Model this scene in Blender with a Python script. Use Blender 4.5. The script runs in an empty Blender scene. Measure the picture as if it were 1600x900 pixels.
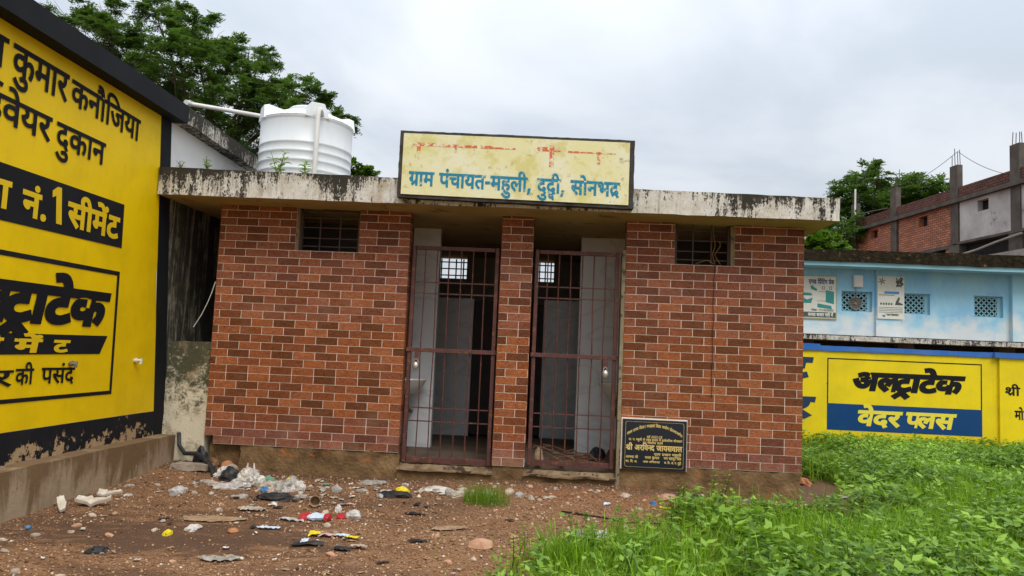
import bpy, math, random
import numpy as np
from mathutils import Vector, Matrix, noise
from mathutils.geometry import delaunay_2d_cdt

random.seed(7)
RNG = np.random.default_rng(7)
SC = bpy.context.scene
COL = SC.collection

# ------------------------------------------------------------------ camera
cam_d = bpy.data.cameras.new('camera')
cam = bpy.data.objects.new('camera', cam_d)
COL.objects.link(cam)
cam_d.sensor_width = 36.0
cam_d.lens = 1180.0 / 1600.0 * 36.0
cam_d.clip_start = 0.05
cam_d.clip_end = 3000.0
_r = Vector((0.99774475, 0.0515112, 0.04303502))
_u = Vector((-0.03850709, -0.08587918, 0.99556113))
_f = Vector((-0.05497836, 0.99497305, 0.08370195))
cam.matrix_world = Matrix(((_r.x, _u.x, -_f.x, 3.2847), (_r.y, _u.y, -_f.y, -7.1688),
                           (_r.z, _u.z, -_f.z, 0.9965), (0, 0, 0, 1)))
SC.camera = cam

# ------------------------------------------------------------------ light
SUN_EL, SUN_AZ = math.radians(52), math.radians(160)     # azimuth measured from +y towards +x
sun_d = bpy.data.lights.new('sun', 'SUN')
sun = bpy.data.objects.new('sun', sun_d)
COL.objects.link(sun)
sun_d.energy = 1.5
sun_d.angle = math.radians(28)
sun_d.color = (1.0, 0.965, 0.91)
_sd = Vector((math.sin(SUN_AZ) * math.cos(SUN_EL), math.cos(SUN_AZ) * math.cos(SUN_EL), math.sin(SUN_EL)))
sun.rotation_euler = (-_sd).to_track_quat('-Z', 'Y').to_euler()
sun.location = (0, 0, 30)

W = bpy.data.worlds.new('World')
SC.world = W
W.use_nodes = True
wn, wl = W.node_tree.nodes, W.node_tree.links
wn.clear()
w_out = wn.new('ShaderNodeOutputWorld')
w_bg = wn.new('ShaderNodeBackground')
w_bg.inputs['Strength'].default_value = 0.1
sky = wn.new('ShaderNodeTexSky')
sky.sky_type = 'NISHITA'
sky.sun_disc = False
sky.sun_elevation = SUN_EL
sky.sun_rotation = SUN_AZ
sky.air_density = 1.2
sky.dust_density = 4.0
tc = wn.new('ShaderNodeTexCoord')
sep = wn.new('ShaderNodeSeparateXYZ')
wl.new(tc.outputs['Generated'], sep.inputs[0])


def wmath(op, a, b=None, c=None):
    n = wn.new('ShaderNodeMath')
    n.operation = op
    for i, v in enumerate((a, b, c)):
        if v is None:
            continue
        if isinstance(v, (int, float)):
            n.inputs[i].default_value = v
        else:
            wl.new(v, n.inputs[i])
    return n.outputs[0]


zc = wmath('MAXIMUM', sep.outputs['Z'], 0.0)
den = wmath('ADD', zc, 0.22)
cmb = wn.new('ShaderNodeCombineXYZ')
wl.new(wmath('DIVIDE', sep.outputs['X'], den), cmb.inputs[0])
wl.new(wmath('DIVIDE', sep.outputs['Y'], den), cmb.inputs[1])
cl = wn.new('ShaderNodeTexNoise')
cl.inputs['Scale'].default_value = 1.2
cl.inputs['Detail'].default_value = 6.0
cl.inputs['Roughness'].default_value = 0.5
cl.inputs['Distortion'].default_value = 0.35
wl.new(cmb.outputs[0], cl.inputs['Vector'])
cr = wn.new('ShaderNodeValToRGB')
cr.color_ramp.interpolation = 'EASE'
cr.color_ramp.elements[0].position = 0.34
cr.color_ramp.elements[0].color = (0.57, 0.63, 0.71, 1)
cr.color_ramp.elements[1].position = 0.62
cr.color_ramp.elements[1].color = (0.80, 0.835, 0.885, 1)
wl.new(cl.outputs['Fac'], cr.inputs[0])
# an overcast sky is two to three times as bright overhead as at the horizon
gain = wmath('MULTIPLY_ADD', wmath('POWER', zc, 1.6), 15.5, 7.75)
gm = wn.new('ShaderNodeVectorMath')
gm.operation = 'SCALE'
wl.new(cr.outputs[0], gm.inputs[0])
wl.new(gain, gm.inputs['Scale'])
mx = wn.new('ShaderNodeMix')
mx.data_type = 'RGBA'
mx.inputs[0].default_value = 0.88
wl.new(sky.outputs[0], mx.inputs[6])
wl.new(gm.outputs[0], mx.inputs[7])
wl.new(mx.outputs[2], w_bg.inputs['Color'])
wl.new(w_bg.outputs[0], w_out.inputs['Surface'])

SC.view_settings.view_transform = 'Standard'
SC.view_settings.look = 'None'
SC.view_settings.exposure = 0.28
SC.view_settings.gamma = 1.0
SC.render.engine = 'CYCLES'
SC.cycles.max_bounces = 8
SC.cycles.diffuse_bounces = 5
SC.cycles.glossy_bounces = 3
SC.cycles.transmission_bounces = 4
SC.cycles.transparent_max_bounces = 6
SC.cycles.use_denoising = True


# ------------------------------------------------------------------ materials
class NT:
    """small node-building helper"""
    def __init__(self, name):
        self.m = bpy.data.materials.new(name)
        self.m.use_nodes = True
        self.n, self.l = self.m.node_tree.nodes, self.m.node_tree.links
        self.b = self.n['Principled BSDF']
        self.geo = None

    def pos(self, obj=False, scale=(1, 1, 1)):
        if obj:
            src = self.n.new('ShaderNodeTexCoord').outputs['Object']
        else:
            if self.geo is None:
                self.geo = self.n.new('ShaderNodeNewGeometry')
            src = self.geo.outputs['Position']
        if scale == (1, 1, 1):
            return src
        mp = self.n.new('ShaderNodeMapping')
        mp.inputs['Scale'].default_value = scale
        self.l.new(src, mp.inputs['Vector'])
        return mp.outputs[0]

    def noise(self, vec, scale, detail=5, rough=0.55, dist=0.0):
        t = self.n.new('ShaderNodeTexNoise')
        t.inputs['Scale'].default_value = scale
        t.inputs['Detail'].default_value = detail
        t.inputs['Roughness'].default_value = rough
        t.inputs['Distortion'].default_value = dist
        self.l.new(vec, t.inputs['Vector'])
        return t.outputs['Fac']

    def voro(self, vec, scale, feature='F1', out='Distance', rand=1.0):
        t = self.n.new('ShaderNodeTexVoronoi')
        t.feature = feature
        t.inputs['Scale'].default_value = scale
        t.inputs['Randomness'].default_value = rand
        self.l.new(vec, t.inputs['Vector'])
        return t.outputs[out]

    def ramp(self, fac, stops, interp='LINEAR'):
        r = self.n.new('ShaderNodeValToRGB')
        r.color_ramp.interpolation = interp
        el = r.color_ramp.elements
        while len(el) < len(stops):
            el.new(0.5)
        for e, (p, c) in zip(el, stops):
            e.position = p
            e.color = (c, c, c, 1) if isinstance(c, (int, float)) else (*c, 1)
        self.l.new(fac, r.inputs[0])
        return r.outputs[0]

    def mix(self, fac, a, b, mode='MIX'):
        n = self.n.new('ShaderNodeMix')
        n.data_type = 'RGBA'
        n.blend_type = mode
        for i, v in ((0, fac), (6, a), (7, b)):
            if isinstance(v, (int, float)):
                n.inputs[i].default_value = v
            elif isinstance(v, tuple):
                n.inputs[i].default_value = (*v, 1)
            else:
                self.l.new(v, n.inputs[i])
        return n.outputs[2]

    def math(self, op, a, b=0.0, c=None):
        n = self.n.new('ShaderNodeMath')
        n.operation = op
        for i, v in enumerate((a, b, c)):
            if v is None:
                continue
            if isinstance(v, (int, float)):
                n.inputs[i].default_value = v
            else:
                self.l.new(v, n.inputs[i])
        return n.outputs[0]

    def sepz(self, vec, axis='Z'):
        n = self.n.new('ShaderNodeSeparateXYZ')
        self.l.new(vec, n.inputs[0])
        return n.outputs[axis]

    def attr(self, name):
        n = self.n.new('ShaderNodeAttribute')
        n.attribute_name = name
        return n.outputs['Fac']

    def bump(self, h, strength=0.3, dist=0.01):
        n = self.n.new('ShaderNodeBump')
        n.inputs['Strength'].default_value = strength
        n.inputs['Distance'].default_value = dist
        self.l.new(h, n.inputs['Height'])
        self.l.new(n.outputs[0], self.b.inputs['Normal'])

    def col(self, c):
        if isinstance(c, tuple):
            self.b.inputs['Base Color'].default_value = (*c, 1)
        else:
            self.l.new(c, self.b.inputs['Base Color'])

    def rough(self, v):
        if isinstance(v, (int, float)):
            self.b.inputs['Roughness'].default_value = v
        else:
            self.l.new(v, self.b.inputs['Roughness'])

    def spec(self, v):
        self.b.inputs['Specular IOR Level'].default_value = v


def mottled(name, a, b, scale=4.0, rough=0.85, bump=0.25, bscale=60, spots=None, spot_scale=9, spot_thr=0.62, obj=False, bd=0.004):
    t = NT(name)
    p = t.pos(obj)
    c = t.mix(t.ramp(t.noise(p, scale, 6), [(0.3, 0.0), (0.7, 1.0)]), a, b)
    if spots:
        c = t.mix(t.ramp(t.noise(p, spot_scale, 7, 0.65), [(spot_thr, 0.0), (spot_thr + 0.05, 1.0)]), c, spots)
    t.col(c)
    t.rough(rough)
    if rough > 0.8:
        t.spec(0.15)
    if bump:
        t.bump(t.noise(p, bscale, 5, 0.6), bump, bd)
    return t.m


def painted(name, c, dirt=(0.1, 0.08, 0.05), amt=0.35, rough=0.6, peel=None, peel_thr=0.66, zpeel=None, peel_scale=7.0):
    """wall paint with faint blotches, thin dark scratches and, where asked for, flaked patches"""
    t = NT(name)
    p = t.pos()
    k = t.mix(t.math('MULTIPLY', t.ramp(t.noise(p, 2.2, 6, 0.6), [(0.42, 0.0), (0.8, 1.0)]), amt), c, dirt)
    k = t.mix(t.math('MULTIPLY', t.ramp(t.noise(t.pos(False, (1, 1, 0.25)), 16, 5, 0.7), [(0.55, 0.0), (0.85, 1.0)]), amt * 0.7), k, dirt)
    k = t.mix(t.ramp(t.noise(p, 34, 3, 0.7), [(0.70, 0.0), (0.76, amt)]), k, dirt)
    h = t.noise(p, 45, 4, 0.6)
    if peel:
        f = t.noise(p, peel_scale, 8, 0.68)
        if zpeel:                                        # (z at the flaky foot, z where flaking ends)
            z = t.sepz(t.pos())
            g = t.math('DIVIDE', t.math('SUBTRACT', z, zpeel[0]), zpeel[1] - zpeel[0])
            g = t.math('MAXIMUM', t.math('MINIMUM', g, 1.0), 0.0)
            f = t.math('SUBTRACT', f, t.math('MULTIPLY', g, 0.30))
        m = t.ramp(f, [(peel_thr, 0.0), (peel_thr + 0.025, 1.0)])
        k = t.mix(m, k, t.mix(t.noise(p, 22, 4), peel, tuple(v * 0.55 for v in peel)))
        h = t.math('SUBTRACT', h, t.math('MULTIPLY', m, 1.2))
    t.col(k)
    t.rough(rough)
    t.spec(0.18)
    t.bump(h, 0.22, 0.004)
    return t.m


MT = {}
MT['black_paint'] = painted('black_paint', (0.009, 0.010, 0.013), (0.035, 0.035, 0.036), 0.3, 0.75)
MT['yellow_paint'] = painted('yellow_paint', (0.88, 0.60, 0.002), (0.46, 0.31, 0.006), 0.42, 0.5, (0.60, 0.50, 0.32), 0.62, (0.25, 0.85), 9.0)
MT['base_paint'] = painted('base_paint', (0.011, 0.012, 0.015), (0.045, 0.04, 0.035), 0.35, 0.75, (0.54, 0.37, 0.20), 0.445, (0.04, 0.40), 8.0)
MT['white_wall'] = painted('white_wall', (0.84, 0.84, 0.82), (0.3, 0.3, 0.26), 0.18, 0.8)
MT['yellow_far'] = painted('yellow_far', (0.80, 0.60, 0.010), (0.30, 0.24, 0.03), 0.34, 0.5, (0.5, 0.3, 0.15), 0.70, None, 5.0)
MT['blue_band'] = painted('blue_band', (0.004, 0.050, 0.165), (0.05, 0.09, 0.14), 0.22, 0.7)
MT['blue_coping'] = painted('blue_coping', (0.03, 0.13, 0.44), (0.2, 0.28, 0.38), 0.35, 0.6)
MT['letter_black'] = painted('letter_black', (0.008, 0.0085, 0.011), (0.03, 0.03, 0.03), 0.2, 0.75, (0.7, 0.66, 0.55), 0.735, None, 9.0)
MT['letter_navy'] = painted('letter_navy', (0.02, 0.045, 0.09), (0.08, 0.09, 0.1), 0.2, 0.5)
MT['letter_green'] = painted('letter_green', (0.014, 0.07, 0.05), (0.08, 0.1, 0.09), 0.2, 0.5)
MT['letter_yellow'] = painted('letter_yellow', (0.78, 0.53, 0.012), (0.4, 0.26, 0.02), 0.3, 0.5)
MT['letter_yellow_far'] = painted('letter_yellow_far', (0.80, 0.66, 0.06), (0.4, 0.3, 0.05), 0.2, 0.5)
MT['gold'] = mottled('gold', (0.80, 0.60, 0.22), (0.6, 0.42, 0.12), 60, 0.4, 0)


def weathered_concrete(name, zlo, zhi, cream=(0.66, 0.64, 0.59), black=(0.013, 0.012, 0.009), thr=0.50, left=0.0):
    """whitewash flaking off a slab edge, dark algae running down from its top"""
    t = NT(name)
    p = t.pos()
    z = t.sepz(p)
    g = t.math('MAXIMUM', t.math('MINIMUM', t.math('DIVIDE', t.math('SUBTRACT', z, zlo), zhi - zlo), 1.0), 0.0)
    st = t.noise(t.pos(False, (1, 1, 0.14)), 17, 8, 0.75, 0.25)
    bl = t.noise(p, 26, 7, 0.75)
    lo = t.noise(p, 1.7, 4, 0.5)
    fi = t.noise(t.pos(False, (1, 1, 0.55)), 62, 6, 0.78)
    s = t.math('ADD', t.math('MULTIPLY', st, 0.42), t.math('MULTIPLY', bl, 0.18))
    s = t.math('ADD', s, t.math('MULTIPLY', lo, 0.34))
    s = t.math('ADD', s, t.math('MULTIPLY', fi, 0.36))
    s = t.math('ADD', s, t.math('MULTIPLY', t.math('POWER', g, 2.5), 0.085))
    if left:
        e = t.math('MULTIPLY', t.math('SUBTRACT', left, t.sepz(p, 'X')), 0.05)
        s = t.math('ADD', s, t.math('MAXIMUM', t.math('MINIMUM', e, 0.035), 0.0))
    m = t.ramp(s, [(thr + 0.175, 0.0), (thr + 0.205, 1.0)])
    base = t.mix(t.ramp(t.noise(p, 7, 6, 0.65), [(0.35, 0.0), (0.7, 1.0)]), cream, tuple(v * f for v, f in zip(cream, (0.72, 0.66, 0.56))))
    base = t.mix(t.ramp(t.noise(p, 3.1, 5, 0.6, 0.5), [(0.60, 0.0), (0.74, 0.7)]), base, (0.36, 0.27, 0.16))
    base = t.mix(t.ramp(t.noise(t.pos(False, (1, 1, 0.45)), 75, 5, 0.8), [(0.56, 0.0), (0.66, 0.75)]), base, (0.07, 0.058, 0.040))
    base = t.mix(t.ramp(t.noise(t.pos(False, (1, 1, 0.08)), 22, 6, 0.7), [(0.56, 0.0), (0.70, 0.6)]), base, (0.16, 0.12, 0.07))
    dark = t.mix(t.noise(p, 30, 4), black, (0.040, 0.032, 0.018))
    t.col(t.mix(m, base, dark))
    t.rough(0.92)
    t.bump(t.math('SUBTRACT', t.math('MULTIPLY', bl, 0.9), t.math('MULTIPLY', m, 0.5)), 0.55, 0.008)
    return t.m


MT['slab_edge'] = weathered_concrete('slab_edge', 2.27, 2.56, left=0.8)
MT['fascia_old'] = weathered_concrete('fascia_old', 2.95, 3.22, (0.62, 0.59, 0.52), (0.02, 0.019, 0.015), 0.465)
MT['chajja'] = weathered_concrete('chajja', 1.5, 1.66, (0.60, 0.58, 0.54), thr=0.465)
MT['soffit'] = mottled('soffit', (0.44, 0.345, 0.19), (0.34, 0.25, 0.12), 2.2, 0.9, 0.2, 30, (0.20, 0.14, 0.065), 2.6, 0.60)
MT['room_plaster'] = mottled('room_plaster', (0.46, 0.44, 0.39), (0.36, 0.34, 0.30), 3, 0.9, 0.1)
MT['dirty_plaster'] = mottled('dirty_plaster', (0.30, 0.25, 0.16), (0.16, 0.13, 0.08), 9, 0.9, 0.4, 30, (0.07, 0.06, 0.035), 12, 0.55)
t = NT('grime')
t.col(t.mix(t.ramp(t.noise(t.pos(), 30, 5, 0.7), [(0.45, 0.0), (0.55, 1.0)]), (0.60, 0.62, 0.62), (0.12, 0.11, 0.09)))
t.rough(0.9)
MT['grime'] = t.m
MT['painted_room_shade'] = mottled('painted_room_shade', (0.11, 0.105, 0.10), (0.07, 0.066, 0.062), 3, 0.95, 0.1)  # dimness of the rooms behind the ventilators, put into the wall colour
MT['plinth'] = mottled('plinth', (0.28, 0.175, 0.085), (0.105, 0.060, 0.028), 5.0, 0.95, 0.9, 30, (0.34, 0.125, 0.04), 7.0, 0.60, bd=0.02)
MT['threshold'] = mottled('threshold', (0.34, 0.24, 0.145), (0.12, 0.072, 0.036), 8, 0.92, 0.8, 40, (0.06, 0.04, 0.028), 9.0, 0.54, bd=0.015)
MT['cell_floor'] = mottled('cell_floor', (0.17, 0.12, 0.08), (0.08, 0.055, 0.04), 4, 0.8, 0.3)
MT['ledge'] = None
t = NT('ledge')
p = t.pos()
z = t.sepz(p)
drip = t.noise(t.pos(False, (1, 1, 0.30)), 3.6, 8, 0.68, 0.5)
gz_ = t.math('DIVIDE', t.math('ADD', z, 0.28), 0.34)
m_ = t.ramp(t.math('ADD', t.math('MULTIPLY', drip, 0.9), t.math('MULTIPLY', gz_, 0.22)), [(0.50, 0.0), (0.62, 1.0)])
k_ = t.mix(m_, (0.38, 0.28, 0.175), (0.18, 0.108, 0.048))
k_ = t.mix(t.ramp(t.noise(p, 12, 7, 0.7), [(0.6, 0.0), (0.7, 0.8)]), k_, (0.085, 0.06, 0.035))
k_ = t.mix(t.ramp(t.noise(p, 5, 6, 0.7), [(0.64, 0.0), (0.7, 0.7)]), k_, (0.46, 0.37, 0.26))
t.col(k_)
t.rough(0.95)
t.bump(t.noise(p, 30, 6, 0.65), 0.5, 0.01)
MT['ledge'] = t.m

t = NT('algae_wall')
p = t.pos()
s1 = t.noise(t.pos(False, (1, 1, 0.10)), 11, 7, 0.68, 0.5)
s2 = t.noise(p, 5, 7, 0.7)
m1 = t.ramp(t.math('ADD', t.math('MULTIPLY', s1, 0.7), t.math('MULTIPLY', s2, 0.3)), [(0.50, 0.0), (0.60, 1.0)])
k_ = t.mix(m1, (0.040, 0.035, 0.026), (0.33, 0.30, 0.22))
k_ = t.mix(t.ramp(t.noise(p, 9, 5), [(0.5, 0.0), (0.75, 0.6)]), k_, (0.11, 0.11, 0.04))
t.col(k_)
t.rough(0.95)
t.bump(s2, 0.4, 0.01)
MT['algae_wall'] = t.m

t = NT('gap_plaster')
p = t.pos()
z = t.sepz(p)
s2 = t.math('ADD', t.math('MULTIPLY', t.noise(p, 6, 8, 0.75), 0.55), t.math('MULTIPLY', t.noise(p, 38, 6, 0.75), 0.45))
g_ = t.math('MULTIPLY', t.math('SUBTRACT', z, 0.2), 0.26)
m1 = t.ramp(t.math('ADD', s2, g_), [(0.515, 0.0), (0.62, 0.97)])
k_ = t.mix(m1, (0.62, 0.55, 0.40), t.mix(t.noise(p, 25, 5), (0.020, 0.021, 0.010), (0.075, 0.072, 0.032)))
k_ = t.mix(t.ramp(t.noise(p, 7, 7, 0.7), [(0.52, 0.0), (0.64, 0.8)]), k_, (0.27, 0.2, 0.11))
t.col(k_)
t.rough(0.95)
t.bump(s2, 0.7, 0.015)
MT['gap_plaster'] = t.m

# brick-look wall tile: face colours come from a per-brick number, the riven face from noise
t = NT('brick_tile')
p = t.pos()
a_ = t.attr('tint')
b_ = t.attr('batch')  # pink share: sky sheen painted into upper rows, dust on the lowest
base = t.ramp(a_, [(0.0, (0.125, 0.038, 0.011)), (0.35, (0.220, 0.064, 0.019)), (0.65, (0.385, 0.110, 0.034)), (1.0, (0.52, 0.175, 0.062))])
pink = t.ramp(a_, [(0.0, (0.150, 0.056, 0.044)), (0.5, (0.27, 0.095, 0.068)), (1.0, (0.43, 0.175, 0.130))])
c_ = t.mix(b_, base, pink)
rv = t.noise(t.pos(False, (1, 1, 2.4)), 26, 7, 0.70, 2.2)
fi = t.noise(p, 120, 5, 0.75)
c_ = t.mix(t.ramp(rv, [(0.44, 0.0), (0.58, 0.95)]), c_, t.mix(0.66, c_, (0.026, 0.009, 0.003)))
c_ = t.mix(t.ramp(fi, [(0.50, 0.0), (0.68, 0.55)]), c_, t.mix(0.45, c_, (0.60, 0.26, 0.12)))
c_ = t.mix(t.ramp(t.noise(p, 2.0, 5, 0.6), [(0.55, 0.0), (0.78, 0.22)]), c_, (0.38, 0.28, 0.2))
sp_ = t.math('SUBTRACT', t.math('ADD', t.math('MULTIPLY', t.noise(p, 9, 7, 0.75), 0.8), 0.05), t.math('MULTIPLY', t.sepz(p), 1.6))
c_ = t.mix(t.ramp(sp_, [(0.34, 0.0), (0.58, 0.55)]), c_, (0.34, 0.22, 0.13))
t.col(c_)
t.rough(t.ramp(rv, [(0.3, 0.40), (0.7, 0.60)]))
t.spec(0.14)
t.bump(t.math('ADD', t.math('MULTIPLY', rv, 1.0), t.math('MULTIPLY', fi, 0.30)), 0.9, 0.010)
MT['brick_tile'] = t.m
MT['grout'] = mottled('grout', (0.90, 0.81, 0.71), (0.72, 0.60, 0.49), 5, 0.9, 0)

t = NT('marble_tile')
p = t.pos()
w_ = t.noise(t.pos(False, (0.7, 1, 1.3)), 1.5, 3, 0.5, 1.2)
v_ = t.math('ABSOLUTE', t.math('SUBTRACT', w_, 0.5))
k_ = t.mix(t.ramp(v_, [(0.0, 0.40), (0.045, 0.0)]), (0.72, 0.73, 0.74), (0.42, 0.43, 0.46))
t.col(k_)
t.rough(0.25)
MT['marble_tile'] = t.m
MT['door_dark'] = mottled('door_dark', (0.035, 0.022, 0.015), (0.02, 0.014, 0.01), 6, 0.6, 0.1)
MT['gate_metal'] = mottled('gate_metal', (0.115, 0.034, 0.028), (0.060, 0.020, 0.016), 10, 0.6, 0.1, 90, (0.19, 0.075, 0.026), 26, 0.57)
MT['grille_metal'] = mottled('grille_metal', (0.075, 0.034, 0.030), (0.04, 0.022, 0.020), 10, 0.6, 0)
MT['steel'] = mottled('steel', (0.62, 0.6, 0.56), (0.5, 0.48, 0.44), 10, 0.3, 0)
MT['steel'].node_tree.nodes['Principled BSDF'].inputs['Metallic'].default_value = 0.7
MT['ceramic'] = mottled('ceramic', (0.74, 0.73, 0.70), (0.66, 0.64, 0.6), 6, 0.2, 0)
MT['ceramic_dirty'] = mottled('ceramic_dirty', (0.62, 0.56, 0.47), (0.44, 0.36, 0.27), 9, 0.45, 0.1, obj=True)
MT['pvc'] = mottled('pvc', (0.70, 0.69, 0.66), (0.58, 0.56, 0.51), 5, 0.45, 0)
t = NT('tank_plastic')
p = t.pos()
k_ = t.mix(t.ramp(t.noise(t.pos(False, (1, 1, 0.2)), 8, 5, 0.65), [(0.45, 0.0), (0.8, 0.25)]), (0.66, 0.69, 0.70), (0.44, 0.44, 0.41))
t.col(k_)
t.rough(0.42)
MT['tank_plastic'] = t.m
MT['dust'] = mottled('dust', (0.12, 0.11, 0.09), (0.3, 0.28, 0.24), 22, 0.9, 0)

t = NT('sign_paint')
p = t.pos()
k_ = t.mix(t.ramp(t.noise(p, 3.4, 6, 0.6), [(0.38, 0.0), (0.66, 1.0)]), (0.70, 0.66, 0.34), (0.73, 0.71, 0.50))
k_ = t.mix(t.ramp(t.noise(p, 5.5, 6, 0.65), [(0.50, 0.0), (0.62, 0.7)]), k_, (0.58, 0.52, 0.16))
k_ = t.mix(t.ramp(t.noise(p, 9, 8, 0.75), [(0.59, 0.0), (0.66, 0.8)]), k_, (0.30, 0.25, 0.12))
t.col(k_)
t.rough(0.8)
t.bump(t.noise(p, 50, 6, 0.7), 0.4, 0.005)
MT['sign_paint'] = t.m
MT['sign_black'] = mottled('sign_black', (0.030, 0.028, 0.028), (0.075, 0.068, 0.06), 9, 0.85, 0.6, 30, (0.16, 0.14, 0.11), 24, 0.66, bd=0.012)


def faded(name, c, thr):
    """half-flaked lettering paint: what has flaked off shows the board's yellow"""
    t = NT(name)
    p = t.pos()
    m = t.ramp(t.noise(p, 20, 7, 0.75), [(thr, 0.0), (thr + 0.06, 1.0)])
    t.col(t.mix(m, c, (0.70, 0.66, 0.46)))
    t.rough(0.8)
    return t.m


MT['sign_blue'] = faded('sign_blue', (0.008, 0.20, 0.32), 0.575)
MT['sign_red'] = faded('sign_red', (0.60, 0.13, 0.04), 0.505)
t = NT('granite')
t.col((0.012, 0.015, 0.024))
t.rough(0.25)
MT['granite'] = t.m

t = NT('aqua_wall')
p = t.pos()
z = t.sepz(p)
k_ = t.mix(t.ramp(t.noise(t.pos(False, (1, 1, 0.6)), 2.2, 8, 0.65), [(0.4, 0.0), (0.62, 1.0)]), (0.33, 0.60, 0.72), (0.24, 0.50, 0.71))
k_ = t.mix(t.ramp(t.noise(t.pos(False, (1, 1, 0.35)), 1.5, 8, 0.65), [(0.56, 0.0), (0.66, 0.5)]), k_, (0.14, 0.40, 0.72))
k_ = t.mix(t.ramp(t.noise(t.pos(False, (1, 1, 0.06)), 9, 6, 0.7), [(0.56, 0.0), (0.72, 0.55)]), k_, (0.50, 0.56, 0.56))
foot = t.math('SUBTRACT', t.noise(p, 3, 5), t.math('MULTIPLY', t.math('SUBTRACT', z, 1.6), 0.6))
k_ = t.mix(t.ramp(foot, [(0.18, 0.0), (0.45, 0.9)]), k_, (0.66, 0.68, 0.66))
k_ = t.mix(t.ramp(t.noise(p, 12, 6, 0.7), [(0.66, 0.0), (0.74, 0.35)]), k_, (0.3, 0.3, 0.26))
t.col(k_)
t.rough(0.85)
MT['aqua_wall'] = t.m
MT['aqua_plain'] = mottled('aqua_plain', (0.30, 0.55, 0.62), (0.24, 0.46, 0.55), 4, 0.85, 0)
MT['moss_edge'] = mottled('moss_edge', (0.008, 0.008, 0.005), (0.040, 0.028, 0.013), 9, 1.0, 0.9, 18, (0.19, 0.09, 0.06), 9.0, 0.61, bd=0.05)
MT['painted_void_shade'] = mottled('painted_void_shade', (0.02, 0.02, 0.02), (0.035, 0.03, 0.03), 4, 0.9, 0)  # near-black fill: shade of open shops and interiors put into the colour
MT['poster_white'] = painted('poster_white', (0.66, 0.66, 0.58), (0.36, 0.34, 0.22), 0.35, 0.6)
MT['poster_teal'] = mottled('poster_teal', (0.02, 0.20, 0.18), (0.03, 0.26, 0.22), 8, 0.6, 0)
MT['poster_navy'] = mottled('poster_navy', (0.02, 0.04, 0.12), (0.03, 0.05, 0.14), 8, 0.6, 0)
MT['poster_blue'] = mottled('poster_blue', (0.05, 0.2, 0.5), (0.07, 0.24, 0.52), 8, 0.6, 0)
MT['poster_dark'] = mottled('poster_dark', (0.045, 0.055, 0.05), (0.08, 0.09, 0.08), 20, 0.7, 0)
MT['poster_edge'] = mottled('poster_edge', (0.40, 0.42, 0.2), (0.3, 0.3, 0.18), 8, 0.6, 0)

for nm_, c1_, c2_, c3_ in (('raw_brick', (0.58, 0.20, 0.095), (0.36, 0.115, 0.058), (0.11, 0.07, 0.052)), ('old_brick', (0.20, 0.062, 0.040), (0.085, 0.034, 0.026), (0.025, 0.020, 0.017))):
    t = NT(nm_)
    bt = t.n.new('ShaderNodeTexBrick')
    bt.inputs['Scale'].default_value = 1.0
    bt.inputs['Brick Width'].default_value = 0.30
    bt.inputs['Row Height'].default_value = 0.11
    bt.inputs['Mortar Size'].default_value = 0.02
    bt.inputs['Color1'].default_value = (*c1_, 1)
    bt.inputs['Color2'].default_value = (*c2_, 1)
    bt.inputs['Mortar'].default_value = (*c3_, 1)
    t.l.new(t.n.new('ShaderNodeUVMap').outputs[0], bt.inputs['Vector'])
    p = t.pos()
    k_ = t.mix(t.ramp(t.noise(p, 2.0, 6, 0.65), [(0.45, 0.0), (0.75, 0.7)]), bt.outputs[0], (0.14, 0.055, 0.035))
    k_ = t.mix(t.ramp(t.noise(p, 9, 5, 0.7), [(0.6, 0.0), (0.7, 0.4)]), k_, (0.40, 0.30, 0.24))
    t.col(k_)
    t.rough(0.95)
    t.bump(bt.outputs['Fac'], 0.6, -0.02)
    MT[nm_] = t.m
MT['old_plain_brick'] = mottled('old_brick', (0.19, 0.066, 0.042), (0.085, 0.036, 0.026), 3, 0.95, 0.6, 14, (0.04, 0.03, 0.022), 6, 0.58, bd=0.03)
MT['grey_plaster'] = mottled('grey_plaster', (0.58, 0.56, 0.545), (0.35, 0.32, 0.31), 1.1, 0.92, 0.2, 20, (0.20, 0.18, 0.17), 0.8, 0.58)
MT['raw_concrete'] = mottled('raw_concrete', (0.135, 0.115, 0.098), (0.072, 0.060, 0.052), 2, 0.95, 0.4, 14)
MT['grey_block'] = mottled('grey_block', (0.36, 0.33, 0.30), (0.24, 0.22, 0.2), 3, 0.95, 0.4, 10)
MT['bark'] = mottled('bark', (0.085, 0.062, 0.043), (0.05, 0.036, 0.026), 8, 0.95, 0.5, 25)


def leaf_mat(name, dark, light, trans=0.35, rough=0.5):
    t = NT(name)
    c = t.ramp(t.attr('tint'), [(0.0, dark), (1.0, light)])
    t.col(c)
    t.rough(rough)
    t.spec(0.3)
    tr = t.n.new('ShaderNodeBsdfTranslucent')
    t.l.new(t.mix(0.5, c, (light[0] * 1.5, light[1] * 1.5, light[2] * 0.6)), tr.inputs['Color'])
    ms = t.n.new('ShaderNodeMixShader')
    ms.inputs[0].default_value = trans
    t.l.new(t.b.outputs[0], ms.inputs[1])
    t.l.new(tr.outputs[0], ms.inputs[2])
    t.l.new(ms.outputs[0], t.n['Material Output'].inputs['Surface'])
    return t.m


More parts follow.
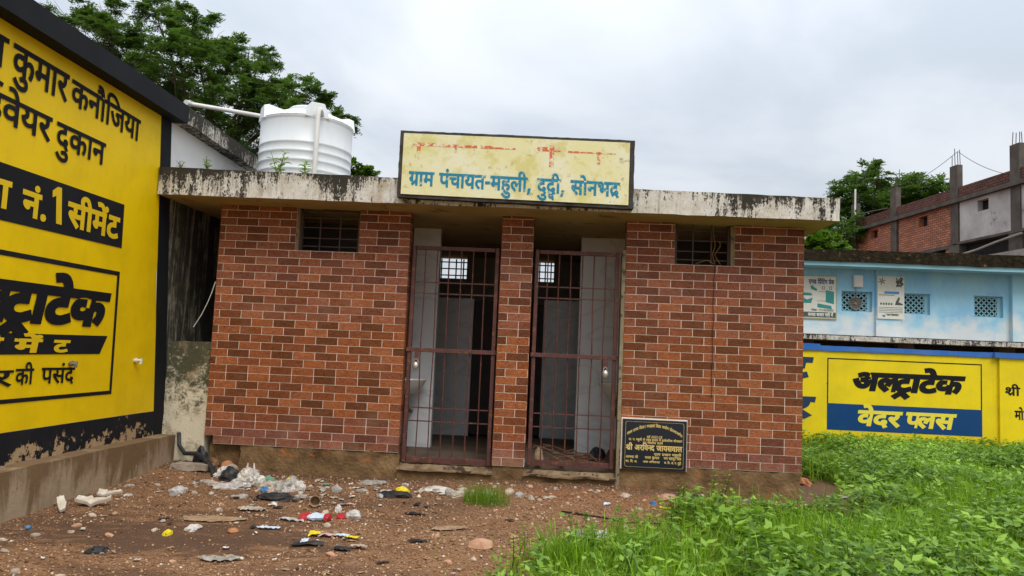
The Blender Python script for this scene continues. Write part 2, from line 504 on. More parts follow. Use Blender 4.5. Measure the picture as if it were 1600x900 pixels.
MT['neem_leaf'] = leaf_mat('neem_leaf', (0.022, 0.060, 0.012), (0.12, 0.22, 0.040))
MT['bright_leaf'] = leaf_mat('bright_leaf', (0.06, 0.14, 0.012), (0.15, 0.27, 0.03))
MT['grass'] = leaf_mat('grass', (0.036, 0.110, 0.006), (0.31, 0.52, 0.03), 0.38)
MT['weed'] = leaf_mat('weed', (0.034, 0.100, 0.008), (0.31, 0.50, 0.06), 0.3)
MT['weed_big'] = leaf_mat('weed_big', (0.07, 0.18, 0.022), (0.32, 0.50, 0.10), 0.3)
MT['weed_lime'] = leaf_mat('weed_lime', (0.20, 0.30, 0.02), (0.34, 0.42, 0.05), 0.3)
MT['stem'] = mottled('stem', (0.06, 0.10, 0.025), (0.09, 0.08, 0.03), 10, 0.7, 0)

# ground: gravelly brown earth, redder by the doors, with damp dark patches
t = NT('earth')
p = t.pos()
v1 = t.voro(p, 55, 'F1', 'Color')
v2 = t.voro(p, 130, 'F1', 'Color')
lum = t.sepz(v1, 'X')
lum2 = t.sepz(v2, 'Y')
soil = t.mix(t.ramp(t.noise(p, 1.3, 6, 0.6), [(0.38, 0.0), (0.62, 1.0)]), (0.150, 0.070, 0.027), (0.300, 0.138, 0.052))
x_ = t.sepz(p, 'X')
y_ = t.sepz(p, 'Y')
dx_ = t.math('MULTIPLY', t.math('SUBTRACT', x_, 3.9), 0.55)
dy_ = t.math('MULTIPLY', t.math('ADD', y_, 0.35), 1.5)
d2_ = t.math('ADD', t.math('MULTIPLY', dx_, dx_), t.math('MULTIPLY', dy_, dy_))
redm = t.ramp(t.math('SUBTRACT', t.math('ADD', t.noise(p, 5, 5, 0.6), 0.35), t.math('MULTIPLY', d2_, 0.6)), [(0.45, 0.0), (0.70, 1.0)])
soil = t.mix(redm, soil, (0.31, 0.108, 0.034))
stones = t.ramp(lum, [(0.0, (0.05, 0.026, 0.013)), (0.45, (0.20, 0.100, 0.043)), (0.8, (0.37, 0.21, 0.105)), (1.0, (0.58, 0.46, 0.33))])
soil = t.mix(t.math('MULTIPLY', t.ramp(t.noise(p, 3, 4), [(0.35, 0.25), (0.6, 0.7)]), 0.75), soil, stones)
soil = t.mix(t.ramp(lum2, [(0.55, 0.0), (1.0, 0.45)]), soil, (0.38, 0.27, 0.18))
soil = t.mix(t.ramp(lum2, [(0.0, 0.55), (0.3, 0.0)]), soil, (0.05, 0.032, 0.02))
wet = t.ramp(t.noise(t.pos(False, (0.55, 1.6, 1)), 1.5, 6, 0.6, 0.4), [(0.47, 0.0), (0.58, 0.80)])
leftm = t.ramp(t.math('MULTIPLY', t.math('ADD', x_, 0.0), 0.2), [(0.40, 1.0), (0.62, 0.0)])
soil = t.mix(t.math('MULTIPLY', wet, leftm), soil, (0.035, 0.024, 0.018))
dx_ = t.math('MULTIPLY', t.math('SUBTRACT', x_, 0.95), 0.95)
dy_ = t.math('MULTIPLY', t.math('ADD', y_, 2.35), 2.6)
d2_ = t.math('ADD', t.math('MULTIPLY', dx_, dx_), t.math('MULTIPLY', dy_, dy_))
tar = t.ramp(t.math('SUBTRACT', t.math('ADD', t.math('MULTIPLY', t.noise(t.pos(False, (1, 2.4, 1)), 3.4, 8, 0.70, 0.6), 2.2), -0.30), t.math('MULTIPLY', d2_, 0.30)), [(0.44, 0.0), (0.64, 0.90)])
soil = t.mix(tar, soil, (0.020, 0.016, 0.014))
t.col(soil)
t.rough(0.93)
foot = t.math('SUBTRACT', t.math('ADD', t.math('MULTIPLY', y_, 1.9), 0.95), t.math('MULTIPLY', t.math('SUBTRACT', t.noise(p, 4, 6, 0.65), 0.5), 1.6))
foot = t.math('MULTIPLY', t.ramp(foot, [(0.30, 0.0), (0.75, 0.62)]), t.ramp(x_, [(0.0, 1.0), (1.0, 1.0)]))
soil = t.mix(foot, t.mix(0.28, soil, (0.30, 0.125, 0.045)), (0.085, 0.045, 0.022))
t.col(soil)
hb = t.math('ADD', t.voro(p, 55), t.math('MULTIPLY', t.noise(p, 90, 5, 0.7), 0.8))
t.bump(hb, 0.9, 0.014)
MT['earth'] = t.m

t = NT('pebble')
k_ = t.ramp(t.attr('tint'), [(0.0, (0.05, 0.028, 0.018)), (0.3, (0.18, 0.085, 0.036)), (0.55, (0.32, 0.165, 0.075)), (0.8, (0.47, 0.31, 0.175)), (1.0, (0.68, 0.58, 0.46))])
t.col(k_)
t.rough(0.9)
MT['pebble'] = t.m


# ------------------------------------------------------------------ objects
def gz(x, y):
    """height of the ground"""
    z = -0.25 + 0.01 * min(y, 0.0)
    z += 0.055 * math.exp(-((x - 3.3) / 1.2) ** 2 - ((y + 0.1) / 0.5) ** 2)
    z += 0.07 * math.exp(-((x + 0.25) / 0.5) ** 2 - ((y - 0.1) / 0.8) ** 2)
    if abs(x) < 30 and abs(y) < 30:
        z += 0.022 * noise.noise((x * 0.9, y * 0.9, 3.1)) + 0.010 * noise.noise((x * 4.1, y * 4.1, 7.7))
    return z


def tag(o, label=None, cat=None, group=None, kind=None):
    if label:
        o['label'] = label
    if cat:
        o['category'] = cat
    if group:
        o['group'] = group
    if kind:
        o['kind'] = kind
    return o


def thing(name, label, cat, loc=(0, 0, 0), group=None):
    o = bpy.data.objects.new(name, None)
    o.empty_display_size = 0.1
    COL.objects.link(o)
    o.location = loc
    return tag(o, label, cat, group)


def origin(o):
    v = Vector((0, 0, 0))
    while o is not None:
        v += o.location
        o = o.parent
    return v


def link_mesh(name, me, mat, parent=None, loc=None):
    """link a mesh written in world coordinates as one object"""
    o = bpy.data.objects.new(name, me)
    COL.objects.link(o)
    if mat is not None:
        me.materials.append(MT[mat] if isinstance(mat, str) else mat)
    off = origin(parent) if parent is not None else Vector((0, 0, 0))
    if parent is not None:
        o.parent = parent
    l = Vector(loc) - off if loc is not None else Vector((0, 0, 0))
    o.location = l
    sh = off + l
    if sh.length > 0:
        me.transform(Matrix.Translation(-sh))
    return o


class MB:
    def __init__(self):
        self.v, self.f, self.t = [], [], {}

    def face(self, pts, **attrs):
        i = len(self.v)
        self.v.extend(tuple(p) for p in pts)
        self.f.append(tuple(range(i, i + len(pts))))
        for k, a in attrs.items():
            self.t.setdefault(k, {})[len(self.f) - 1] = a
        return self

    def add(self, vs, fs):
        i = len(self.v)
        self.v.extend(tuple(p) for p in vs)
        self.f.extend(tuple(a + i for a in f) for f in fs)
        return self

    def box(self, x0, x1, y0, y1, z0, z1):
        vs = [(x, y, z) for z in (z0, z1) for y in (y0, y1) for x in (x0, x1)]
        return self.add(vs, [(0, 2, 3, 1), (4, 5, 7, 6), (0, 1, 5, 4), (2, 6, 7, 3), (0, 4, 6, 2), (1, 3, 7, 5)])

    def tube(self, pts, r, n=8, cap=True):
        pts = [Vector(p) for p in pts]
        rs = r if isinstance(r, (list, tuple)) else [r] * len(pts)
        i0 = len(self.v)
        side = None
        for k, p in enumerate(pts):
            d = (pts[min(k + 1, len(pts) - 1)] - pts[max(k - 1, 0)]).normalized()
            if side is None:
                side = d.orthogonal().normalized()
            side = (side - d * side.dot(d))
            side = side.normalized() if side.length > 1e-6 else d.orthogonal().normalized()
            up = d.cross(side)
            for j in range(n):
                a = 2 * math.pi * j / n
                self.v.append(tuple(p + (side * math.cos(a) + up * math.sin(a)) * rs[k]))
        for k in range(len(pts) - 1):
            for j in range(n):
                a, b = i0 + k * n + j, i0 + k * n + (j + 1) % n
                self.f.append((a, b, b + n, a + n))
        if cap:
            self.f.append(tuple(i0 + j for j in reversed(range(n))))
            e = i0 + (len(pts) - 1) * n
            self.f.append(tuple(e + j for j in range(n)))
        return self

    def lathe(self, prof, cx, cy, n=48):
        i0 = len(self.v)
        for (r, z) in prof:
            for j in range(n):
                a = 2 * math.pi * j / n
                self.v.append((cx + r * math.cos(a), cy + r * math.sin(a), z))
        for k in range(len(prof) - 1):
            for j in range(n):
                a, b = i0 + k * n + j, i0 + k * n + (j + 1) % n
                self.f.append((a, b, b + n, a + n))
        self.f.append(tuple(i0 + j for j in reversed(range(n))))
        e = i0 + (len(prof) - 1) * n
        self.f.append(tuple(e + j for j in range(n)))
        return self

    def build(self, name, mat, parent=None, loc=None, smooth=False, bevel=0.0, merge=False):
        me = bpy.data.meshes.new(name)
        me.from_pydata(self.v, [], self.f)
        for k, d in self.t.items():
            at = me.attributes.new(k, 'FLOAT', 'FACE')
            arr = np.zeros(len(self.f), np.float32)
            for i, a in d.items():
                arr[i] = a
            at.data.foreach_set('value', arr)
        me.update()
        o = link_mesh(name, me, mat, parent, loc)
        if smooth:
            me.polygons.foreach_set('use_smooth', [True] * len(me.polygons))
            me.set_sharp_from_angle(angle=math.radians(40))
        if bevel:
            bv = o.modifiers.new('bevel', 'BEVEL')
            bv.width = bevel
            bv.segments = 2
            bv.limit_method = 'ANGLE'
        return o


def rough_block(fn, nx, ny, nz, amp, freq=9.0):
    """a block whose six faces are gridded, mapped by fn and pushed about a little: a hand-cast slab or plastered wall"""
    m = MB()
    ids = {}

    def vid(i, j, k):
        key = (i, j, k)
        if key not in ids:
            p = Vector(fn(i / nx, j / ny, k / nz))
            d = noise.noise_vector(p * freq) * amp + noise.noise_vector(p * freq * 3.3) * amp * 0.4
            ids[key] = len(m.v)
            m.v.append(tuple(p + d))
        return ids[key]
    for i in range(nx):
        for k in range(nz):
            m.f.append((vid(i, 0, k), vid(i + 1, 0, k), vid(i + 1, 0, k + 1), vid(i, 0, k + 1)))
            m.f.append((vid(i + 1, ny, k), vid(i, ny, k), vid(i, ny, k + 1), vid(i + 1, ny, k + 1)))
        for j in range(ny):
            m.f.append((vid(i, j, 0), vid(i, j + 1, 0), vid(i + 1, j + 1, 0), vid(i + 1, j, 0)))
            m.f.append((vid(i, j, nz), vid(i + 1, j, nz), vid(i + 1, j + 1, nz), vid(i, j + 1, nz)))
    for j in range(ny):
        for k in range(nz):
            m.f.append((vid(0, j + 1, k), vid(0, j, k), vid(0, j, k + 1), vid(0, j + 1, k + 1)))
            m.f.append((vid(nx, j, k), vid(nx, j + 1, k), vid(nx, j + 1, k + 1), vid(nx, j, k + 1)))
    return m


def rbox(x0, x1, y0, y1, z0, z1, seg=0.12, amp=0.006, freq=9.0):
    n = lambda a, b: max(1, min(60, int(round(abs(b - a) / seg))))
    return rough_block(lambda u, v, w: (x0 + (x1 - x0) * u, y0 + (y1 - y0) * v, z0 + (z1 - z0) * w), n(x0, x1), n(y0, y1), n(z0, z1), amp, freq)


# ------------------------------------------------------------------ lettering: letter outlines in thousandths of an em
# letter: (advance width, [outline, ...])
GLYPHS = {
    'क': (438, [[(446, 316), (260, 316), (260, 200), (279, 216), (302, 226), (327, 229), (350, 227), (370, 219), (388, 205), (401, 187), (409, 164), (411, 137), (410, 119), (403, 81), (396, 61), (374, 22), (333, 46), (346, 66), (356, 88), (363, 112), (365, 136), (363, 160), (354, 176), (341, 186), (323, 190), (302, 185), (281, 171), (260, 148), (260, 0), (213, 0), (213, 100), (198, 89), (179, 78), (164, 72), (148, 69), (130, 68), (112, 69), (95, 73), (79, 79), (64, 87), (51, 98), (41, 112), (33, 128), (28, 146), (26, 167), (30, 195), (40, 219), (58, 240), (81, 255), (109, 264), (140, 267), (170, 265), (195, 261), (191, 219), (143, 225), (122, 223), (105, 218), (91, 210), (78, 192), (73, 168), (77, 141), (90, 123), (109, 112), (131, 108), (155, 111), (176, 120), (195, 133), (213, 149), (213, 316), (0, 316), (0, 357), (446, 357)]]),
    'ग': (323, [[(119, 316), (119, 134), (118, 121), (112, 111), (104, 104), (92, 102), (77, 105), (61, 114), (47, 128), (34, 144), (26, 161), (24, 177), (25, 189), (31, 198), (42, 204), (59, 206), (73, 206), (73, 316), (0, 316), (0, 357), (332, 357), (332, 316), (272, 316), (272, 0), (226, 0), (226, 316)]]),
    'च': (364, [[(373, 316), (313, 316), (313, 0), (267, 0), (267, 95), (251, 85), (231, 76), (217, 72), (200, 69), (182, 68), (154, 71), (130, 79), (109, 92), (94, 111), (84, 133), (81, 158), (83, 174), (88, 189), (96, 203), (106, 213), (22, 212), (22, 253), (223, 253), (219, 213), (201, 213), (180, 211), (162, 206), (147, 198), (132, 181), (127, 157), (131, 136), (144, 120), (162, 111), (182, 108), (200, 109), (217, 113), (231, 120), (250, 134), (267, 149), (267, 316), (0, 316), (0, 357), (373, 357)]]),
    'ज': (426, [[(375, 316), (375, 0), (329, 0), (329, 213), (217, 214), (230, 202), (241, 189), (250, 174), (257, 158), (262, 142), (263, 125), (260, 101), (251, 81), (238, 65), (220, 55), (200, 48), (178, 46), (158, 48), (139, 54), (120, 63), (102, 78), (84, 97), (67, 121), (42, 169), (18, 230), (59, 245), (72, 209), (86, 177), (100, 150), (114, 128), (133, 106), (154, 92), (176, 88), (192, 90), (206, 98), (215, 111), (218, 130), (216, 147), (210, 163), (200, 178), (188, 192), (157, 217), (173, 253), (329, 253), (329, 316), (0, 316), (0, 357), (435, 357), (435, 316)]]),
    'ट': (289, [[(298, 316), (213, 316), (213, 200), (156, 199), (136, 196), (118, 190), (104, 183), (86, 166), (76, 147), (72, 123), (76, 98), (85, 78), (100, 62), (118, 51), (139, 45), (163, 43), (182, 43), (200, 46), (261, 70), (277, 27), (242, 13), (204, 3), (164, 0), (139, 2), (115, 7), (93, 15), (74, 26), (58, 41), (44, 58), (34, 78), (28, 101), (26, 126), (29, 150), (35, 171), (46, 189), (60, 205), (77, 218), (97, 228), (119, 235), (142, 240), (167, 241), (167, 316), (0, 316), (0, 357), (298, 357)]]),
    'ड': (331, [[(206, 128), (189, 127), (157, 119), (142, 113), (110, 137), (97, 151), (87, 166), (81, 183), (79, 202), (80, 217), (84, 230), (91, 240), (100, 249), (114, 257), (131, 263), (151, 266), (230, 267), (230, 316), (0, 316), (0, 357), (340, 357), (340, 316), (277, 316), (277, 226), (146, 225), (133, 219), (127, 211), (125, 199), (127, 187), (133, 176), (150, 159), (168, 165), (187, 168), (208, 169), (235, 166), (258, 159), (279, 147), (294, 131), (304, 112), (307, 88), (304, 64), (294, 43), (279, 25), (257, 11), (228, 3), (194, 0), (166, 2), (140, 6), (116, 14), (93, 25), (71, 39), (51, 54), (14, 91), (49, 119), (71, 95), (94, 76), (116, 61), (140, 51), (166, 45), (194, 43), (231, 47), (253, 62), (260, 87), (257, 105), (246, 117), (229, 125)]]),
    'ण': (415, [[(364, 316), (364, 0), (318, 0), (318, 316), (241, 316), (241, 184), (240, 162), (236, 144), (230, 128), (221, 114), (207, 101), (190, 92), (169, 86), (144, 84), (112, 88), (85, 99), (65, 118), (57, 133), (51, 151), (45, 202), (45, 316), (0, 316), (0, 357), (423, 357), (423, 316)], [(143, 125), (168, 129), (184, 143), (190, 154), (193, 165), (195, 203), (195, 316), (92, 316), (92, 183), (94, 167), (97, 155), (102, 144), (109, 136), (118, 130), (129, 126)]]),
    'त': (327, [[(276, 316), (276, 0), (230, 0), (230, 188), (115, 185), (99, 180), (86, 172), (76, 157), (72, 136), (75, 118), (82, 99), (94, 82), (110, 64), (131, 44), (156, 23), (125, -7), (107, 8), (61, 55), (49, 70), (39, 87), (32, 104), (27, 121), (26, 139), (28, 158), (34, 175), (42, 190), (53, 202), (72, 214), (94, 223), (230, 229), (230, 316), (0, 316), (0, 357), (335, 357), (335, 316)]]),
    'द': (299, [[(237, -33), (196, 42), (165, 39), (141, 41), (116, 45), (93, 53), (72, 65), (53, 80), (39, 101), (32, 117), (28, 136), (26, 156), (29, 180), (35, 200), (46, 216), (59, 230), (72, 240), (88, 248), (124, 259), (169, 262), (169, 316), (0, 316), (0, 357), (307, 357), (307, 316), (216, 316), (216, 221), (167, 221), (134, 217), (115, 212), (99, 204), (88, 194), (80, 182), (74, 168), (72, 150), (75, 131), (82, 115), (95, 100), (113, 89), (136, 83), (179, 81), (176, 101), (179, 118), (188, 130), (200, 136), (214, 138), (236, 134), (252, 124), (262, 109), (265, 93), (263, 77), (256, 65), (247, 56), (235, 49), (276, -14)]]),
    'ध': (353, [[(362, 316), (302, 316), (302, 0), (256, 0), (256, 86), (217, 67), (183, 60), (163, 59), (135, 62), (111, 70), (91, 82), (76, 100), (67, 120), (64, 144), (65, 159), (69, 174), (76, 188), (85, 200), (68, 208), (53, 218), (41, 231), (32, 246), (26, 263), (24, 283), (27, 305), (35, 324), (48, 340), (65, 353), (85, 360), (107, 363), (127, 361), (144, 356), (158, 347), (174, 328), (179, 305), (176, 287), (168, 271), (156, 254), (121, 277), (130, 289), (132, 302), (131, 311), (126, 318), (118, 324), (106, 326), (91, 323), (78, 314), (70, 299), (67, 281), (69, 264), (76, 251), (86, 242), (99, 235), (128, 228), (165, 233), (191, 231), (187, 191), (146, 188), (126, 179), (114, 165), (110, 146), (114, 125), (126, 111), (145, 102), (168, 99), (187, 101), (204, 105), (219, 112), (239, 125), (256, 141), (256, 316), (220, 316), (220, 357), (362, 357)]]),
    'न': (319, [[(0, 357), (327, 357), (327, 316), (268, 316), (268, 0), (221, 0), (221, 171), (117, 171), (117, 140), (115, 126), (109, 116), (100, 110), (88, 108), (74, 111), (59, 120), (44, 133), (32, 149), (24, 166), (21, 183), (23, 195), (29, 204), (40, 210), (56, 212), (221, 212), (221, 316), (0, 316)]]),
    'प': (326, [[(275, 316), (275, 0), (229, 0), (229, 110), (192, 91), (171, 86), (146, 84), (124, 86), (104, 92), (87, 100), (74, 111), (61, 128), (52, 148), (48, 164), (45, 206), (45, 316), (0, 316), (0, 357), (335, 357), (335, 316)], [(229, 316), (92, 316), (92, 191), (96, 162), (99, 152), (103, 145), (109, 138), (126, 128), (151, 125), (173, 127), (194, 136), (213, 147), (229, 161)]]),
    'ब': (328, [[(336, 316), (277, 316), (277, 0), (230, 0), (230, 95), (213, 85), (193, 76), (177, 71), (138, 68), (118, 69), (98, 73), (81, 80), (65, 89), (52, 100), (41, 113), (33, 129), (28, 146), (26, 164), (30, 195), (42, 220), (61, 240), (87, 255), (117, 264), (152, 267), (212, 261), (209, 221), (183, 225), (154, 227), (132, 225), (210, 129), (230, 147), (230, 316), (0, 316), (0, 357), (336, 357)], [(73, 165), (78, 139), (92, 120), (114, 109), (139, 106), (159, 107), (177, 112), (96, 213), (83, 200), (76, 184)]]),
    'भ': (404, [[(100, 363), (120, 362), (138, 357), (153, 349), (167, 337), (177, 324), (184, 306), (188, 291), (191, 184), (306, 184), (306, 316), (231, 316), (231, 357), (412, 357), (412, 316), (353, 316), (353, 0), (306, 0), (306, 144), (191, 144), (191, 122), (189, 106), (182, 95), (173, 89), (163, 87), (151, 89), (140, 94), (128, 102), (117, 112), (108, 124), (101, 136), (96, 148), (94, 160), (96, 169), (102, 177), (113, 183), (145, 184), (145, 269), (139, 299), (133, 309), (118, 322), (97, 326), (83, 324), (74, 319), (67, 310), (65, 299), (69, 285), (79, 275), (97, 268), (125, 264), (121, 223), (94, 227), (71, 234), (52, 244), (38, 258), (29, 276), (26, 299), (29, 319), (36, 336), (48, 348), (64, 356), (81, 361)]]),
    'म': (343, [[(292, 316), (292, 0), (246, 0), (246, 144), (119, 144), (119, 122), (117, 106), (111, 95), (102, 89), (91, 87), (80, 89), (68, 94), (46, 112), (29, 136), (24, 148), (22, 160), (24, 169), (30, 177), (41, 183), (72, 184), (72, 316), (0, 316), (0, 357), (352, 357), (352, 316)], [(246, 316), (119, 316), (119, 184), (246, 184)]]),
    'य': (333, [[(342, 357), (342, 316), (282, 316), (282, 0), (235, 0), (235, 103), (218, 93), (197, 84), (164, 77), (145, 76), (113, 80), (85, 91), (62, 111), (47, 129), (36, 151), (27, 175), (22, 203), (44, 208), (61, 215), (75, 224), (88, 240), (92, 262), (90, 278), (85, 292), (71, 316), (0, 316), (0, 357)], [(74, 173), (82, 156), (92, 142), (103, 131), (123, 120), (149, 117), (167, 118), (184, 122), (199, 129), (219, 142), (235, 157), (235, 316), (121, 316), (130, 296), (136, 276), (138, 256), (134, 227), (122, 204), (102, 186)]]),
    'र': (235, [[(227, 24), (196, -7), (43, 147), (27, 175), (24, 185), (23, 195), (25, 206), (32, 216), (43, 223), (60, 226), (73, 224), (85, 219), (95, 211), (104, 200), (123, 213), (137, 229), (144, 248), (147, 269), (141, 307), (137, 316), (0, 316), (0, 357), (244, 357), (244, 316), (184, 316), (189, 302), (192, 284), (193, 263), (192, 243), (187, 225), (180, 210), (171, 196), (159, 183), (131, 163), (96, 146)]]),
    'ल': (389, [[(0, 316), (0, 357), (398, 357), (398, 316), (338, 316), (338, 0), (292, 0), (292, 204), (270, 203), (256, 198), (242, 188), (228, 173), (220, 159), (204, 119), (160, 133), (171, 166), (179, 180), (165, 189), (151, 196), (136, 201), (120, 203), (100, 199), (85, 190), (75, 174), (72, 156), (75, 134), (85, 114), (94, 101), (106, 87), (177, 23), (146, -7), (68, 65), (54, 83), (42, 101), (33, 119), (28, 138), (26, 158), (27, 177), (32, 194), (40, 208), (56, 224), (75, 236), (96, 242), (117, 245), (141, 243), (163, 236), (184, 226), (203, 213), (227, 230), (255, 241), (292, 245), (292, 316)]]),
    'व': (319, [[(328, 316), (268, 316), (268, 0), (222, 0), (222, 95), (206, 85), (186, 76), (170, 71), (134, 68), (114, 69), (96, 73), (79, 80), (64, 89), (51, 100), (40, 113), (33, 129), (28, 146), (26, 164), (30, 195), (41, 220), (59, 240), (84, 255), (113, 264), (146, 267), (187, 264), (203, 261), (200, 219), (176, 223), (149, 225), (127, 223), (108, 218), (93, 209), (78, 190), (73, 165), (77, 139), (91, 122), (111, 111), (135, 108), (154, 109), (171, 114), (186, 121), (206, 134), (222, 149), (222, 316), (0, 316), (0, 357), (328, 357)]]),
    'श': (391, [[(70, 109), (52, 111), (36, 119), (26, 131), (23, 146), (26, 161), (33, 172), (45, 178), (60, 180), (70, 179), (81, 176), (94, 170), (110, 159), (128, 166), (143, 178), (157, 192), (167, 210), (173, 231), (175, 254), (173, 274), (168, 292), (158, 306), (139, 320), (114, 325), (99, 323), (88, 317), (81, 308), (79, 296), (81, 287), (85, 278), (93, 268), (107, 261), (127, 255), (155, 253), (145, 213), (112, 217), (85, 226), (65, 240), (50, 257), (41, 276), (38, 297), (40, 315), (47, 331), (58, 345), (74, 355), (94, 361), (117, 363), (135, 362), (152, 358), (168, 351), (182, 341), (195, 329), (206, 314), (214, 296), (219, 276), (221, 253), (218, 227), (212, 203), (201, 179), (186, 159), (168, 141), (146, 127), (180, 95), (238, 25), (201, -1), (103, 111), (87, 109)], [(339, 316), (339, 0), (293, 0), (293, 316), (242, 316), (242, 357), (399, 357), (399, 316)]]),
    'ष': (332, [[(341, 357), (341, 316), (281, 316), (281, 0), (234, 0), (234, 110), (216, 100), (181, 87), (146, 84), (124, 86), (104, 92), (87, 100), (74, 111), (61, 128), (52, 148), (48, 164), (45, 206), (45, 316), (0, 316), (0, 357)], [(234, 316), (118, 316), (234, 165)], [(109, 138), (126, 128), (150, 125), (165, 126), (180, 129), (194, 134), (207, 141), (91, 291), (95, 162), (103, 145)]]),
    'स': (388, [[(337, 316), (337, 0), (291, 0), (291, 153), (274, 148), (218, 144), (167, 148), (143, 153), (122, 159), (96, 145), (218, 24), (187, -7), (51, 134), (26, 175), (23, 195), (25, 206), (32, 216), (43, 223), (60, 226), (73, 224), (85, 219), (95, 211), (104, 201), (114, 213), (120, 229), (124, 246), (125, 263), (119, 307), (115, 316), (0, 316), (0, 357), (397, 357), (397, 316)], [(212, 185), (253, 187), (291, 195), (291, 316), (161, 316), (171, 263), (170, 241), (166, 221), (159, 205), (150, 191)]]),
    'ह': (305, [[(184, 40), (203, 47), (218, 56), (228, 69), (231, 85), (227, 104), (215, 119), (201, 126), (183, 130), (161, 132), (136, 130), (116, 124), (100, 115), (85, 96), (79, 71), (81, 54), (86, 37), (96, 19), (113, 0), (173, -51), (142, -82), (96, -42), (77, -23), (62, -5), (46, 20), (36, 46), (33, 75), (36, 95), (42, 113), (53, 129), (66, 142), (56, 154), (47, 168), (42, 184), (40, 202), (41, 217), (45, 230), (52, 240), (61, 249), (75, 257), (91, 263), (110, 266), (207, 267), (207, 316), (0, 316), (0, 357), (314, 357), (314, 316), (254, 316), (254, 226), (107, 225), (94, 219), (88, 211), (86, 199), (87, 188), (91, 179), (105, 163), (124, 168), (143, 171), (163, 172), (188, 171), (209, 167), (228, 160), (249, 146), (265, 129), (273, 109), (276, 88), (274, 67), (268, 49), (257, 33), (242, 20), (223, 9), (200, 1)]]),
    'अ': (439, [[(270, 125), (267, 101), (258, 81), (244, 65), (225, 55), (203, 48), (179, 46), (147, 50), (118, 62), (91, 83), (72, 104), (53, 132), (35, 165), (17, 204), (57, 219), (83, 165), (97, 142), (111, 123), (131, 104), (152, 92), (175, 88), (195, 90), (211, 98), (221, 111), (225, 130), (222, 150), (213, 168), (199, 184), (183, 199), (149, 196), (146, 236), (170, 238), (188, 243), (202, 250), (214, 265), (218, 284), (215, 302), (205, 314), (190, 321), (173, 323), (153, 321), (135, 317), (98, 302), (84, 341), (101, 349), (136, 360), (171, 363), (199, 361), (222, 353), (240, 341), (253, 324), (261, 306), (264, 284), (259, 257), (247, 234), (225, 215), (237, 204), (297, 201), (326, 205), (341, 209), (341, 316), (299, 316), (299, 357), (447, 357), (447, 316), (388, 316), (388, 0), (341, 0), (341, 167), (286, 160), (261, 162), (268, 144)]]),
    'आ': (588, [[(270, 125), (267, 101), (258, 81), (244, 65), (225, 55), (203, 48), (179, 46), (147, 50), (118, 62), (91, 83), (72, 104), (53, 132), (35, 165), (17, 204), (57, 219), (83, 165), (97, 142), (111, 123), (131, 104), (152, 92), (175, 88), (195, 90), (211, 98), (221, 111), (225, 130), (222, 150), (213, 168), (199, 184), (183, 199), (149, 196), (146, 236), (170, 238), (188, 243), (202, 250), (214, 265), (218, 284), (215, 302), (205, 314), (190, 321), (173, 323), (153, 321), (135, 317), (98, 302), (84, 341), (101, 349), (136, 360), (171, 363), (199, 361), (222, 353), (240, 341), (253, 324), (261, 306), (264, 284), (259, 257), (247, 234), (225, 215), (237, 204), (297, 201), (326, 205), (341, 209), (341, 316), (299, 316), (299, 357), (596, 357), (596, 316), (536, 316), (536, 0), (490, 0), (490, 316), (388, 316), (388, 0), (341, 0), (341, 167), (286, 160), (261, 162), (268, 144)]]),
    'ए': (318, [[(326, 316), (272, 316), (271, 192), (268, 172), (262, 156), (253, 141), (236, 126), (214, 115), (186, 110), (176, 153), (198, 158), (206, 162), (213, 168), (223, 185), (225, 198), (226, 218), (226, 316), (92, 316), (92, 179), (96, 144), (101, 132), (108, 122), (118, 112), (149, 92), (234, 43), (251, 30), (264, 17), (275, -4), (279, -30), (277, -53), (270, -74), (261, -92), (252, -106), (211, -82), (225, -57), (230, -44), (231, -32), (230, -21), (227, -12), (209, 6), (96, 74), (78, 88), (65, 104), (55, 122), (49, 138), (46, 158), (45, 182), (45, 316), (0, 316), (0, 357), (326, 357)]]),
    'ा': (149, [[(98, 316), (98, 0), (51, 0), (51, 316), (0, 316), (0, 357), (157, 357), (157, 316)]]),
    'ि': (149, [[(51, 316), (0, 316), (0, 357), (46, 357), (35, 384), (30, 416), (34, 444), (45, 468), (64, 488), (88, 503), (118, 512), (153, 515), (184, 513), (215, 508), (243, 499), (271, 487), (296, 471), (321, 452), (344, 431), (386, 381), (404, 353), (356, 353), (326, 390), (296, 420), (264, 443), (231, 460), (197, 470), (163, 473), (138, 471), (117, 466), (100, 456), (87, 444), (79, 428), (77, 410), (78, 394), (82, 380), (95, 357), (157, 357), (157, 316), (98, 316), (98, 0), (51, 0)]]),
    'ी': (149, [[(-106, 353), (-115, 373), (-121, 392), (-125, 410), (-126, 430), (-124, 453), (-116, 473), (-102, 491), (-84, 504), (-62, 512), (-35, 515), (-13, 513), (6, 507), (22, 498), (37, 485), (50, 468), (62, 447), (73, 422), (94, 357), (157, 357), (157, 316), (98, 316), (98, 0), (51, 0), (51, 316), (0, 316), (0, 357), (50, 357), (39, 394), (28, 423), (16, 445), (3, 461), (-13, 471), (-33, 474), (-53, 470), (-68, 460), (-77, 443), (-80, 421), (-78, 402), (-74, 386), (-60, 353)]]),
    'ु': (0, [[(-142, -7), (-122, 0), (-100, 5), (-78, 6), (-52, 4), (-29, -4), (-11, -16), (2, -32), (10, -52), (13, -74), (10, -96), (1, -115), (-14, -132), (-34, -144), (-60, -151), (-90, -154), (-126, -151), (-158, -142), (-186, -128), (-225, -97), (-244, -78), (-261, -57), (-226, -33), (-212, -50), (-184, -78), (-170, -89), (-156, -98), (-125, -109), (-108, -112), (-90, -113), (-56, -108), (-36, -94), (-29, -70), (-33, -54), (-43, -42), (-58, -35), (-75, -33), (-103, -36), (-128, -45)]]),
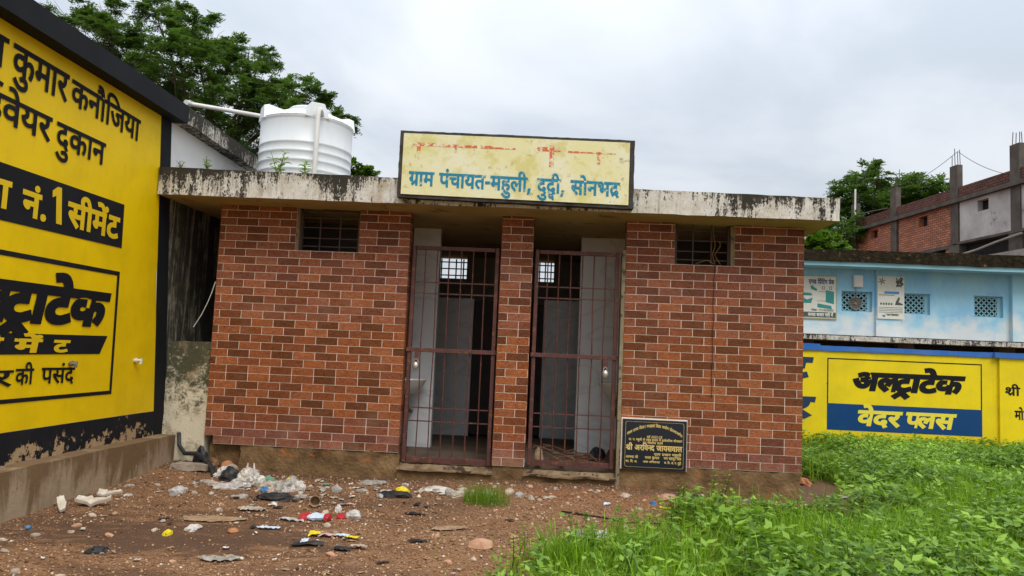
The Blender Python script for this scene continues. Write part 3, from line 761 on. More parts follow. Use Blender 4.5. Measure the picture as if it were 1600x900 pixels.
    'े': (0, [[(-97, 353), (-121, 425), (-133, 447), (-147, 462), (-163, 470), (-181, 473), (-221, 465), (-235, 507), (-202, 514), (-183, 515), (-163, 513), (-145, 508), (-129, 500), (-114, 488), (-101, 471), (-88, 450), (-79, 431), (-62, 382), (-54, 353)]]),
    'ो': (149, [[(98, 316), (98, 0), (51, 0), (51, 316), (0, 316), (0, 357), (157, 357), (157, 316)], [(52, 353), (28, 425), (15, 447), (2, 462), (-14, 470), (-32, 473), (-72, 465), (-86, 507), (-53, 514), (-34, 515), (-14, 513), (4, 508), (20, 500), (34, 488), (48, 471), (61, 450), (70, 431), (87, 382), (95, 353)]]),
    'ौ': (149, [[(98, 316), (98, 0), (51, 0), (51, 316), (0, 316), (0, 357), (157, 357), (157, 316)], [(46, 353), (31, 373), (18, 387), (5, 396), (-8, 401), (-35, 404), (-47, 403), (-82, 392), (-97, 431), (-84, 437), (-70, 441), (-38, 444), (-14, 441), (7, 432), (26, 417), (41, 397), (44, 399), (29, 432), (21, 445), (10, 459), (-2, 468), (-16, 473), (-33, 475), (-56, 473), (-73, 467), (-86, 507), (-53, 514), (-34, 515), (-14, 513), (4, 508), (20, 500), (34, 488), (48, 471), (61, 450), (70, 431), (87, 382), (95, 353)]]),
    'ं': (0, [[(-106, 443), (-104, 456), (-97, 467), (-87, 474), (-75, 477), (-62, 474), (-52, 467), (-45, 456), (-43, 443), (-45, 431), (-52, 420), (-62, 413), (-75, 410), (-87, 413), (-97, 420), (-104, 431)]]),
    '0': (316, [[(158, -6), (127, -2), (100, 8), (78, 26), (60, 50), (48, 74), (39, 102), (33, 133), (29, 168), (28, 238), (35, 295), (40, 319), (51, 348), (65, 372), (82, 391), (103, 405), (129, 414), (158, 416), (189, 413), (216, 403), (239, 385), (257, 361), (269, 337), (278, 310), (284, 278), (288, 244), (289, 174), (277, 92), (266, 63), (252, 39), (235, 20), (213, 5), (188, -3)], [(158, 38), (184, 43), (204, 56), (219, 79), (227, 103), (233, 132), (237, 166), (238, 206), (237, 245), (233, 279), (227, 308), (219, 331), (204, 354), (184, 368), (158, 373), (132, 368), (112, 354), (97, 331), (89, 308), (84, 279), (80, 245), (79, 206), (80, 166), (84, 132), (89, 103), (97, 80), (112, 57), (132, 43)]]),
    '1': (316, [[(150, 0), (152, 357), (136, 341), (77, 292), (50, 326), (157, 410), (199, 410), (199, 0)]]),
    '2': (316, [[(27, 44), (196, 237), (204, 253), (210, 269), (214, 286), (215, 304), (213, 325), (207, 341), (196, 355), (183, 365), (167, 371), (149, 373), (124, 370), (101, 362), (80, 350), (60, 334), (31, 368), (64, 392), (83, 402), (104, 410), (126, 414), (149, 416), (183, 413), (211, 403), (235, 387), (252, 365), (263, 338), (267, 306), (265, 285), (261, 266), (254, 246), (233, 209), (90, 49), (90, 47), (283, 47), (283, 0), (27, 0)]]),
    '3': (316, [[(132, -6), (92, -4), (56, 3), (39, 9), (23, 17), (23, 64), (57, 50), (113, 38), (130, 37), (162, 40), (187, 47), (206, 59), (219, 75), (227, 95), (230, 118), (227, 141), (217, 160), (201, 173), (180, 183), (154, 189), (123, 191), (86, 191), (86, 233), (123, 233), (151, 236), (174, 243), (193, 255), (206, 271), (214, 289), (217, 311), (212, 337), (198, 356), (184, 365), (167, 371), (147, 373), (128, 372), (110, 369), (51, 339), (25, 374), (40, 385), (57, 395), (77, 404), (99, 410), (122, 414), (147, 416), (184, 413), (214, 403), (238, 387), (256, 366), (266, 342), (269, 314), (267, 288), (259, 266), (245, 248), (227, 233), (206, 223), (181, 216), (181, 214), (211, 208), (236, 198), (256, 183), (271, 164), (279, 142), (282, 117), (278, 83), (266, 53), (245, 28), (224, 13), (198, 3), (168, -4)]]),
    '4': (316, [[(196, 92), (6, 92), (6, 137), (192, 412), (245, 412), (245, 138), (305, 138), (305, 92), (245, 92), (245, 0), (196, 0)], [(196, 138), (199, 360), (197, 360), (186, 334), (172, 309), (56, 138)]]),
    '5': (316, [[(137, -6), (82, 0), (57, 7), (37, 17), (37, 65), (51, 57), (67, 50), (103, 41), (138, 38), (165, 40), (188, 47), (207, 59), (221, 76), (229, 98), (232, 126), (229, 151), (221, 171), (207, 188), (188, 199), (164, 206), (136, 209), (71, 201), (45, 217), (61, 410), (254, 410), (254, 364), (105, 364), (94, 246), (153, 252), (177, 250), (199, 246), (220, 238), (238, 228), (254, 214), (267, 198), (277, 179), (282, 157), (284, 132), (282, 101), (275, 74), (263, 51), (246, 31), (225, 15), (200, 3), (170, -3)]]),
    '6': (316, [[(165, -6), (141, -4), (119, 3), (98, 14), (79, 29), (63, 49), (49, 74), (42, 95), (36, 119), (33, 146), (32, 199), (36, 245), (45, 290), (60, 330), (83, 365), (98, 380), (115, 392), (135, 402), (157, 410), (182, 414), (211, 416), (236, 415), (259, 411), (259, 367), (213, 374), (189, 372), (168, 368), (150, 361), (135, 351), (122, 339), (112, 325), (103, 309), (96, 291), (91, 272), (85, 231), (84, 209), (87, 209), (101, 228), (119, 243), (135, 251), (153, 255), (173, 257), (206, 253), (235, 242), (258, 224), (276, 200), (287, 169), (290, 132), (288, 102), (282, 75), (271, 51), (256, 31), (231, 11), (201, -2)], [(165, 37), (186, 40), (204, 48), (220, 60), (231, 78), (238, 102), (241, 132), (239, 156), (232, 177), (222, 194), (208, 206), (189, 214), (167, 217), (143, 214), (122, 205), (106, 193), (93, 177), (85, 160), (83, 142), (85, 117), (92, 93), (103, 71), (119, 53), (140, 41)]]),
    '7': (316, [[(237, 364), (25, 364), (25, 410), (289, 410), (289, 369), (133, 0), (79, 0)]]),
    '8': (316, [[(159, -6), (121, -2), (89, 7), (63, 24), (45, 46), (34, 73), (30, 105), (32, 131), (40, 153), (53, 173), (70, 189), (88, 203), (109, 215), (92, 227), (76, 241), (62, 257), (52, 275), (45, 295), (43, 318), (45, 339), (50, 357), (59, 373), (71, 386), (85, 397), (102, 406), (120, 412), (139, 415), (159, 416), (179, 415), (198, 412), (216, 406), (233, 397), (247, 386), (258, 373), (267, 357), (272, 339), (274, 318), (272, 294), (265, 274), (253, 257), (238, 242), (220, 229), (200, 217), (222, 205), (242, 190), (260, 174), (275, 155), (284, 133), (287, 107), (285, 85), (280, 65), (271, 47), (259, 32), (244, 19), (226, 8), (206, 0), (183, -4)], [(159, 238), (192, 257), (205, 268), (216, 281), (222, 297), (224, 316), (220, 341), (206, 359), (193, 367), (177, 372), (158, 374), (131, 370), (111, 359), (97, 341), (93, 316), (95, 297), (101, 281), (112, 268), (125, 257), (141, 247)], [(157, 37), (182, 39), (202, 45), (217, 56), (228, 70), (235, 87), (237, 106), (235, 124), (228, 140), (216, 154), (200, 168), (178, 182), (151, 195), (130, 184), (112, 171), (98, 157), (88, 141), (82, 124), (80, 104), (82, 85), (88, 69), (99, 55), (113, 45), (133, 39)]]),
    '9': (316, [[(109, -6), (61, -1), (61, 43), (107, 36), (131, 38), (152, 42), (170, 49), (185, 59), (198, 71), (209, 85), (217, 101), (224, 119), (229, 138), (235, 179), (236, 201), (233, 201), (219, 183), (201, 167), (185, 159), (167, 155), (146, 153), (114, 157), (85, 168), (62, 186), (44, 211), (33, 241), (30, 278), (32, 308), (38, 335), (49, 359), (63, 379), (89, 400), (119, 412), (155, 416), (179, 414), (202, 407), (223, 396), (241, 381), (257, 361), (271, 337), (284, 291), (287, 264), (288, 212), (284, 165), (275, 121), (260, 80), (237, 45), (222, 30), (205, 18), (185, 8), (163, 0), (138, -4)], [(153, 194), (177, 196), (198, 205), (214, 217), (227, 233), (235, 251), (237, 268), (235, 293), (228, 317), (217, 339), (201, 357), (180, 369), (155, 373), (134, 370), (116, 363), (101, 350), (89, 332), (82, 308), (79, 278), (81, 254), (88, 233), (98, 216), (112, 204), (131, 196)]]),
    '.': (154, [[(41, 31), (44, 49), (52, 61), (63, 67), (76, 70), (90, 67), (102, 61), (110, 49), (113, 31), (110, 13), (102, 1), (90, -6), (76, -8), (63, -6), (52, 1), (44, 13)]]),
    '-': (195, [[(28, 194), (167, 194), (167, 147), (28, 147)]]),
    ',': (154, [[(26, -74), (48, 23), (55, 67), (110, 67), (114, 60), (109, 39), (65, -74)]]),
    '/': (246, [[(175, 478), (222, 478), (72, -95), (24, -95)]]),
    'C': (345, [[(54, 410), (290, 410), (290, 0), (54, 0)], [(261, 29), (261, 381), (83, 381), (83, 29)]]),
}


def area2(c):
    return sum(c[i - 1][0] * c[i][1] - c[i][0] * c[i - 1][1] for i in range(len(c)))


def clip_right(c, xm):
    out = []
    for i in range(len(c)):
        a, b = c[i - 1], c[i]
        ia, ib = a[0] <= xm, b[0] <= xm
        if ia != ib:
            f = (xm - a[0]) / (b[0] - a[0])
            out.append((xm, a[1] + f * (b[1] - a[1])))
        if ib:
            out.append(b)
    return out


def embolden(cs, off):
    """push every outline out by off (outer rings are the larger ones; holes wind the other way)"""
    if not off or not cs:
        return cs
    big = max(cs, key=lambda c: abs(area2(c)))
    sgn = 1.0 if area2(big) > 0 else -1.0
    res = []
    for c in cs:
        n = len(c)
        o = []
        for i in range(n):
            a, b, d = Vector(c[i - 1]), Vector(c[i]), Vector(c[(i + 1) % n])
            e1, e2 = (b - a), (d - b)
            if e1.length < 1e-6 or e2.length < 1e-6:
                o.append(tuple(b))
                continue
            e1.normalize(); e2.normalize()
            n1, n2 = Vector((e1.y, -e1.x)) * sgn, Vector((e2.y, -e2.x)) * sgn
            mv = n1 + n2
            if mv.length < 0.3:
                mv = n1
            else:
                mv = mv / max(0.45, mv.length_squared / 2)
            o.append(tuple(b + mv * off))
        res.append(o)
    return res


def lay_out(text, track=0, bold=0):
    """visual-order text -> [outlines per sign], width. ~ half form, ` diagonal r below, ^ forked r below, @ r above, & small d below"""
    out, pen, last = [], 0.0, None
    i = 0
    while i < len(text):
        ch = text[i]
        if ch == ' ':
            pen += 190
            i += 1
            continue
        dx = dy = 0
        if ch == '`':
            out.append([[(pen - 75, 175), (pen - 75, 120), (pen - 205, 5), (pen - 232, 40)]])
            i += 1
            continue
        if ch == '^':
            cx = pen - 150
            out.append([[(cx, -5), (cx + 125, -120), (cx + 90, -152), (cx, -68), (cx - 90, -152), (cx - 125, -120)]])
            i += 1
            continue
        if ch == '|':
            out.append([[(pen + 20, -60), (pen + 20, 420), (pen + 55, 420), (pen + 55, -60)]])
            pen += 90
            i += 1
            continue
        if ch == '@':
            a, cs = GLYPHS['े']
            mid = -144
            out.append([[(pen + 2 * mid - x + 20, y) for x, y in reversed(c)] for c in cs])
            i += 1
            continue
        if ch == '&':
            a, cs = GLYPHS['द']
            out.append([[(pen - 235 + x * 0.62, y * 0.55 - 165) for x, y in c] for c in cs])
            i += 1
            continue
        a, cs = GLYPHS[ch]
        if i + 1 < len(text) and text[i + 1] == '~':
            cut = a - 84
            cs = [c for c in (clip_right(c, cut) for c in cs) if len(c) > 2]
            a = cut
            i += 1
        if ch in 'ुू' and last == 'क':
            dx = -135
        if ch in 'ुू' and last in 'दह':
            dy = -55
            dx = -20
        if ch == 'ं' and last in 'ेी':
            dx = 40
        out.append([[(x + pen + dx, y + dy) for x, y in c] for c in cs])
        pen += a + (track if a else 0)
        last = ch
        i += 1
    return [embolden(c, bold) for c in out if c], pen


def letter_mesh(m, text, p0, p1, up, height, bold=8, track=0, slant=0.0, lift=None, arc=0.0):
    """write text so that its head line runs from p0 to p1; height = head line down to the foot of the letters"""
    p0, p1, up = Vector(p0), Vector(p1), Vector(up).normalized()
    U = p1 - p0
    signs, width = lay_out(text, track, bold)
    N = U.cross(up).normalized() if lift is None else Vector(lift)
    s = height / 357.0
    for k, cs in enumerate(signs):
        pts_, loops_ = [], []
        for c in cs:
            loops_.append(list(range(len(pts_), len(pts_) + len(c))))
            pts_ += [Vector((x, y)) for x, y in c]
        cdt = delaunay_2d_cdt(pts_, [], loops_, 2, 0.01)
        flat, tri = cdt[0], cdt[2]
        vs = []
        for x, y in flat:
            f = x / width
            q = p0 + U * f + up * ((y - 357) * s) + U.normalized() * (slant * (y - 357) * s) + N * (0.0012 + 0.0004 * (k % 3))
            if arc:
                q = q + up * (arc * (1 - (2 * f - 1) ** 2))
            vs.append(q)
        m.add(vs, [tuple(t_) for t_ in tri])
    return m


def sheet(m, pts):
    """one flat polygon"""
    m.face(pts)
    return m


# ================================================================== the ground
def graded(a, b, lo, hi, fine, n_out):
    """coordinates from a to b, fine between lo and hi, ever coarser outside"""
    mid = list(np.arange(lo, hi + 1e-6, fine))
    left = [lo - (lo - a) * (k / n_out) ** 3 for k in range(1, n_out + 1)]
    right = [hi + (b - hi) * (k / n_out) ** 3 for k in range(1, n_out + 1)]
    return left[::-1] + mid + right


xs_ = graded(-900, 900, -1.6, 9.0, 0.07, 16)
ys_ = graded(-600, 1400, -4.2, 1.8, 0.07, 16)
gm_ = MB()
for y in ys_:
    for x in xs_:
        gm_.v.append((x, y, gz(x, y)))
nx_ = len(xs_)
for j in range(len(ys_) - 1):
    for i in range(nx_ - 1):
        a = j * nx_ + i
        gm_.f.append((a, a + 1, a + 1 + nx_, a + nx_))
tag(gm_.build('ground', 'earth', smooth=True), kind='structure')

# ================================================================== toilet block
TB = thing('toilet_block', 'small public toilet faced with red brick tiles, white slab roof and two barred gates', 'building', (0, 0, -0.25))
WB = 5.62          # width
O1, O2, P0, P1 = 1.88, 3.93, 2.77, 3.075     # gate openings and the pier between
HT = 2.36
ROW, BL, GAP = 0.0754, 0.2145, 0.0046
BRNG = random.Random(11)


def bricks(m, o, U, V, N, w, h, holes=(), shift=0.0, pairs=(3, 9, 27)):
    """courses of tile-bricks on the rectangle w x h that starts at o; U, V in its plane, N out of it"""
    o, U, V, N = Vector(o), Vector(U), Vector(V), Vector(N)
    nr = int(math.ceil(h / ROW))
    off = 0
    for r in range(nr):
        if r not in pairs:
            off ^= 1
        z0, z1 = r * ROW + GAP / 2, min((r + 1) * ROW - GAP / 2, h)
        if z1 - z0 < 0.008:
            continue
        x = -((0.5 if off else 0.0) * BL + shift) % BL - BL
        k = 0
        while x < w:
            spans = [(max(x + GAP / 2, 0.0), min(x + BL - GAP / 2, w))]
            for (hx0, hx1, hz0, hz1) in holes:
                if z1 > hz0 + 0.01 and z0 < hz1 - 0.01:
                    ns = []
                    for a, b in spans:
                        if b <= hx0 or a >= hx1:
                            ns.append((a, b))
                        else:
                            if a < hx0:
                                ns.append((a, hx0))
                            if b > hx1:
                                ns.append((hx1, b))
                    spans = ns
            dark = (k + (r // 2) * (1 if off else 0)) % 2
            tint = min(1, max(0, (0.34 if dark else 0.70) + BRNG.uniform(-0.22, 0.22)))
            batch = 0.0  # upper rows get a painted sky reflection, bottom rows are dusty
            if r <= 1:
                batch = 0.75
            elif r <= 3:
                batch = 0.40
            elif r >= 21:
                batch = 0.62
            elif r >= 16:
                batch = 0.36
            batch = min(1, max(0, batch + BRNG.uniform(-0.22, 0.22)))
            for a, b in spans:
                if b - a < 0.008:
                    continue
                c = 0.0012
                f0 = [(a, z0), (b, z0), (b, z1), (a, z1)]
                f1 = [(a + c, z0 + c), (b - c, z0 + c), (b - c, z1 - c), (a + c, z1 - c)]
                P = lambda q, d: o + U * q[0] + V * q[1] + N * d
                jit = BRNG.uniform(0, 0.0012)
                lo = [P(q, -0.0035) for q in f0]
                hi = [P(q, jit) for q in f1]
                m.face(hi, tint=tint, batch=batch)
                for i in range(4):
                    m.face([lo[i], lo[(i + 1) % 4], hi[(i + 1) % 4], hi[i]], tint=tint, batch=batch)
            x += BL
            k += 1


V1 = (0.758, 1.385)      # ventilators, z from 1.885 up
V2 = (4.414, 4.976)
VZ = 1.885
cl_ = MB()
bricks(cl_, (0, 0, 0), (1, 0, 0), (0, 0, 1), (0, -1, 0), O1, HT, holes=[(V1[0], V1[1], VZ, 9), (-1, 0.085, -1, 0.0754)], shift=0.05)
bricks(cl_, (O2 + 0.03, 0, 0), (1, 0, 0), (0, 0, 1), (0, -1, 0), WB - O2 - 0.03, HT, holes=[(V2[0] - O2 - 0.03, V2[1] - O2 - 0.03, VZ, 9)], shift=0.11, pairs=(3, 8, 26))
bricks(cl_, (P0 + 0.0, 0, -0.072), (1, 0, 0), (0, 0, 1), (0, -1, 0), P1 - P0, HT + 0.07, shift=0.02, pairs=(2, 17, 22))
# returns inside the openings and the far side of the block
bricks(cl_, (O1, 0.0, 0), (0, 1, 0), (0, 0, 1), (1, 0, 0), 0.15, HT, shift=0.1)
bricks(cl_, (O2 + 0.03, 0.15, 0), (0, -1, 0), (0, 0, 1), (-1, 0, 0), 0.15, HT, shift=0.1)
bricks(cl_, (P0, 0.15, 0), (0, -1, 0), (0, 0, 1), (-1, 0, 0), 0.15, HT, shift=0.1)
bricks(cl_, (P1, 0.0, 0), (0, 1, 0), (0, 0, 1), (1, 0, 0), 0.15, HT, shift=0.1)
bricks(cl_, (WB, 0.0, 0), (0, 1, 0), (0, 0, 1), (1, 0, 0), 3.6, HT, shift=0.1)
cl_.build('tile_cladding', 'brick_tile', TB)

# masonry behind the tiles, its face showing as grout
wm_ = MB()
g_ = 0.003
for (a, b, z0) in ((0.002, V1[0], 0.075), (V1[1], O1 - g_, -0.002), (O2 + 0.03 + g_, V2[0], -0.002), (V2[1], WB - g_, -0.002)):
    wm_.box(a, b, g_, 0.15 - g_, z0, HT)
wm_.box(V1[0], V1[1], g_, 0.15 - g_, -0.002, VZ)
wm_.box(V2[0], V2[1], g_, 0.15 - g_, -0.002, VZ)
wm_.box(0.09, V1[0], g_, 0.15 - g_, -0.002, 0.074)
wm_.box(P0 + g_, P1 - g_, g_, 0.15 - g_, -0.074, HT)
wm_.box(WB - 0.15, WB - g_, 0.15, 3.6, -0.002, HT)
wm_.build('front_wall', 'grout', TB)
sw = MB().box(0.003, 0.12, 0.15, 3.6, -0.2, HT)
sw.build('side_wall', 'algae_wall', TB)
# rough plaster round the ventilators
for (a, b, wl0, wr0) in ((V1[0], V1[1], 0.026, 0.006), (V2[0], V2[1], 0.006, 0.034)):
    vr = MB()
    vr.box(a - 0.002, a + wl0, 0.010, 0.152, VZ - 0.004, HT)
    vr.box(b - wr0, b + 0.002, 0.012, 0.152, VZ - 0.004, HT)
    vr.box(a + wl0, b - wr0, 0.02, 0.152, VZ - 0.004, VZ + 0.006)
    vr.build('ventilator_plaster', 'dirty_plaster', TB)

# plinth below the tiles, broken away at the left foot
rbox(0.34, O1 + 0.0, 0.012, 0.5, -0.42, -0.003, 0.05, 0.022).build('plinth', 'plinth', TB, smooth=True)
rbox(0.02, 0.33, 0.09, 0.5, -0.42, -0.003, 0.05, 0.022).build('plinth', 'plinth', TB, smooth=True)
rbox(O2 - 0.0, WB - 0.01, 0.006, 3.55, -0.42, -0.003, 0.05, 0.022).build('plinth', 'plinth', TB, smooth=True)
rbox(P0 + 0.012, P1 - 0.012, 0.02, 0.4, -0.42, -0.076, 0.05, 0.012).build('plinth', 'plinth', TB, smooth=True)
pl_ = rbox(O2 - 0.005, O2 + 0.028, -0.012, 0.13, -0.22, 2.0, 0.08, 0.002)
pl_.build('plaster_strip', 'dirty_plaster', TB, smooth=True)
for (a, b) in ((O1 + 0.0, P0 + 0.01), (P1 - 0.01, O2 - 0.006)):
    rough_block(lambda u, v, w, a=a, b=b: (a + (b - a) * u, -0.055 + 0.40 * v + 0.03 * noise.noise((u * 5, 2.0, a)), -0.150 + (0.045 if v > 0.2 else 0.016) * w), 24, 10, 3, 0.010, 9).build('threshold', 'threshold', TB, smooth=True)
    rough_block(lambda u, v, w, a=a, b=b: (a + (b - a) * u, -0.015 + 0.36 * v, -0.42 + 0.27 * w), 20, 8, 5, 0.016, 9).build('threshold_base', 'plinth', TB, smooth=True)

# roof slab: its lip runs a little downhill to the right
sx0, sx1 = -0.43, 5.79


def slab_fn(u, v, w):
    x = sx0 + (sx1 - sx0) * u
    zt = 2.574 - 0.100 * u
    zb = 2.316 - 0.044 * u
    return (x, -0.42 + 4.1 * v, zb + (zt - zb) * w)


slab = rough_block(slab_fn, 60, 10, 4, 0.006, 6.0)
so = slab.build('roof_slab', 'slab_edge', TB, smooth=True)
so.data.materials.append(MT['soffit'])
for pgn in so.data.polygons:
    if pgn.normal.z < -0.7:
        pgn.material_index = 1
# inside: floor, middle wall, cubicle walls, back wall with two barred ventilators
MB().box(0.1, WB - 0.1, 0.16, 3.6, -0.30, -0.062).build('cell_floor', 'cell_floor', TB)
iw = MB()
iw.box(P0 + 0.06, P1 - 0.06, 0.151, 3.5, -0.06, HT)
iw.build('middle_wall', 'room_plaster', TB)
MB().box(0.13, 1.74, 0.95, 1.05, -0.06, HT).build('room_wall', 'painted_room_shade', TB)  # rest of the marble wall, coloured dark to stand for shade
MB().box(4.12, WB - 0.16, 1.15, 1.25, -0.06, HT).build('room_wall', 'painted_room_shade', TB)
MB().box(1.74, 2.035, 0.95, 1.05, -0.06, HT).build('marble_wall', 'marble_tile', TB)
MB().box(3.575, 4.12, 1.15, 1.25, -0.06, HT).build('marble_wall', 'marble_tile', TB)
MB().box(0.13, 2.30, 2.2, 2.28, -0.06, 1.63).build('cubicle_wall', 'marble_tile', TB)
MB().box(2.62, P0 + 0.058, 2.2, 2.28, -0.06, 1.63).build('cubicle_wall', 'marble_tile', TB)
MB().box(P1 + 0.10, WB - 0.16, 2.36, 2.44, -0.06, 1.66).build('cubicle_wall', 'marble_tile', TB)
MB().box(2.301, 2.619, 2.21, 2.25, -0.04, 1.60).build('cubicle_door', 'door_dark', TB, bevel=0.004)
MB().box(P1 - 0.05, P1 + 0.098, 2.37, 2.41, -0.04, 1.60).build('cubicle_door', 'door_dark', TB, bevel=0.004)
bw = MB()
BV = [(1.63, 2.05, 1.99, 2.27), (2.96, 3.28, 1.99, 2.27)]
bw.box(0.1, WB, 3.4, 3.52, -0.06, 1.99)
bw.box(0.1, BV[0][0], 3.4, 3.52, 1.99, HT)
bw.box(BV[0][1], BV[1][0], 3.4, 3.52, 1.99, HT)
bw.box(BV[1][1], WB, 3.4, 3.52, 1.99, HT)
bw.build('back_wall', 'room_plaster', TB)
for (a, b, c, d) in BV:
    gr = MB()
    for k in range(4):
        x = a + (b - a) * (k + 0.5) / 4
        gr.box(x - 0.009, x + 0.009, 3.44, 3.458, c, d)
    for k in range(3):
        z = c + (d - c) * (k + 0.5) / 3
        gr.box(a, b, 3.425, 3.440, z - 0.008, z + 0.008)
    gr.build('back_grille', 'grille_metal', TB)
# front ventilator grilles
for (a, b) in (V1, V2):
    a, b = (a + 0.027, b - 0.007) if a < 2 else (a + 0.007, b - 0.035)
    gr = MB()
    for k in (1, 2):
        x = a + (b - a) * k / 3
        gr.box(x - 0.006, x + 0.006, 0.050, 0.062, VZ + 0.01, 2.31)
    for z in (VZ + 0.055, VZ + 0.135, VZ + 0.24, VZ + 0.335):
        gr.box(a, b, 0.062, 0.072, z - 0.005, z + 0.005)
    gr.box(a, a + 0.022, 0.045, 0.075, VZ + 0.01, 2.31)
    gr.box(b - 0.022, b, 0.045, 0.075, VZ + 0.01, 2.31)
    gr.box(a, b, 0.045, 0.075, 2.29, 2.312)
    gr.build('ventilator_grille', 'grille_metal', TB)
# wash basins on the marble
for (cx, cy, z) in ((1.80, 0.76, 0.66), (3.99, 0.95, 0.70)):
    b_ = MB()
    prof = [(0.05, z - 0.16), (0.10, z - 0.14), (0.16, z - 0.06), (0.19, z), (0.185, z + 0.012), (0.165, z + 0.004), (0.12, z - 0.06), (0.04, z - 0.10)]
    b_.lathe(prof, cx, cy, 24)
    b_.build('washbasin', 'ceramic', TB, smooth=True)
    MB().tube([(cx, cy, z - 0.15), (cx, cy, z - 0.28), (cx + 0.02, cy + 0.10, z - 0.34), (cx + 0.02, cy + 0.19, z - 0.34)], 0.016).build('waste_pipe', 'dust', TB, smooth=True)

# the two gates
for (a, b, zb, hasp_x) in ((1.905, 2.750, -0.088, 2.00), (3.100, 3.905, -0.060, 3.80)):
    gt = MB()
    y0, y1 = 0.055, 0.095
    zt = 1.985
    gt.box(a, a + 0.036, y0, y1, zb, zt)
    gt.box(b - 0.036, b, y0, y1, zb, zt)
    gt.box(a + 0.042, b - 0.042, y0 + 0.002, y1 - 0.002, zt - 0.040, zt - 0.002)
    gt.box(a + 0.042, b - 0.042, y0 + 0.002, y1 - 0.002, zb + 0.002, zb + 0.05)
    gt.box(a - 0.012, b + 0.010, y0 - 0.012, y0 - 0.001, 0.955, 0.995)
    o = gt.build('gate_frame', 'gate_metal', TB, bevel=0.003)
    br = MB()
    for k in range(6):
        x = a + 0.042 + (b - a - 0.084) * (k + 0.72) / 6.5
        w = 0.006 * math.sin(k * 2.1 + a)
        br.tube([(x, y0 + 0.018, zb + 0.05), (x + w, y0 + 0.020, 0.5), (x - w, y0 + 0.018, 0.97), (x + w * 0.5, y0 + 0.02, 1.5), (x, y0 + 0.018, zt - 0.035)], 0.0062, 6)
    for z in (1.631, 1.523, 0.424, 0.298):
        br.box(a + 0.04, b - 0.04, y0 + 0.026, y0 + 0.032, z - 0.006, z + 0.006)
    br.build('gate_bars', 'gate_metal', TB)
    hs = MB().box(hasp_x - 0.02, hasp_x + 0.02, y0 - 0.020, y0 - 0.013, 0.86, 0.985)
    hs.build('gate_hasp', 'gate_metal', TB)

for hx, lab in ((2.0, 'round steel padlock hanging on the left barred gate'), (3.80, 'round steel padlock hanging on the right barred gate')):
    pk = thing('padlock', lab, 'padlock', (hx, 0.02, 0.80))
    m = MB()
    vs = []
    m.lathe([(0.001, 0.782), (0.018, 0.786), (0.029, 0.803), (0.032, 0.822), (0.029, 0.841), (0.018, 0.856), (0.001, 0.860)], hx, 0.018, 20)
    m.build('lock_body', 'steel', pk, smooth=True)
    pts = [(hx + 0.016 * math.cos(q), 0.018, 0.868 + 0.020 * math.sin(q)) for q in [math.pi * k / 8 for k in range(9)]]
    MB().tube([(hx + 0.016, 0.018, 0.852)] + pts + [(hx - 0.016, 0.018, 0.852)], 0.0045, 6).build('shackle', 'steel', pk, smooth=True)

# ---- name board standing on the lip of the roof
SB = thing('name_board', 'pale yellow black-edged name board with blue Hindi lettering above the gates', 'sign board', (2.9, -0.45, 2.33))
SL, SR_ = 1.838, 3.962


def sb_fn(u, v, w):
    x = SL + (SR_ - SL) * u
    zb = 2.342 - 0.040 * u
    zt = 2.958 - 0.034 * u
    return (x, -0.500 + 0.100 * v, zb + (zt - zb) * w)


rough_block(sb_fn, 60, 3, 20, 0.005, 14).build('board', 'sign_black', SB, smooth=True)
px0, px1 = SL + 0.036, SR_ - 0.045


def sz(x, f):
    u = (x - SL) / (SR_ - SL)
    zb, zt = 2.342 - 0.040 * u + 0.030, 2.958 - 0.034 * u - 0.026
    return zb + (zt - zb) * f


pn = MB()
pn.box(0, 1, 0, 1, 0, 1)
pn.v = [(px0 + (px1 - px0) * x, -0.511 + 0.012 * y, sz(px0 + (px1 - px0) * x, z)) for x, y, z in pn.v]
pn.build('panel', 'sign_paint', SB)
lt = MB()
letter_mesh(lt, 'ग`ाम पंचायत-महुली, दुद&ी, सोनभद`', (px0 + 0.07, -0.5115, sz(px0, 0.365)), (px1 - 0.085, -0.5115, sz(px1, 0.345)), (0, 0, 1), 0.120, bold=18)
lt.build('lettering', 'sign_blue', SB)
reds = (MB(), MB())


def rdq(u0, u1, f0, f1, s=0.0):
    rd = reds[0] if u0 < 0.55 else reds[1]
    xa, xb = px0 + (px1 - px0) * u0, px0 + (px1 - px0) * u1
    y = -0.5120 - 0.0003 * len(rd.f)
    rd.face([(xa, y, sz(xa, f0)), (xb, y, sz(xb, f0 - s)), (xb, y, sz(xb, f1 - s)), (xa, y, sz(xa, f1))])


for u0, u1, f0, f1 in ((0.045, 0.14, 0.800, 0.855), (0.10, 0.33, 0.800, 0.845), (0.345, 0.40, 0.800, 0.85), (0.40, 0.50, 0.805, 0.83), (0.60, 0.70, 0.800, 0.825), (0.65, 0.67, 0.55, 0.90),
                       (0.73, 0.78, 0.795, 0.825), (0.78, 0.94, 0.800, 0.820), (0.86, 0.872, 0.63, 0.83), (0.062, 0.078, 0.68, 0.83), (0.23, 0.24, 0.72, 0.83), (0.595, 0.64, 0.83, 0.87)):
    rdq(u0, u1, f0, f1)
for rd in reds:
    rd.build('faded_lettering', 'sign_red', SB)

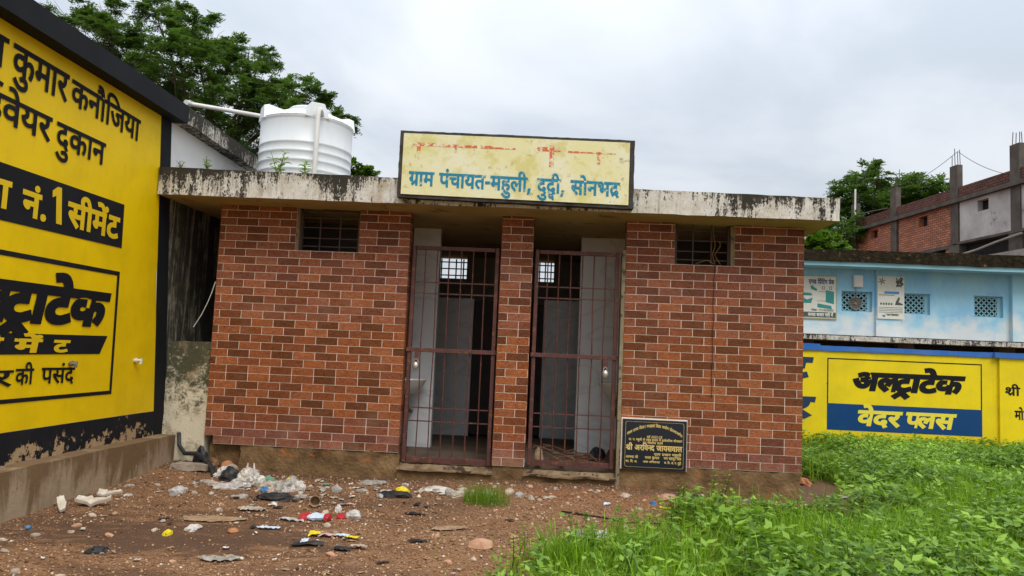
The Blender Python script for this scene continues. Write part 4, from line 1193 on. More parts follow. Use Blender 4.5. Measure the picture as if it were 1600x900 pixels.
# ---- inscription stone
PQ = thing('inscription_stone', 'black granite plaque with gold Hindi lettering set at the foot of the brick-tiled front', 'plaque', (4.27, 0, -0.03))
qx0, qx1, qz0, qz1 = 3.975, 4.565, -0.036, 0.420
MB().box(qx0 - 0.012, qx1 + 0.006, -0.012, 0.002, qz0 - 0.003, qz1 + 0.012).build('mortar_bed', 'grout', PQ)
MB().box(qx0, qx1, -0.026, -0.010, qz0, qz1).build('slab', 'granite', PQ, bevel=0.002)
gl = MB()
W_, H_ = qx1 - qx0, qz1 - qz0
q_ = lambda u, f: (qx0 + W_ * u, -0.0262, qz0 + H_ * f)
cor = [(0.045, 0.045), (0.955, 0.045), (0.955, 0.955), (0.045, 0.955)]
ring = []
for i, (u, f) in enumerate(cor):
    for k in range(5):
        a = math.pi / 2 * k / 4 + math.pi + i * math.pi / 2
        cu_, cf_ = u + (0.03 if u < 0.5 else -0.03), f + (0.04 if f < 0.5 else -0.04)
        ring.append((cu_ + 0.03 * math.cos(a), cf_ + 0.04 * math.sin(a)))
for i in range(len(ring)):
    a, b = ring[i], ring[(i + 1) % len(ring)]
    pa, pb = Vector(q_(*a)), Vector(q_(*b))
    ca, cb = Vector(q_(0.5, 0.5)), None
    ia = pa + (ca - pa).normalized() * 0.0026
    ib = pb + (ca - pb).normalized() * 0.0026
    gl.face([pa + Vector((0, -0.001, 0)), pb + Vector((0, -0.001, 0)), ib + Vector((0, -0.001, 0)), ia + Vector((0, -0.001, 0))])
gl.build('border_line', 'gold', PQ)
lw = lambda s_, u0, u1, f, h, bold=10, arc=0.0: letter_mesh(MB(), s_, q_(u0, f), q_(u1, f), (0, 0, 1), h, bold, arc=arc).build('lettering', 'gold', PQ)
lw('पंचम राज~य िवत~त | पन~द`हवां िवत~त आयोग योजनान~तग@त', 0.07, 0.93, 0.72, 0.023, 14, 0.085)
lw('वष@ 2022-23', 0.38, 0.62, 0.675, 0.018, 12)
lw('ग`ा. प. महुली के क~षेत` बाजार में साव@जिनक शौचालय', 0.10, 0.93, 0.615, 0.018, 12)
lw('का िनमा@ण काय@', 0.32, 0.63, 0.555, 0.018, 12)
lw('श`ी अरिवन~द जायसवाल', 0.06, 0.93, 0.485, 0.045, 16)
lw('ग`ाम प`धान महुली', 0.50, 0.92, 0.335, 0.020, 12)
lw('आनन~द जी', 0.06, 0.25, 0.265, 0.020, 12)
lw('का. िव. अ.', 0.06, 0.24, 0.175, 0.018, 12)
lw('राजा कुमार', 0.36, 0.58, 0.265, 0.020, 12)
lw('अवर अिभयन~ता', 0.33, 0.59, 0.175, 0.016, 12)
lw('जय बहादुर िसंह', 0.65, 0.92, 0.265, 0.020, 12)
lw('स. िव. अ. प. दुद&ी', 0.66, 0.92, 0.175, 0.018, 12)

# ---- water tank on the roof
TX, TY, TZ = 0.405, 1.15, 2.505
TK = thing('water_tank', 'round white plastic water tank with ribbed sides standing on the flat roof', 'water tank', (TX, TY, TZ))
R0 = 0.508
pf = [(R0 - 0.03, TZ + 0.005), (R0, TZ + 0.04)]
for k in range(6):
    z = TZ + 0.16 + k * 0.098
    pf += [(R0, z - 0.016), (R0 + 0.006, z - 0.008), (R0 + 0.006, z + 0.008), (R0, z + 0.016)]
pf += [(R0, TZ + 0.90), (R0 + 0.003, TZ + 0.915), (R0 + 0.010, TZ + 0.925), (R0 + 0.010, TZ + 0.945), (R0 - 0.008, TZ + 0.965), (R0 - 0.05, TZ + 1.0), (0.33, TZ + 1.055), (0.235, TZ + 1.065)]
MB().lathe(pf, TX, TY, 72).build('shell', 'tank_plastic', TK, smooth=True)
MB().lathe([(0.238, TZ + 1.04), (0.242, TZ + 1.115), (0.22, TZ + 1.135), (0.10, TZ + 1.15), (0.02, TZ + 1.152)], TX + 0.02, TY, 48).build('lid', 'tank_plastic', TK, smooth=True)
for ang in (-2.55, -1.05, 0.5, 2.0):
    c, s = math.cos(ang), math.sin(ang)
    lg = MB()
    q = []
    for (r, z, hw) in ((R0 + 0.008, TZ + 0.93, 0.13), (R0 + 0.0, TZ + 1.085, 0.075), (R0 - 0.05, TZ + 1.105, 0.06), (R0 - 0.24, TZ + 1.05, 0.12), (R0 - 0.24, TZ + 0.95, 0.14)):
        q.append([(TX + r * c - s * e * hw, TY + r * s + c * e * hw, z) for e in (-1, 1)])
    for i in range(len(q)):
        j = (i + 1) % len(q)
        lg.face([q[i][0], q[i][1], q[j][1], q[j][0]])
    lg.face([p_[0] for p_ in q][::-1])
    lg.face([p_[1] for p_ in q])
    lg.build('lifting_lug', 'tank_plastic', TK, bevel=0.012)
MB().lathe([(R0 + 0.004, TZ + 0.949), (R0 + 0.0112, TZ + 0.9455), (R0 + 0.0112, TZ + 0.9415), (R0 + 0.005, TZ + 0.939)], TX, TY, 72).build('grime_line', 'grime', TK)
pv = MB()
pv.tube([(TX - 0.48, TY - 0.12, 3.525), (-0.55, 1.05, 3.60), (-0.955, 1.08, 3.665)], 0.024, 12)
pv.build('overflow_pipe', 'pvc', TK, smooth=True)
MB().tube([(-0.94, 1.08, 3.70), (-0.955, 1.08, 3.665), (-0.965, 1.0, 3.655)], 0.032, 12).build('pipe_elbow', 'pvc', TK, smooth=True)
vp = MB()
vp.tube([(0.70, TY - 0.40, 3.46), (0.705, TY - 0.49, 3.50), (0.705, TY - 0.548, 3.485), (0.705, TY - 0.562, 3.42), (0.705, TY - 0.562, 2.56)], 0.026, 12)
vp.build('down_pipe', 'pvc', TK, smooth=True)

# ================================================================== yellow painted building on the left
XW = -0.44
YB = thing('painted_shop_building', 'long building painted yellow and black with Hindi cement adverts, dark eave and ledge', 'building', (XW, -3, -0.25))


def face_x(m, y0, y1, z0, z1, x, seg=0.0):
    if seg:
        ny, nz = max(1, int((y1 - y0) / seg)), max(1, int((z1 - z0) / seg))
    else:
        ny = nz = 1
    m.face([(x, y0, z0), (x, y1, z0), (x, y1, z1), (x, y0, z1)])
    return m


MB().box(-7.0, XW - 0.003, -12.0, 2.3, -0.5, 3.08).build('wall', 'white_wall', YB)
MB().box(XW - 0.003, XW, -12.0, -0.30, 0.293, 3.062).build('yellow_coat', 'yellow_paint', YB)
MB().box(XW - 0.003, XW + 0.0004, -12.0, -0.30, 0.02, 0.290).build('base_band', 'base_paint', YB)
st = MB()
st.v = [(x, y, z) for x in (XW - 0.002, XW + 0.0026) for (y, z) in ((-0.112, -0.05), (0.10, -0.05), (-0.255, 3.06), (-0.445, 3.06))]
st.f = [(4, 5, 6, 7), (0, 3, 2, 1), (0, 1, 5, 4), (1, 2, 6, 5), (2, 3, 7, 6), (3, 0, 4, 7)]
st.build('corner_stripe', 'black_paint', YB)
bm_ = MB()
bm_.v = [(x, y, z) for x in (XW - 0.002, XW + 0.0012) for (y, z) in ((-0.30, 0.293), (-0.125, 0.293), (-0.445, 3.06), (-0.30, 3.06))]
bm_.f = [(4, 5, 6, 7)]
# yellow reaches the leaning edge of the stripe
yf = MB()
yf.face([(XW + 0.0008, -0.301, 0.291), (XW + 0.0008, -0.115, 0.291), (XW + 0.0008, -0.301, 1.55)])
yf.build('yellow_coat', 'yellow_paint', YB)
bf = MB()
bf.face([(XW + 0.0012, -0.301, 0.02), (XW + 0.0012, -0.10, 0.02), (XW + 0.0012, -0.112, 0.289), (XW + 0.0012, -0.301, 0.289)])
bf.build('base_band', 'base_paint', YB)
# stained stretch of the same wall in the gap below the toilet roof
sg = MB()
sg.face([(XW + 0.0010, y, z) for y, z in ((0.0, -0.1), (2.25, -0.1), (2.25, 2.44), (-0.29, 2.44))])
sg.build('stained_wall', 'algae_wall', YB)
# eave: black to the corner, bare and mouldy beyond
rough_block(lambda u, v, w: (-7.0 + 6.70 * u, -12 + 11.79 * v, 3.050 + (0.192 - 0.02 * v) * w), 6, 60, 2, 0.003, 5).build('roof_eave', 'black_paint', YB, smooth=True)
rough_block(lambda u, v, w: (-7.0 + 6.70 * u, -0.205 + 2.7 * v, 3.055 - 0.055 * v + (0.165 - 0.01 * v) * w), 6, 26, 3, 0.008, 7).build('roof_eave', 'fascia_old', YB, smooth=True)
# ledge
rough_block(lambda u, v, w: (XW - 0.2 + (0.345 + 0.0) * u, -12 + 12.02 * v, -0.5 + (0.565 if u < 0.7 else 0.558) * w), 5, 110, 6, 0.012, 5).build('ledge', 'ledge', YB, smooth=True)

# --- painted panels and lettering; world (y, z) on the wall
X1, X2, X3 = XW + 0.0035, XW + 0.0048, XW + 0.0062
yz = lambda y, z, x=X1: (x, y, z)
MB().face([yz(-4.9, 1.713), yz(-0.905, 1.737), yz(-0.92, 2.113), yz(-4.9, 2.11)]).build('painted_band', 'black_paint', YB)
bl = MB()
for (a, b, c, d) in ((-4.9, -0.90, 1.497, 1.533), (-4.9, -0.872, 0.490, 0.520)):
    bl.face([yz(a, c), yz(b, c), yz(b, d), yz(a, d)])
bl.face([yz(-0.905, 0.5201), yz(-0.872, 0.5201), yz(-0.900, 1.4969), yz(-0.935, 1.4969)])
bl.build('painted_border', 'black_paint', YB)
MB().face([yz(-4.9, 0.818), yz(-1.09, 0.830), yz(-1.0, 0.980), yz(-4.9, 0.960)]).build('painted_band', 'black_paint', YB)
LX = X2


def wl_(mt, s_, y0, z0, y1, z1, h, bold=14, slant=0.0, track=0):
    letter_mesh(MB(), s_, (LX, y0, z0), (LX, y1, z1), (0, 0, 1), h, bold, track, slant).build('lettering', mt, YB)


wl_('letter_black', 'अरुन', -3.26, 2.945, -2.44, 2.938, 0.205, 11)
wl_('letter_black', 'कुमार', -2.376, 2.936, -1.794, 2.930, 0.205, 11)
wl_('letter_black', 'कनौिजया', -1.745, 2.918, -0.79, 2.893, 0.185, 11)
wl_('letter_black', 'हाड@वेयर', -2.86, 2.562, -1.938, 2.553, 0.175, 11)
wl_('letter_black', 'दुकान', -1.87, 2.549, -1.267, 2.549, 0.175, 11)
wl_('letter_black', 'अल~ट^ाटेक', -2.95, 1.313, -1.045, 1.316, 0.245, 34, 0.22)
wl_('letter_black', 'हर', -2.5, 0.716, -2.09, 0.716, 0.105, 10)
wl_('letter_black', 'की', -2.055, 0.724, -1.875, 0.724, 0.108, 10)
wl_('letter_black', 'पसंद', -1.784, 0.727, -1.405, 0.722, 0.112, 10)
wl_('letter_yellow', 'का', -2.62, 1.992, -2.285, 1.992, 0.175, 20)
wl_('letter_yellow', 'नं.', -2.15, 1.972, -1.89, 1.965, 0.165, 20)
wl_('letter_yellow', 'सीमेंट', -1.655, 1.985, -0.986, 1.978, 0.172, 20)
# the figure 1, tall, with its flag
f1 = [(-1.855, 2.035), (-1.80, 2.075), (-1.755, 2.075), (-1.72, 1.80), (-1.785, 1.80), (-1.81, 2.005), (-1.85, 1.985)]
MB().face([(LX + 0.0012, y, z) for y, z in f1]).build('lettering', 'letter_yellow', YB)
wl_('letter_yellow', 'सी', -2.50, 0.936, -2.22, 0.936, 0.085, 26, 0.2)
wl_('letter_yellow', 'में', -2.08, 0.933, -1.83, 0.933, 0.088, 26, 0.2)
wl_('letter_yellow', 'ट', -1.665, 0.930, -1.505, 0.930, 0.084, 26, 0.2)
for (y, z, ln) in ((-0.555, 0.772, 0.07), (-1.47, 0.757, 0.06)):
    tp = MB()
    tp.tube([(XW - 0.02, y, z), (XW + ln, y, z)], 0.014, 10)
    tp.tube([(XW + 0.012, y, z), (XW + 0.03, y, z)], 0.021, 10)
    tp.tube([(XW + ln - 0.008, y, z - 0.03), (XW + ln - 0.004, y, z + 0.018)], 0.012, 8)
    tp.build('pipe_stub', 'pvc' if ln > 0.065 else 'dust', YB, smooth=True)

# low wall closing the gap between the two buildings
GW = rbox(XW + 0.002, -0.012, 0.03, 0.20, -0.45, 0.955, 0.05, 0.010)
gw = GW.build('gap_wall', 'gap_plaster', None, (-0.22, 0.1, -0.25), smooth=True)
tag(gw, 'low mouldy plaster wall closing the gap between yellow building and toilet', 'wall')

# ================================================================== compound wall on the right
CY = 4.5
CW = thing('compound_wall', 'yellow boundary wall with blue coping and painted cement advert behind the weeds', 'wall', (9, CY, -0.3))
MB().box(5.4, 9.86, CY, CY + 0.15, -0.5, 1.212).build('wall', 'yellow_far', CW)
MB().box(9.93, 24, CY - 0.05, CY + 0.15, -0.5, 1.212).build('wall', 'yellow_far', CW)
rough_block(lambda u, v, w: (9.86 + 0.07 * u, CY - 0.005 * u + 0.15 * v, -0.5 + 1.712 * w), 1, 1, 8, 0.004).build('wall', 'yellow_far', CW, smooth=True)
rough_block(lambda u, v, w: (5.4 + 1.93 * u, CY - 0.03 + 0.21 * v, 1.213 + 0.098 * w), 12, 2, 2, 0.006).build('coping', 'blue_coping', CW, smooth=True)
rough_block(lambda u, v, w: (7.331 + 2.52 * u, CY - 0.025 + 0.20 * v, 1.213 + (0.076 - 0.004 * u) * w), 22, 2, 2, 0.006).build('coping', 'blue_coping', CW, smooth=True)
rough_block(lambda u, v, w: (9.852 + 14 * u, CY - 0.085 + 0.25 * v, 1.213 + 0.080 * w), 60, 2, 2, 0.006).build('coping', 'blue_coping', CW, smooth=True)
Y1 = CY - 0.003
cp = lambda x, z, d=0.0: (x, Y1 - d, z)
ol = MB()
bx0, bx1, bz0, bzm, bz1 = 7.445, 9.70, 0.038, 0.432, 1.108
t_ = 0.016
ol.face([cp(bx0, bz1 - t_), cp(bx1, bz1 - t_), cp(bx1, bz1), cp(bx0, bz1)])
ol.face([cp(bx0, bzm), cp(bx0 + t_, bzm), cp(bx0 + t_, bz1 - t_), cp(bx0, bz1 - t_)])
ol.face([cp(bx1 - t_, bzm), cp(bx1, bzm), cp(bx1, bz1 - t_), cp(bx1 - t_, bz1 - t_)])
ol.build('outline', 'letter_black', CW)
bb_ = MB()
bb_.face([cp(bx0, bz0), cp(bx1, bz0), cp(bx1, bzm - 0.001), cp(bx0, bzm - 0.001)])
bb_.build('blue_panel', 'blue_band', CW)
cw_ = lambda mt, s_, x0, x1, z, h, bold=10, slant=0.0, d=0.001: letter_mesh(MB(), s_, cp(x0, z, d), cp(x1, z, d), (0, 0, 1), h, bold, 0, slant).build('lettering', mt, CW)
cw_('letter_black', 'अल~ट^ाटेक', 7.86, 9.43, 0.895, 0.235, 34, 0.22)
cw_('letter_black', 'श`ी अरिवन~द', 10.0, 10.95, 0.785, 0.115, 10, 0, 0.052)
cw_('letter_black', 'कुमार', 10.33, 10.8, 0.585, 0.115, 10, 0, 0.052)
cw_('letter_black', 'मो.', 10.14, 10.30, 0.445, 0.125, 12, 0, 0.052)
letter_mesh(MB(), '8', cp(10.315, 0.44, 0.052), cp(10.395, 0.44, 0.052), (0, 0, 1), 0.115, 12).build('lettering', 'letter_black', CW)
cw_('letter_navy', 'ट', 6.86, 7.19, 1.08, 0.28, 34, 0.2)
cw_('letter_navy', 'र', 6.90, 7.22, 0.49, 0.27, 34, 0.2)
cw_('letter_yellow_far', 'वेदर', 7.92, 8.53, 0.335, 0.205, 24, 0.2)
cw_('letter_yellow_far', 'प~लस', 8.62, 9.31, 0.338, 0.205, 24, 0.2)

# ================================================================== aqua shop row behind the wall
AY = 8.0
AB = thing('aqua_building', 'low aqua painted building with mossy roof edge and pierced ventilators', 'building', (11, AY, -0.3))
vents = [(8.96, 9.55, 2.065, 2.470), (10.09, 10.655, 2.060, 2.468), (11.495, 12.04, 2.055, 2.472)]
aw = MB()
xs2 = 4.0
for (a, b, c, d) in vents:
    aw.box(xs2, a, AY, AY + 0.2, 1.60, 2.93)
    aw.box(a, b, AY, AY + 0.2, 1.60, c)
    aw.box(a, b, AY, AY + 0.2, d, 2.93)
    xs2 = b
aw.box(xs2, 12.16, AY, AY + 0.2, 1.60, 2.93)
aw.box(12.16, 26, AY - 0.10, AY + 0.2, 1.60, 2.93)
aw.box(9.60, 10.07, AY - 0.06, AY - 0.001, 1.60, 2.92)
aw.build('wall', 'aqua_wall', AB)
MB().box(4.0, 26, AY + 0.2, AY + 5, -0.3, 2.95).build('inner_block', 'painted_void_shade', AB)
for (a, b, c, d) in vents:
    # pierced cement screen: a grid with rosettes
    jl = MB()
    y0, y1 = AY + 0.07, AY + 0.11
    nxv, nzv = 9, 7
    jl.box(a, b, y0, y1, c, c + 0.025)
    jl.box(a, b, y0, y1, d - 0.025, d)
    jl.box(a, a + 0.02, y0, y1, c + 0.025, d - 0.025)
    jl.box(b - 0.075, b, y0, y1, c + 0.025, d - 0.025)
    aw_, ah_ = (b - 0.075 - a - 0.02) / nxv, (d - c - 0.05) / nzv
    for i in range(nxv):
        for j in range(nzv):
            cx, cz = a + 0.02 + aw_ * (i + 0.5), c + 0.025 + ah_ * (j + 0.5)
            r1, r2 = min(aw_, ah_) * 0.5, 0.010
            s = 1 if (i + j) % 2 else -1
            dx, dz = aw_ * 0.5, ah_ * 0.5
            L = math.hypot(dx, dz)
            nx2, nz2 = -dz / L * r2, dx / L * r2
            jl.face([(cx - dx - nx2 * s, y0, cz - s * dz - nz2), (cx + dx - nx2 * s, y0, cz + s * dz - nz2), (cx + dx + nx2 * s, y0, cz + s * dz + nz2), (cx - dx + nx2 * s, y0, cz - s * dz + nz2)])
            for q in range(6):
                a0, a1 = q * math.pi / 3, (q + 1) * math.pi / 3
                jl.face([(cx + r1 * 0.30 * math.cos(a0), y0 - 0.002, cz + r1 * 0.30 * math.sin(a0)), (cx + r1 * 0.30 * math.cos(a1), y0 - 0.002, cz + r1 * 0.30 * math.sin(a1)),
                         (cx + r1 * 0.62 * math.cos(a1), y0 - 0.002, cz + r1 * 0.62 * math.sin(a1)), (cx + r1 * 0.62 * math.cos(a0), y0 - 0.002, cz + r1 * 0.62 * math.sin(a0))])
    jl.build('pierced_screen', 'aqua_plain', AB)
vs_ = MB()
vs_.lathe([(0.10, 0), (0.105, 0.02), (0.125, 0.03), (0.13, 0.0)], 0, 0, 28)
vs_.v = [(9.245 + x, AY + 0.06 - z, 2.235 + y) for x, y, z in vs_.v]
vs_.build('round_vent', 'dust', AB, smooth=True)
fb = MB()
for k in range(10):
    q0, q1 = k * math.pi / 5, k * math.pi / 5 + 0.36
    fb.face([(9.245 + r * math.cos(q), AY + 0.045, 2.235 + r * math.sin(q)) for r, q in ((0.035, q0), (0.10, q0 - 0.08), (0.10, q1), (0.035, q1))])
fb.lathe([(0.032, 0), (0.03, 0.01), (0.004, 0.012)], 0, 0, 16)
n0 = 40
fb.v = fb.v[:n0] + [(9.245 + x, AY + 0.04 - z, 2.235 + y) for x, y, z in fb.v[n0:]]
fb.build('vent_rosette', 'dust', AB)
# roof edge and the shade over the shops
rough_block(lambda u, v, w: (4 + 22 * u, AY - 0.55 + 1.2 * v, 2.985 + (0.215 + 0.03 * u) * w), 60, 4, 3, 0.022, 5).build('roof_edge', 'moss_edge', AB, smooth=True)
rough_block(lambda u, v, w: (4 + 22 * u, AY - 0.50 + 0.6 * v, 2.90 + 0.084 * w), 60, 2, 1, 0.006, 5).build('roof_slab', 'aqua_plain', AB, smooth=True)
rough_block(lambda u, v, w: (4 + 22 * u, AY - 0.62 + 0.72 * v, 1.475 + (0.085 + 0.03 * v) * w), 60, 4, 2, 0.008, 5).build('sun_shade', 'chajja', AB, smooth=True)
MB().box(4, 26, AY + 0.1, AY + 0.2, -0.3, 1.47).build('shop_shade_wall', 'painted_void_shade', AB)  # dark wall standing for the shade in the open shops
for k in range(9):
    MB().box(6.2 + k * 1.9, 6.5 + k * 1.9, AY - 0.1, AY + 0.09, -0.3, 1.47).build('shop_pillar', 'raw_concrete', AB)
lb = MB().box(9.165, 9.345, AY - 0.09, AY - 0.002, 2.545, 2.79)
lb.build('lamp_box', 'pvc', AB, bevel=0.02)
MB().tube([(9.21, AY - 0.05, 2.54), (9.215, AY - 0.05, 2.46), (9.24, AY - 0.02, 2.40)], 0.008, 6).build('lamp_wire', 'dust', AB)

# posters
PO = thing('shop_poster', 'printed poster with teal pictures and a black bottom strip beside the brick corner', 'poster', (8.4, AY, 2.3))
a, b, c, d = 7.75, 8.855, 1.895, 2.755
MB().box(a, b, AY - 0.03, AY - 0.004, c, d).build('board', 'poster_edge', PO)
e = AY - 0.032
MB().box(a + 0.02, b - 0.02, e, AY - 0.0301, c + 0.02, d - 0.02).build('sheet', 'poster_white', PO)
pt, pg, pk_ = MB(), MB(), MB()
plet = lambda m, s_, x0, x1, z, h, bold=14, dd=0.001: letter_mesh(m, s_, (x0, e - dd, z), (x1, e - dd, z), (0, 0, 1), h, bold)
plet(pt, 'एण~ड िप`ंिटंग पे`स', 8.31, 8.80, 2.665, 0.075, 20)
letter_mesh(pt, 'C', (8.56, e - 0.001, 2.53), (8.625, e - 0.001, 2.53), (0, 0, 1), 0.05, 14)
letter_mesh(pt, 'C', (8.70, e - 0.001, 2.53), (8.765, e - 0.001, 2.53), (0, 0, 1), 0.05, 14)
pt.build('navy_lettering', 'poster_navy', PO)


def shape(m, x, z, pts, s=1.0):
    m.face([(x + px_ * s, e - 0.0012, z + pz_ * s) for px_, pz_ in pts])


shape(pg, 8.36, 2.50, [(-0.02, 0.03), (0.0, -0.02), (0.10, -0.06), (0.12, -0.02), (0.05, 0.02), (0.03, 0.06)])
shape(pg, 8.64, 2.23, [(0, 0), (0.16, -0.04), (0.16, 0.21), (0, 0.24)])
shape(pg, 8.48, 2.12, [(0, 0), (0.28, -0.03), (0.27, 0.04), (0, 0.08)])
shape(pg, 8.26, 2.20, [(-0.10, 0), (0.10, 0.0), (0.13, 0.11), (0.02, 0.07), (-0.08, 0.12)])
shape(pg, 8.26, 2.35, [(-0.10, 0), (0.12, 0.0), (0.10, 0.05), (-0.08, 0.06)])
pg.build('teal_pictures', 'poster_teal', PO)
pk_.face([(a + 0.02, e - 0.001, c + 0.03), (b - 0.02, e - 0.001, c + 0.03), (b - 0.02, e - 0.001, c + 0.135), (a + 0.02, e - 0.001, c + 0.135)])
plet(pk_, 'मोबा', 8.36, 8.47, 2.085, 0.035, 20)
for i_, dg_ in enumerate('-7510050803'):
    letter_mesh(pk_, dg_, (8.48 + i_ * 0.029, e - 0.001, 2.083), (8.505 + i_ * 0.029, e - 0.001, 2.083), (0, 0, 1), 0.033, 22)
shape(pk_, 8.50, 2.43, [(0, 0), (0.14, 0.0), (0.14, 0.008), (0, 0.008)])
shape(pk_, 8.47, 2.245, [(0, 0), (0.17, 0.0), (0.17, 0.008), (0, 0.008)])
pk_.build('black_print', 'poster_dark', PO)
pw = MB()
plet(pw, 'कमला बाजार गली में', 8.30, 8.78, 2.005, 0.055, 22, 0.003)
pw.build('white_lettering', 'poster_white', PO)

PB = thing('notice_poster', 'narrow printed notice with leaf ornaments and a blue title strip between two ventilators', 'poster', (9.87, AY, 2.35))
a, b, c, d = 9.615, 10.125, 1.945, 2.78
MB().box(a, b, AY - 0.085, AY - 0.062, c, d).build('board', 'poster_white', PB)
e = AY - 0.086
MB().face([(a + 0.13, e - 0.0006, 2.435), (a + 0.41, e - 0.0006, 2.435), (a + 0.41, e - 0.0006, 2.485), (a + 0.13, e - 0.0006, 2.485)]).build('title_strip', 'poster_blue', PB)
MB().face([(a + 0.10, e - 0.0006, c + 0.035), (a + 0.15, e - 0.0006, c + 0.035), (a + 0.15, e - 0.0006, c + 0.075), (a + 0.08, e - 0.0006, c + 0.075)]).build('emblem', 'poster_blue', PB)
nd = MB()
for k in range(6):
    q = k * math.pi / 3 + 0.3
    shape(nd, a + 0.08, 2.68, [(0, 0), (0.035 * math.cos(q - 0.3), 0.035 * math.sin(q - 0.3)), (0.085 * math.cos(q), 0.085 * math.sin(q)), (0.035 * math.cos(q + 0.3), 0.035 * math.sin(q + 0.3))])
nd.build('star_leaf_print', 'poster_dark', PB)
nd = MB()
for k in range(26):
    x, z = a + 0.36 + 0.13 * random.random(), 2.59 + 0.16 * random.random()
    q = random.random() * 6
    shape(nd, x, z, [(0.04 * math.cos(q), 0.04 * math.sin(q)), (0.015 * math.cos(q + 1.6), 0.015 * math.sin(q + 1.6)), (-0.035 * math.cos(q), -0.035 * math.sin(q)), (0.015 * math.cos(q - 1.6), 0.015 * math.sin(q - 1.6))])
nd.v = [(x, y - 0.0001 * (i // 4), z) for i, (x, y, z) in enumerate(nd.v)]
nd.build('leaf_print', 'poster_dark', PB)
nd = MB()
for k in range(5):
    x = a + 0.05 + k * 0.05
    shape(nd, x, 2.22, [(0, 0), (0.035, 0), (0.03, 0.05), (0.015, 0.03), (0.0, 0.045)])
nd.build('row_print', 'poster_dark', PB)
nd = MB()
shape(nd, a + 0.33, 2.22, [(0, 0), (0.15, 0.0), (0.15, 0.025), (0.07, 0.06), (0.10, 0.13), (0.07, 0.16), (0.02, 0.07)])
nd.build('bird_print', 'poster_dark', PB)
nd = MB()
for k in range(5):
    z = 2.165 - k * 0.032
    shape(nd, a + 0.02 + (0.12 if k > 3 else 0), z, [(0, 0), (0.46 - (0.2 if k > 3 else 0), 0), (0.46 - (0.2 if k > 3 else 0), 0.008), (0, 0.008)])
nd.build('text_lines', 'poster_dark', PB)
letter_mesh(MB(), 'वन िवभाग', (a + 0.18, e - 0.001, c + 0.09), (a + 0.40, e - 0.001, c + 0.09), (0, 0, 1), 0.03, 16).build('lettering', 'poster_dark', PB)
MB().face([(a + 0.02, e - 0.0012, 2.405), (a + 0.32, e - 0.0012, 2.405), (a + 0.32, e - 0.0012, 2.417), (a + 0.02, e - 0.0012, 2.417)]).build('rule_line', 'poster_dark', PB)

# ================================================================== unfinished brick building, upper right
du = Vector((-0.12786547, 0.99179152, 0))
dn = Vector((-0.99179152, -0.12786547, 0))       # out of the wall, towards the camera's side
p0_ = Vector((22.0, 20.0, 0))
BB = thing('brick_building', 'unfinished two storey brick building with bare concrete columns and rusty rods', 'building', (22, 20, -0.3))
Lp = lambda s_, z, d=0.0: p0_ + du * s_ + dn * d + Vector((0, 0, z))


def wall_quad(name, mat, s0, s1, z0, z1, d=0.0, depth=0.25, holes=()):
    """a wall panel along the building, with square openings, brick-sized UVs on its face"""
    m = MB()
    ss = sorted({s0, s1} | {h for q in holes for h in q[:2]})
    zs = sorted({z0, z1} | {h for q in holes for h in q[2:]})
    uv = []
    for i in range(len(ss) - 1):
        for j in range(len(zs) - 1):
            a_, b_, c_, d_ = ss[i], ss[i + 1], zs[j], zs[j + 1]
            if any(a_ >= q[0] - 1e-6 and b_ <= q[1] + 1e-6 and c_ >= q[2] - 1e-6 and d_ <= q[3] + 1e-6 for q in holes):
                for (pa, pb) in (((a_, c_), (b_, c_)), ((b_, c_), (b_, d_)), ((b_, d_), (a_, d_)), ((a_, d_), (a_, c_))):
                    m.face([Lp(*pa, d), Lp(*pa, d - depth), Lp(*pb, d - depth), Lp(*pb, d)])
                    uv += [(pa[0], pa[1])] * 4
                continue
            m.face([Lp(b_, c_, d), Lp(a_, c_, d), Lp(a_, d_, d), Lp(b_, d_, d)])
            uv += [(b_, c_), (a_, c_), (a_, d_), (b_, d_)]
    m.face([Lp(s0, z1, d), Lp(s0, z1, d - depth), Lp(s1, z1, d - depth), Lp(s1, z1, d)])
    uv += [(0, 0)] * 4
    m.face([Lp(s0, z0, d), Lp(s1, z0, d), Lp(s1, z0, d - depth), Lp(s0, z0, d - depth)])
    uv += [(0, 0)] * 4
    m.face([Lp(s1, z0, d), Lp(s1, z1, d), Lp(s1, z1, d - depth), Lp(s1, z0, d - depth)])
    uv += [(0, 0)] * 4
    o = m.build(name, mat, BB)
    lay = o.data.uv_layers.new(name='UVMap')
    lay.data.foreach_set('uv', [c for q in uv for c in q])
    return o


def lbox(m, s0, s1, d0, d1, z0, z1):
    i = len(m.v)
    m.v.extend(tuple(Lp(s_, z, d)) for z in (z0, z1) for d in (d0, d1) for s_ in (s0, s1))
    m.f.extend(tuple(a_ + i for a_ in f) for f in [(0, 1, 3, 2), (4, 6, 7, 5), (0, 4, 5, 1), (2, 3, 7, 6), (0, 2, 6, 4), (1, 5, 7, 3)])
    return m


w1, w2, w3 = (13.45, 14.15, 7.84, 8.28), (9.22, 9.88, 7.76, 8.26), (5.08, 5.76, 7.80, 8.28)
wall_quad('brick_wall', 'raw_brick', 7.45, 11.55, 6.62, 8.42, 0.0, holes=[w2])
wall_quad('brick_wall', 'raw_brick', 12.25, 15.42, 6.62, 8.42, 0.0, holes=[w1])
wall_quad('plaster_wall', 'grey_plaster', -6.0, 6.9, 6.66, 8.42, 0.02, holes=[w3])
wall_quad('lower_wall', 'raw_brick', 7.45, 15.42, -0.3, 6.60, 0.0, holes=[(7.9, 9.0, 5.5, 6.45)])
wall_quad('parapet', 'old_brick', -6.0, 15.7, 8.62, 9.12, 0.05)
m = MB()
lbox(m, -6, 15.9, -8, 0.22, 8.422, 8.60)
m.build('roof_slab', 'raw_concrete', BB)
m = MB()
lbox(m, -6, 15.4, -8, -0.26, -0.3, 8.42)
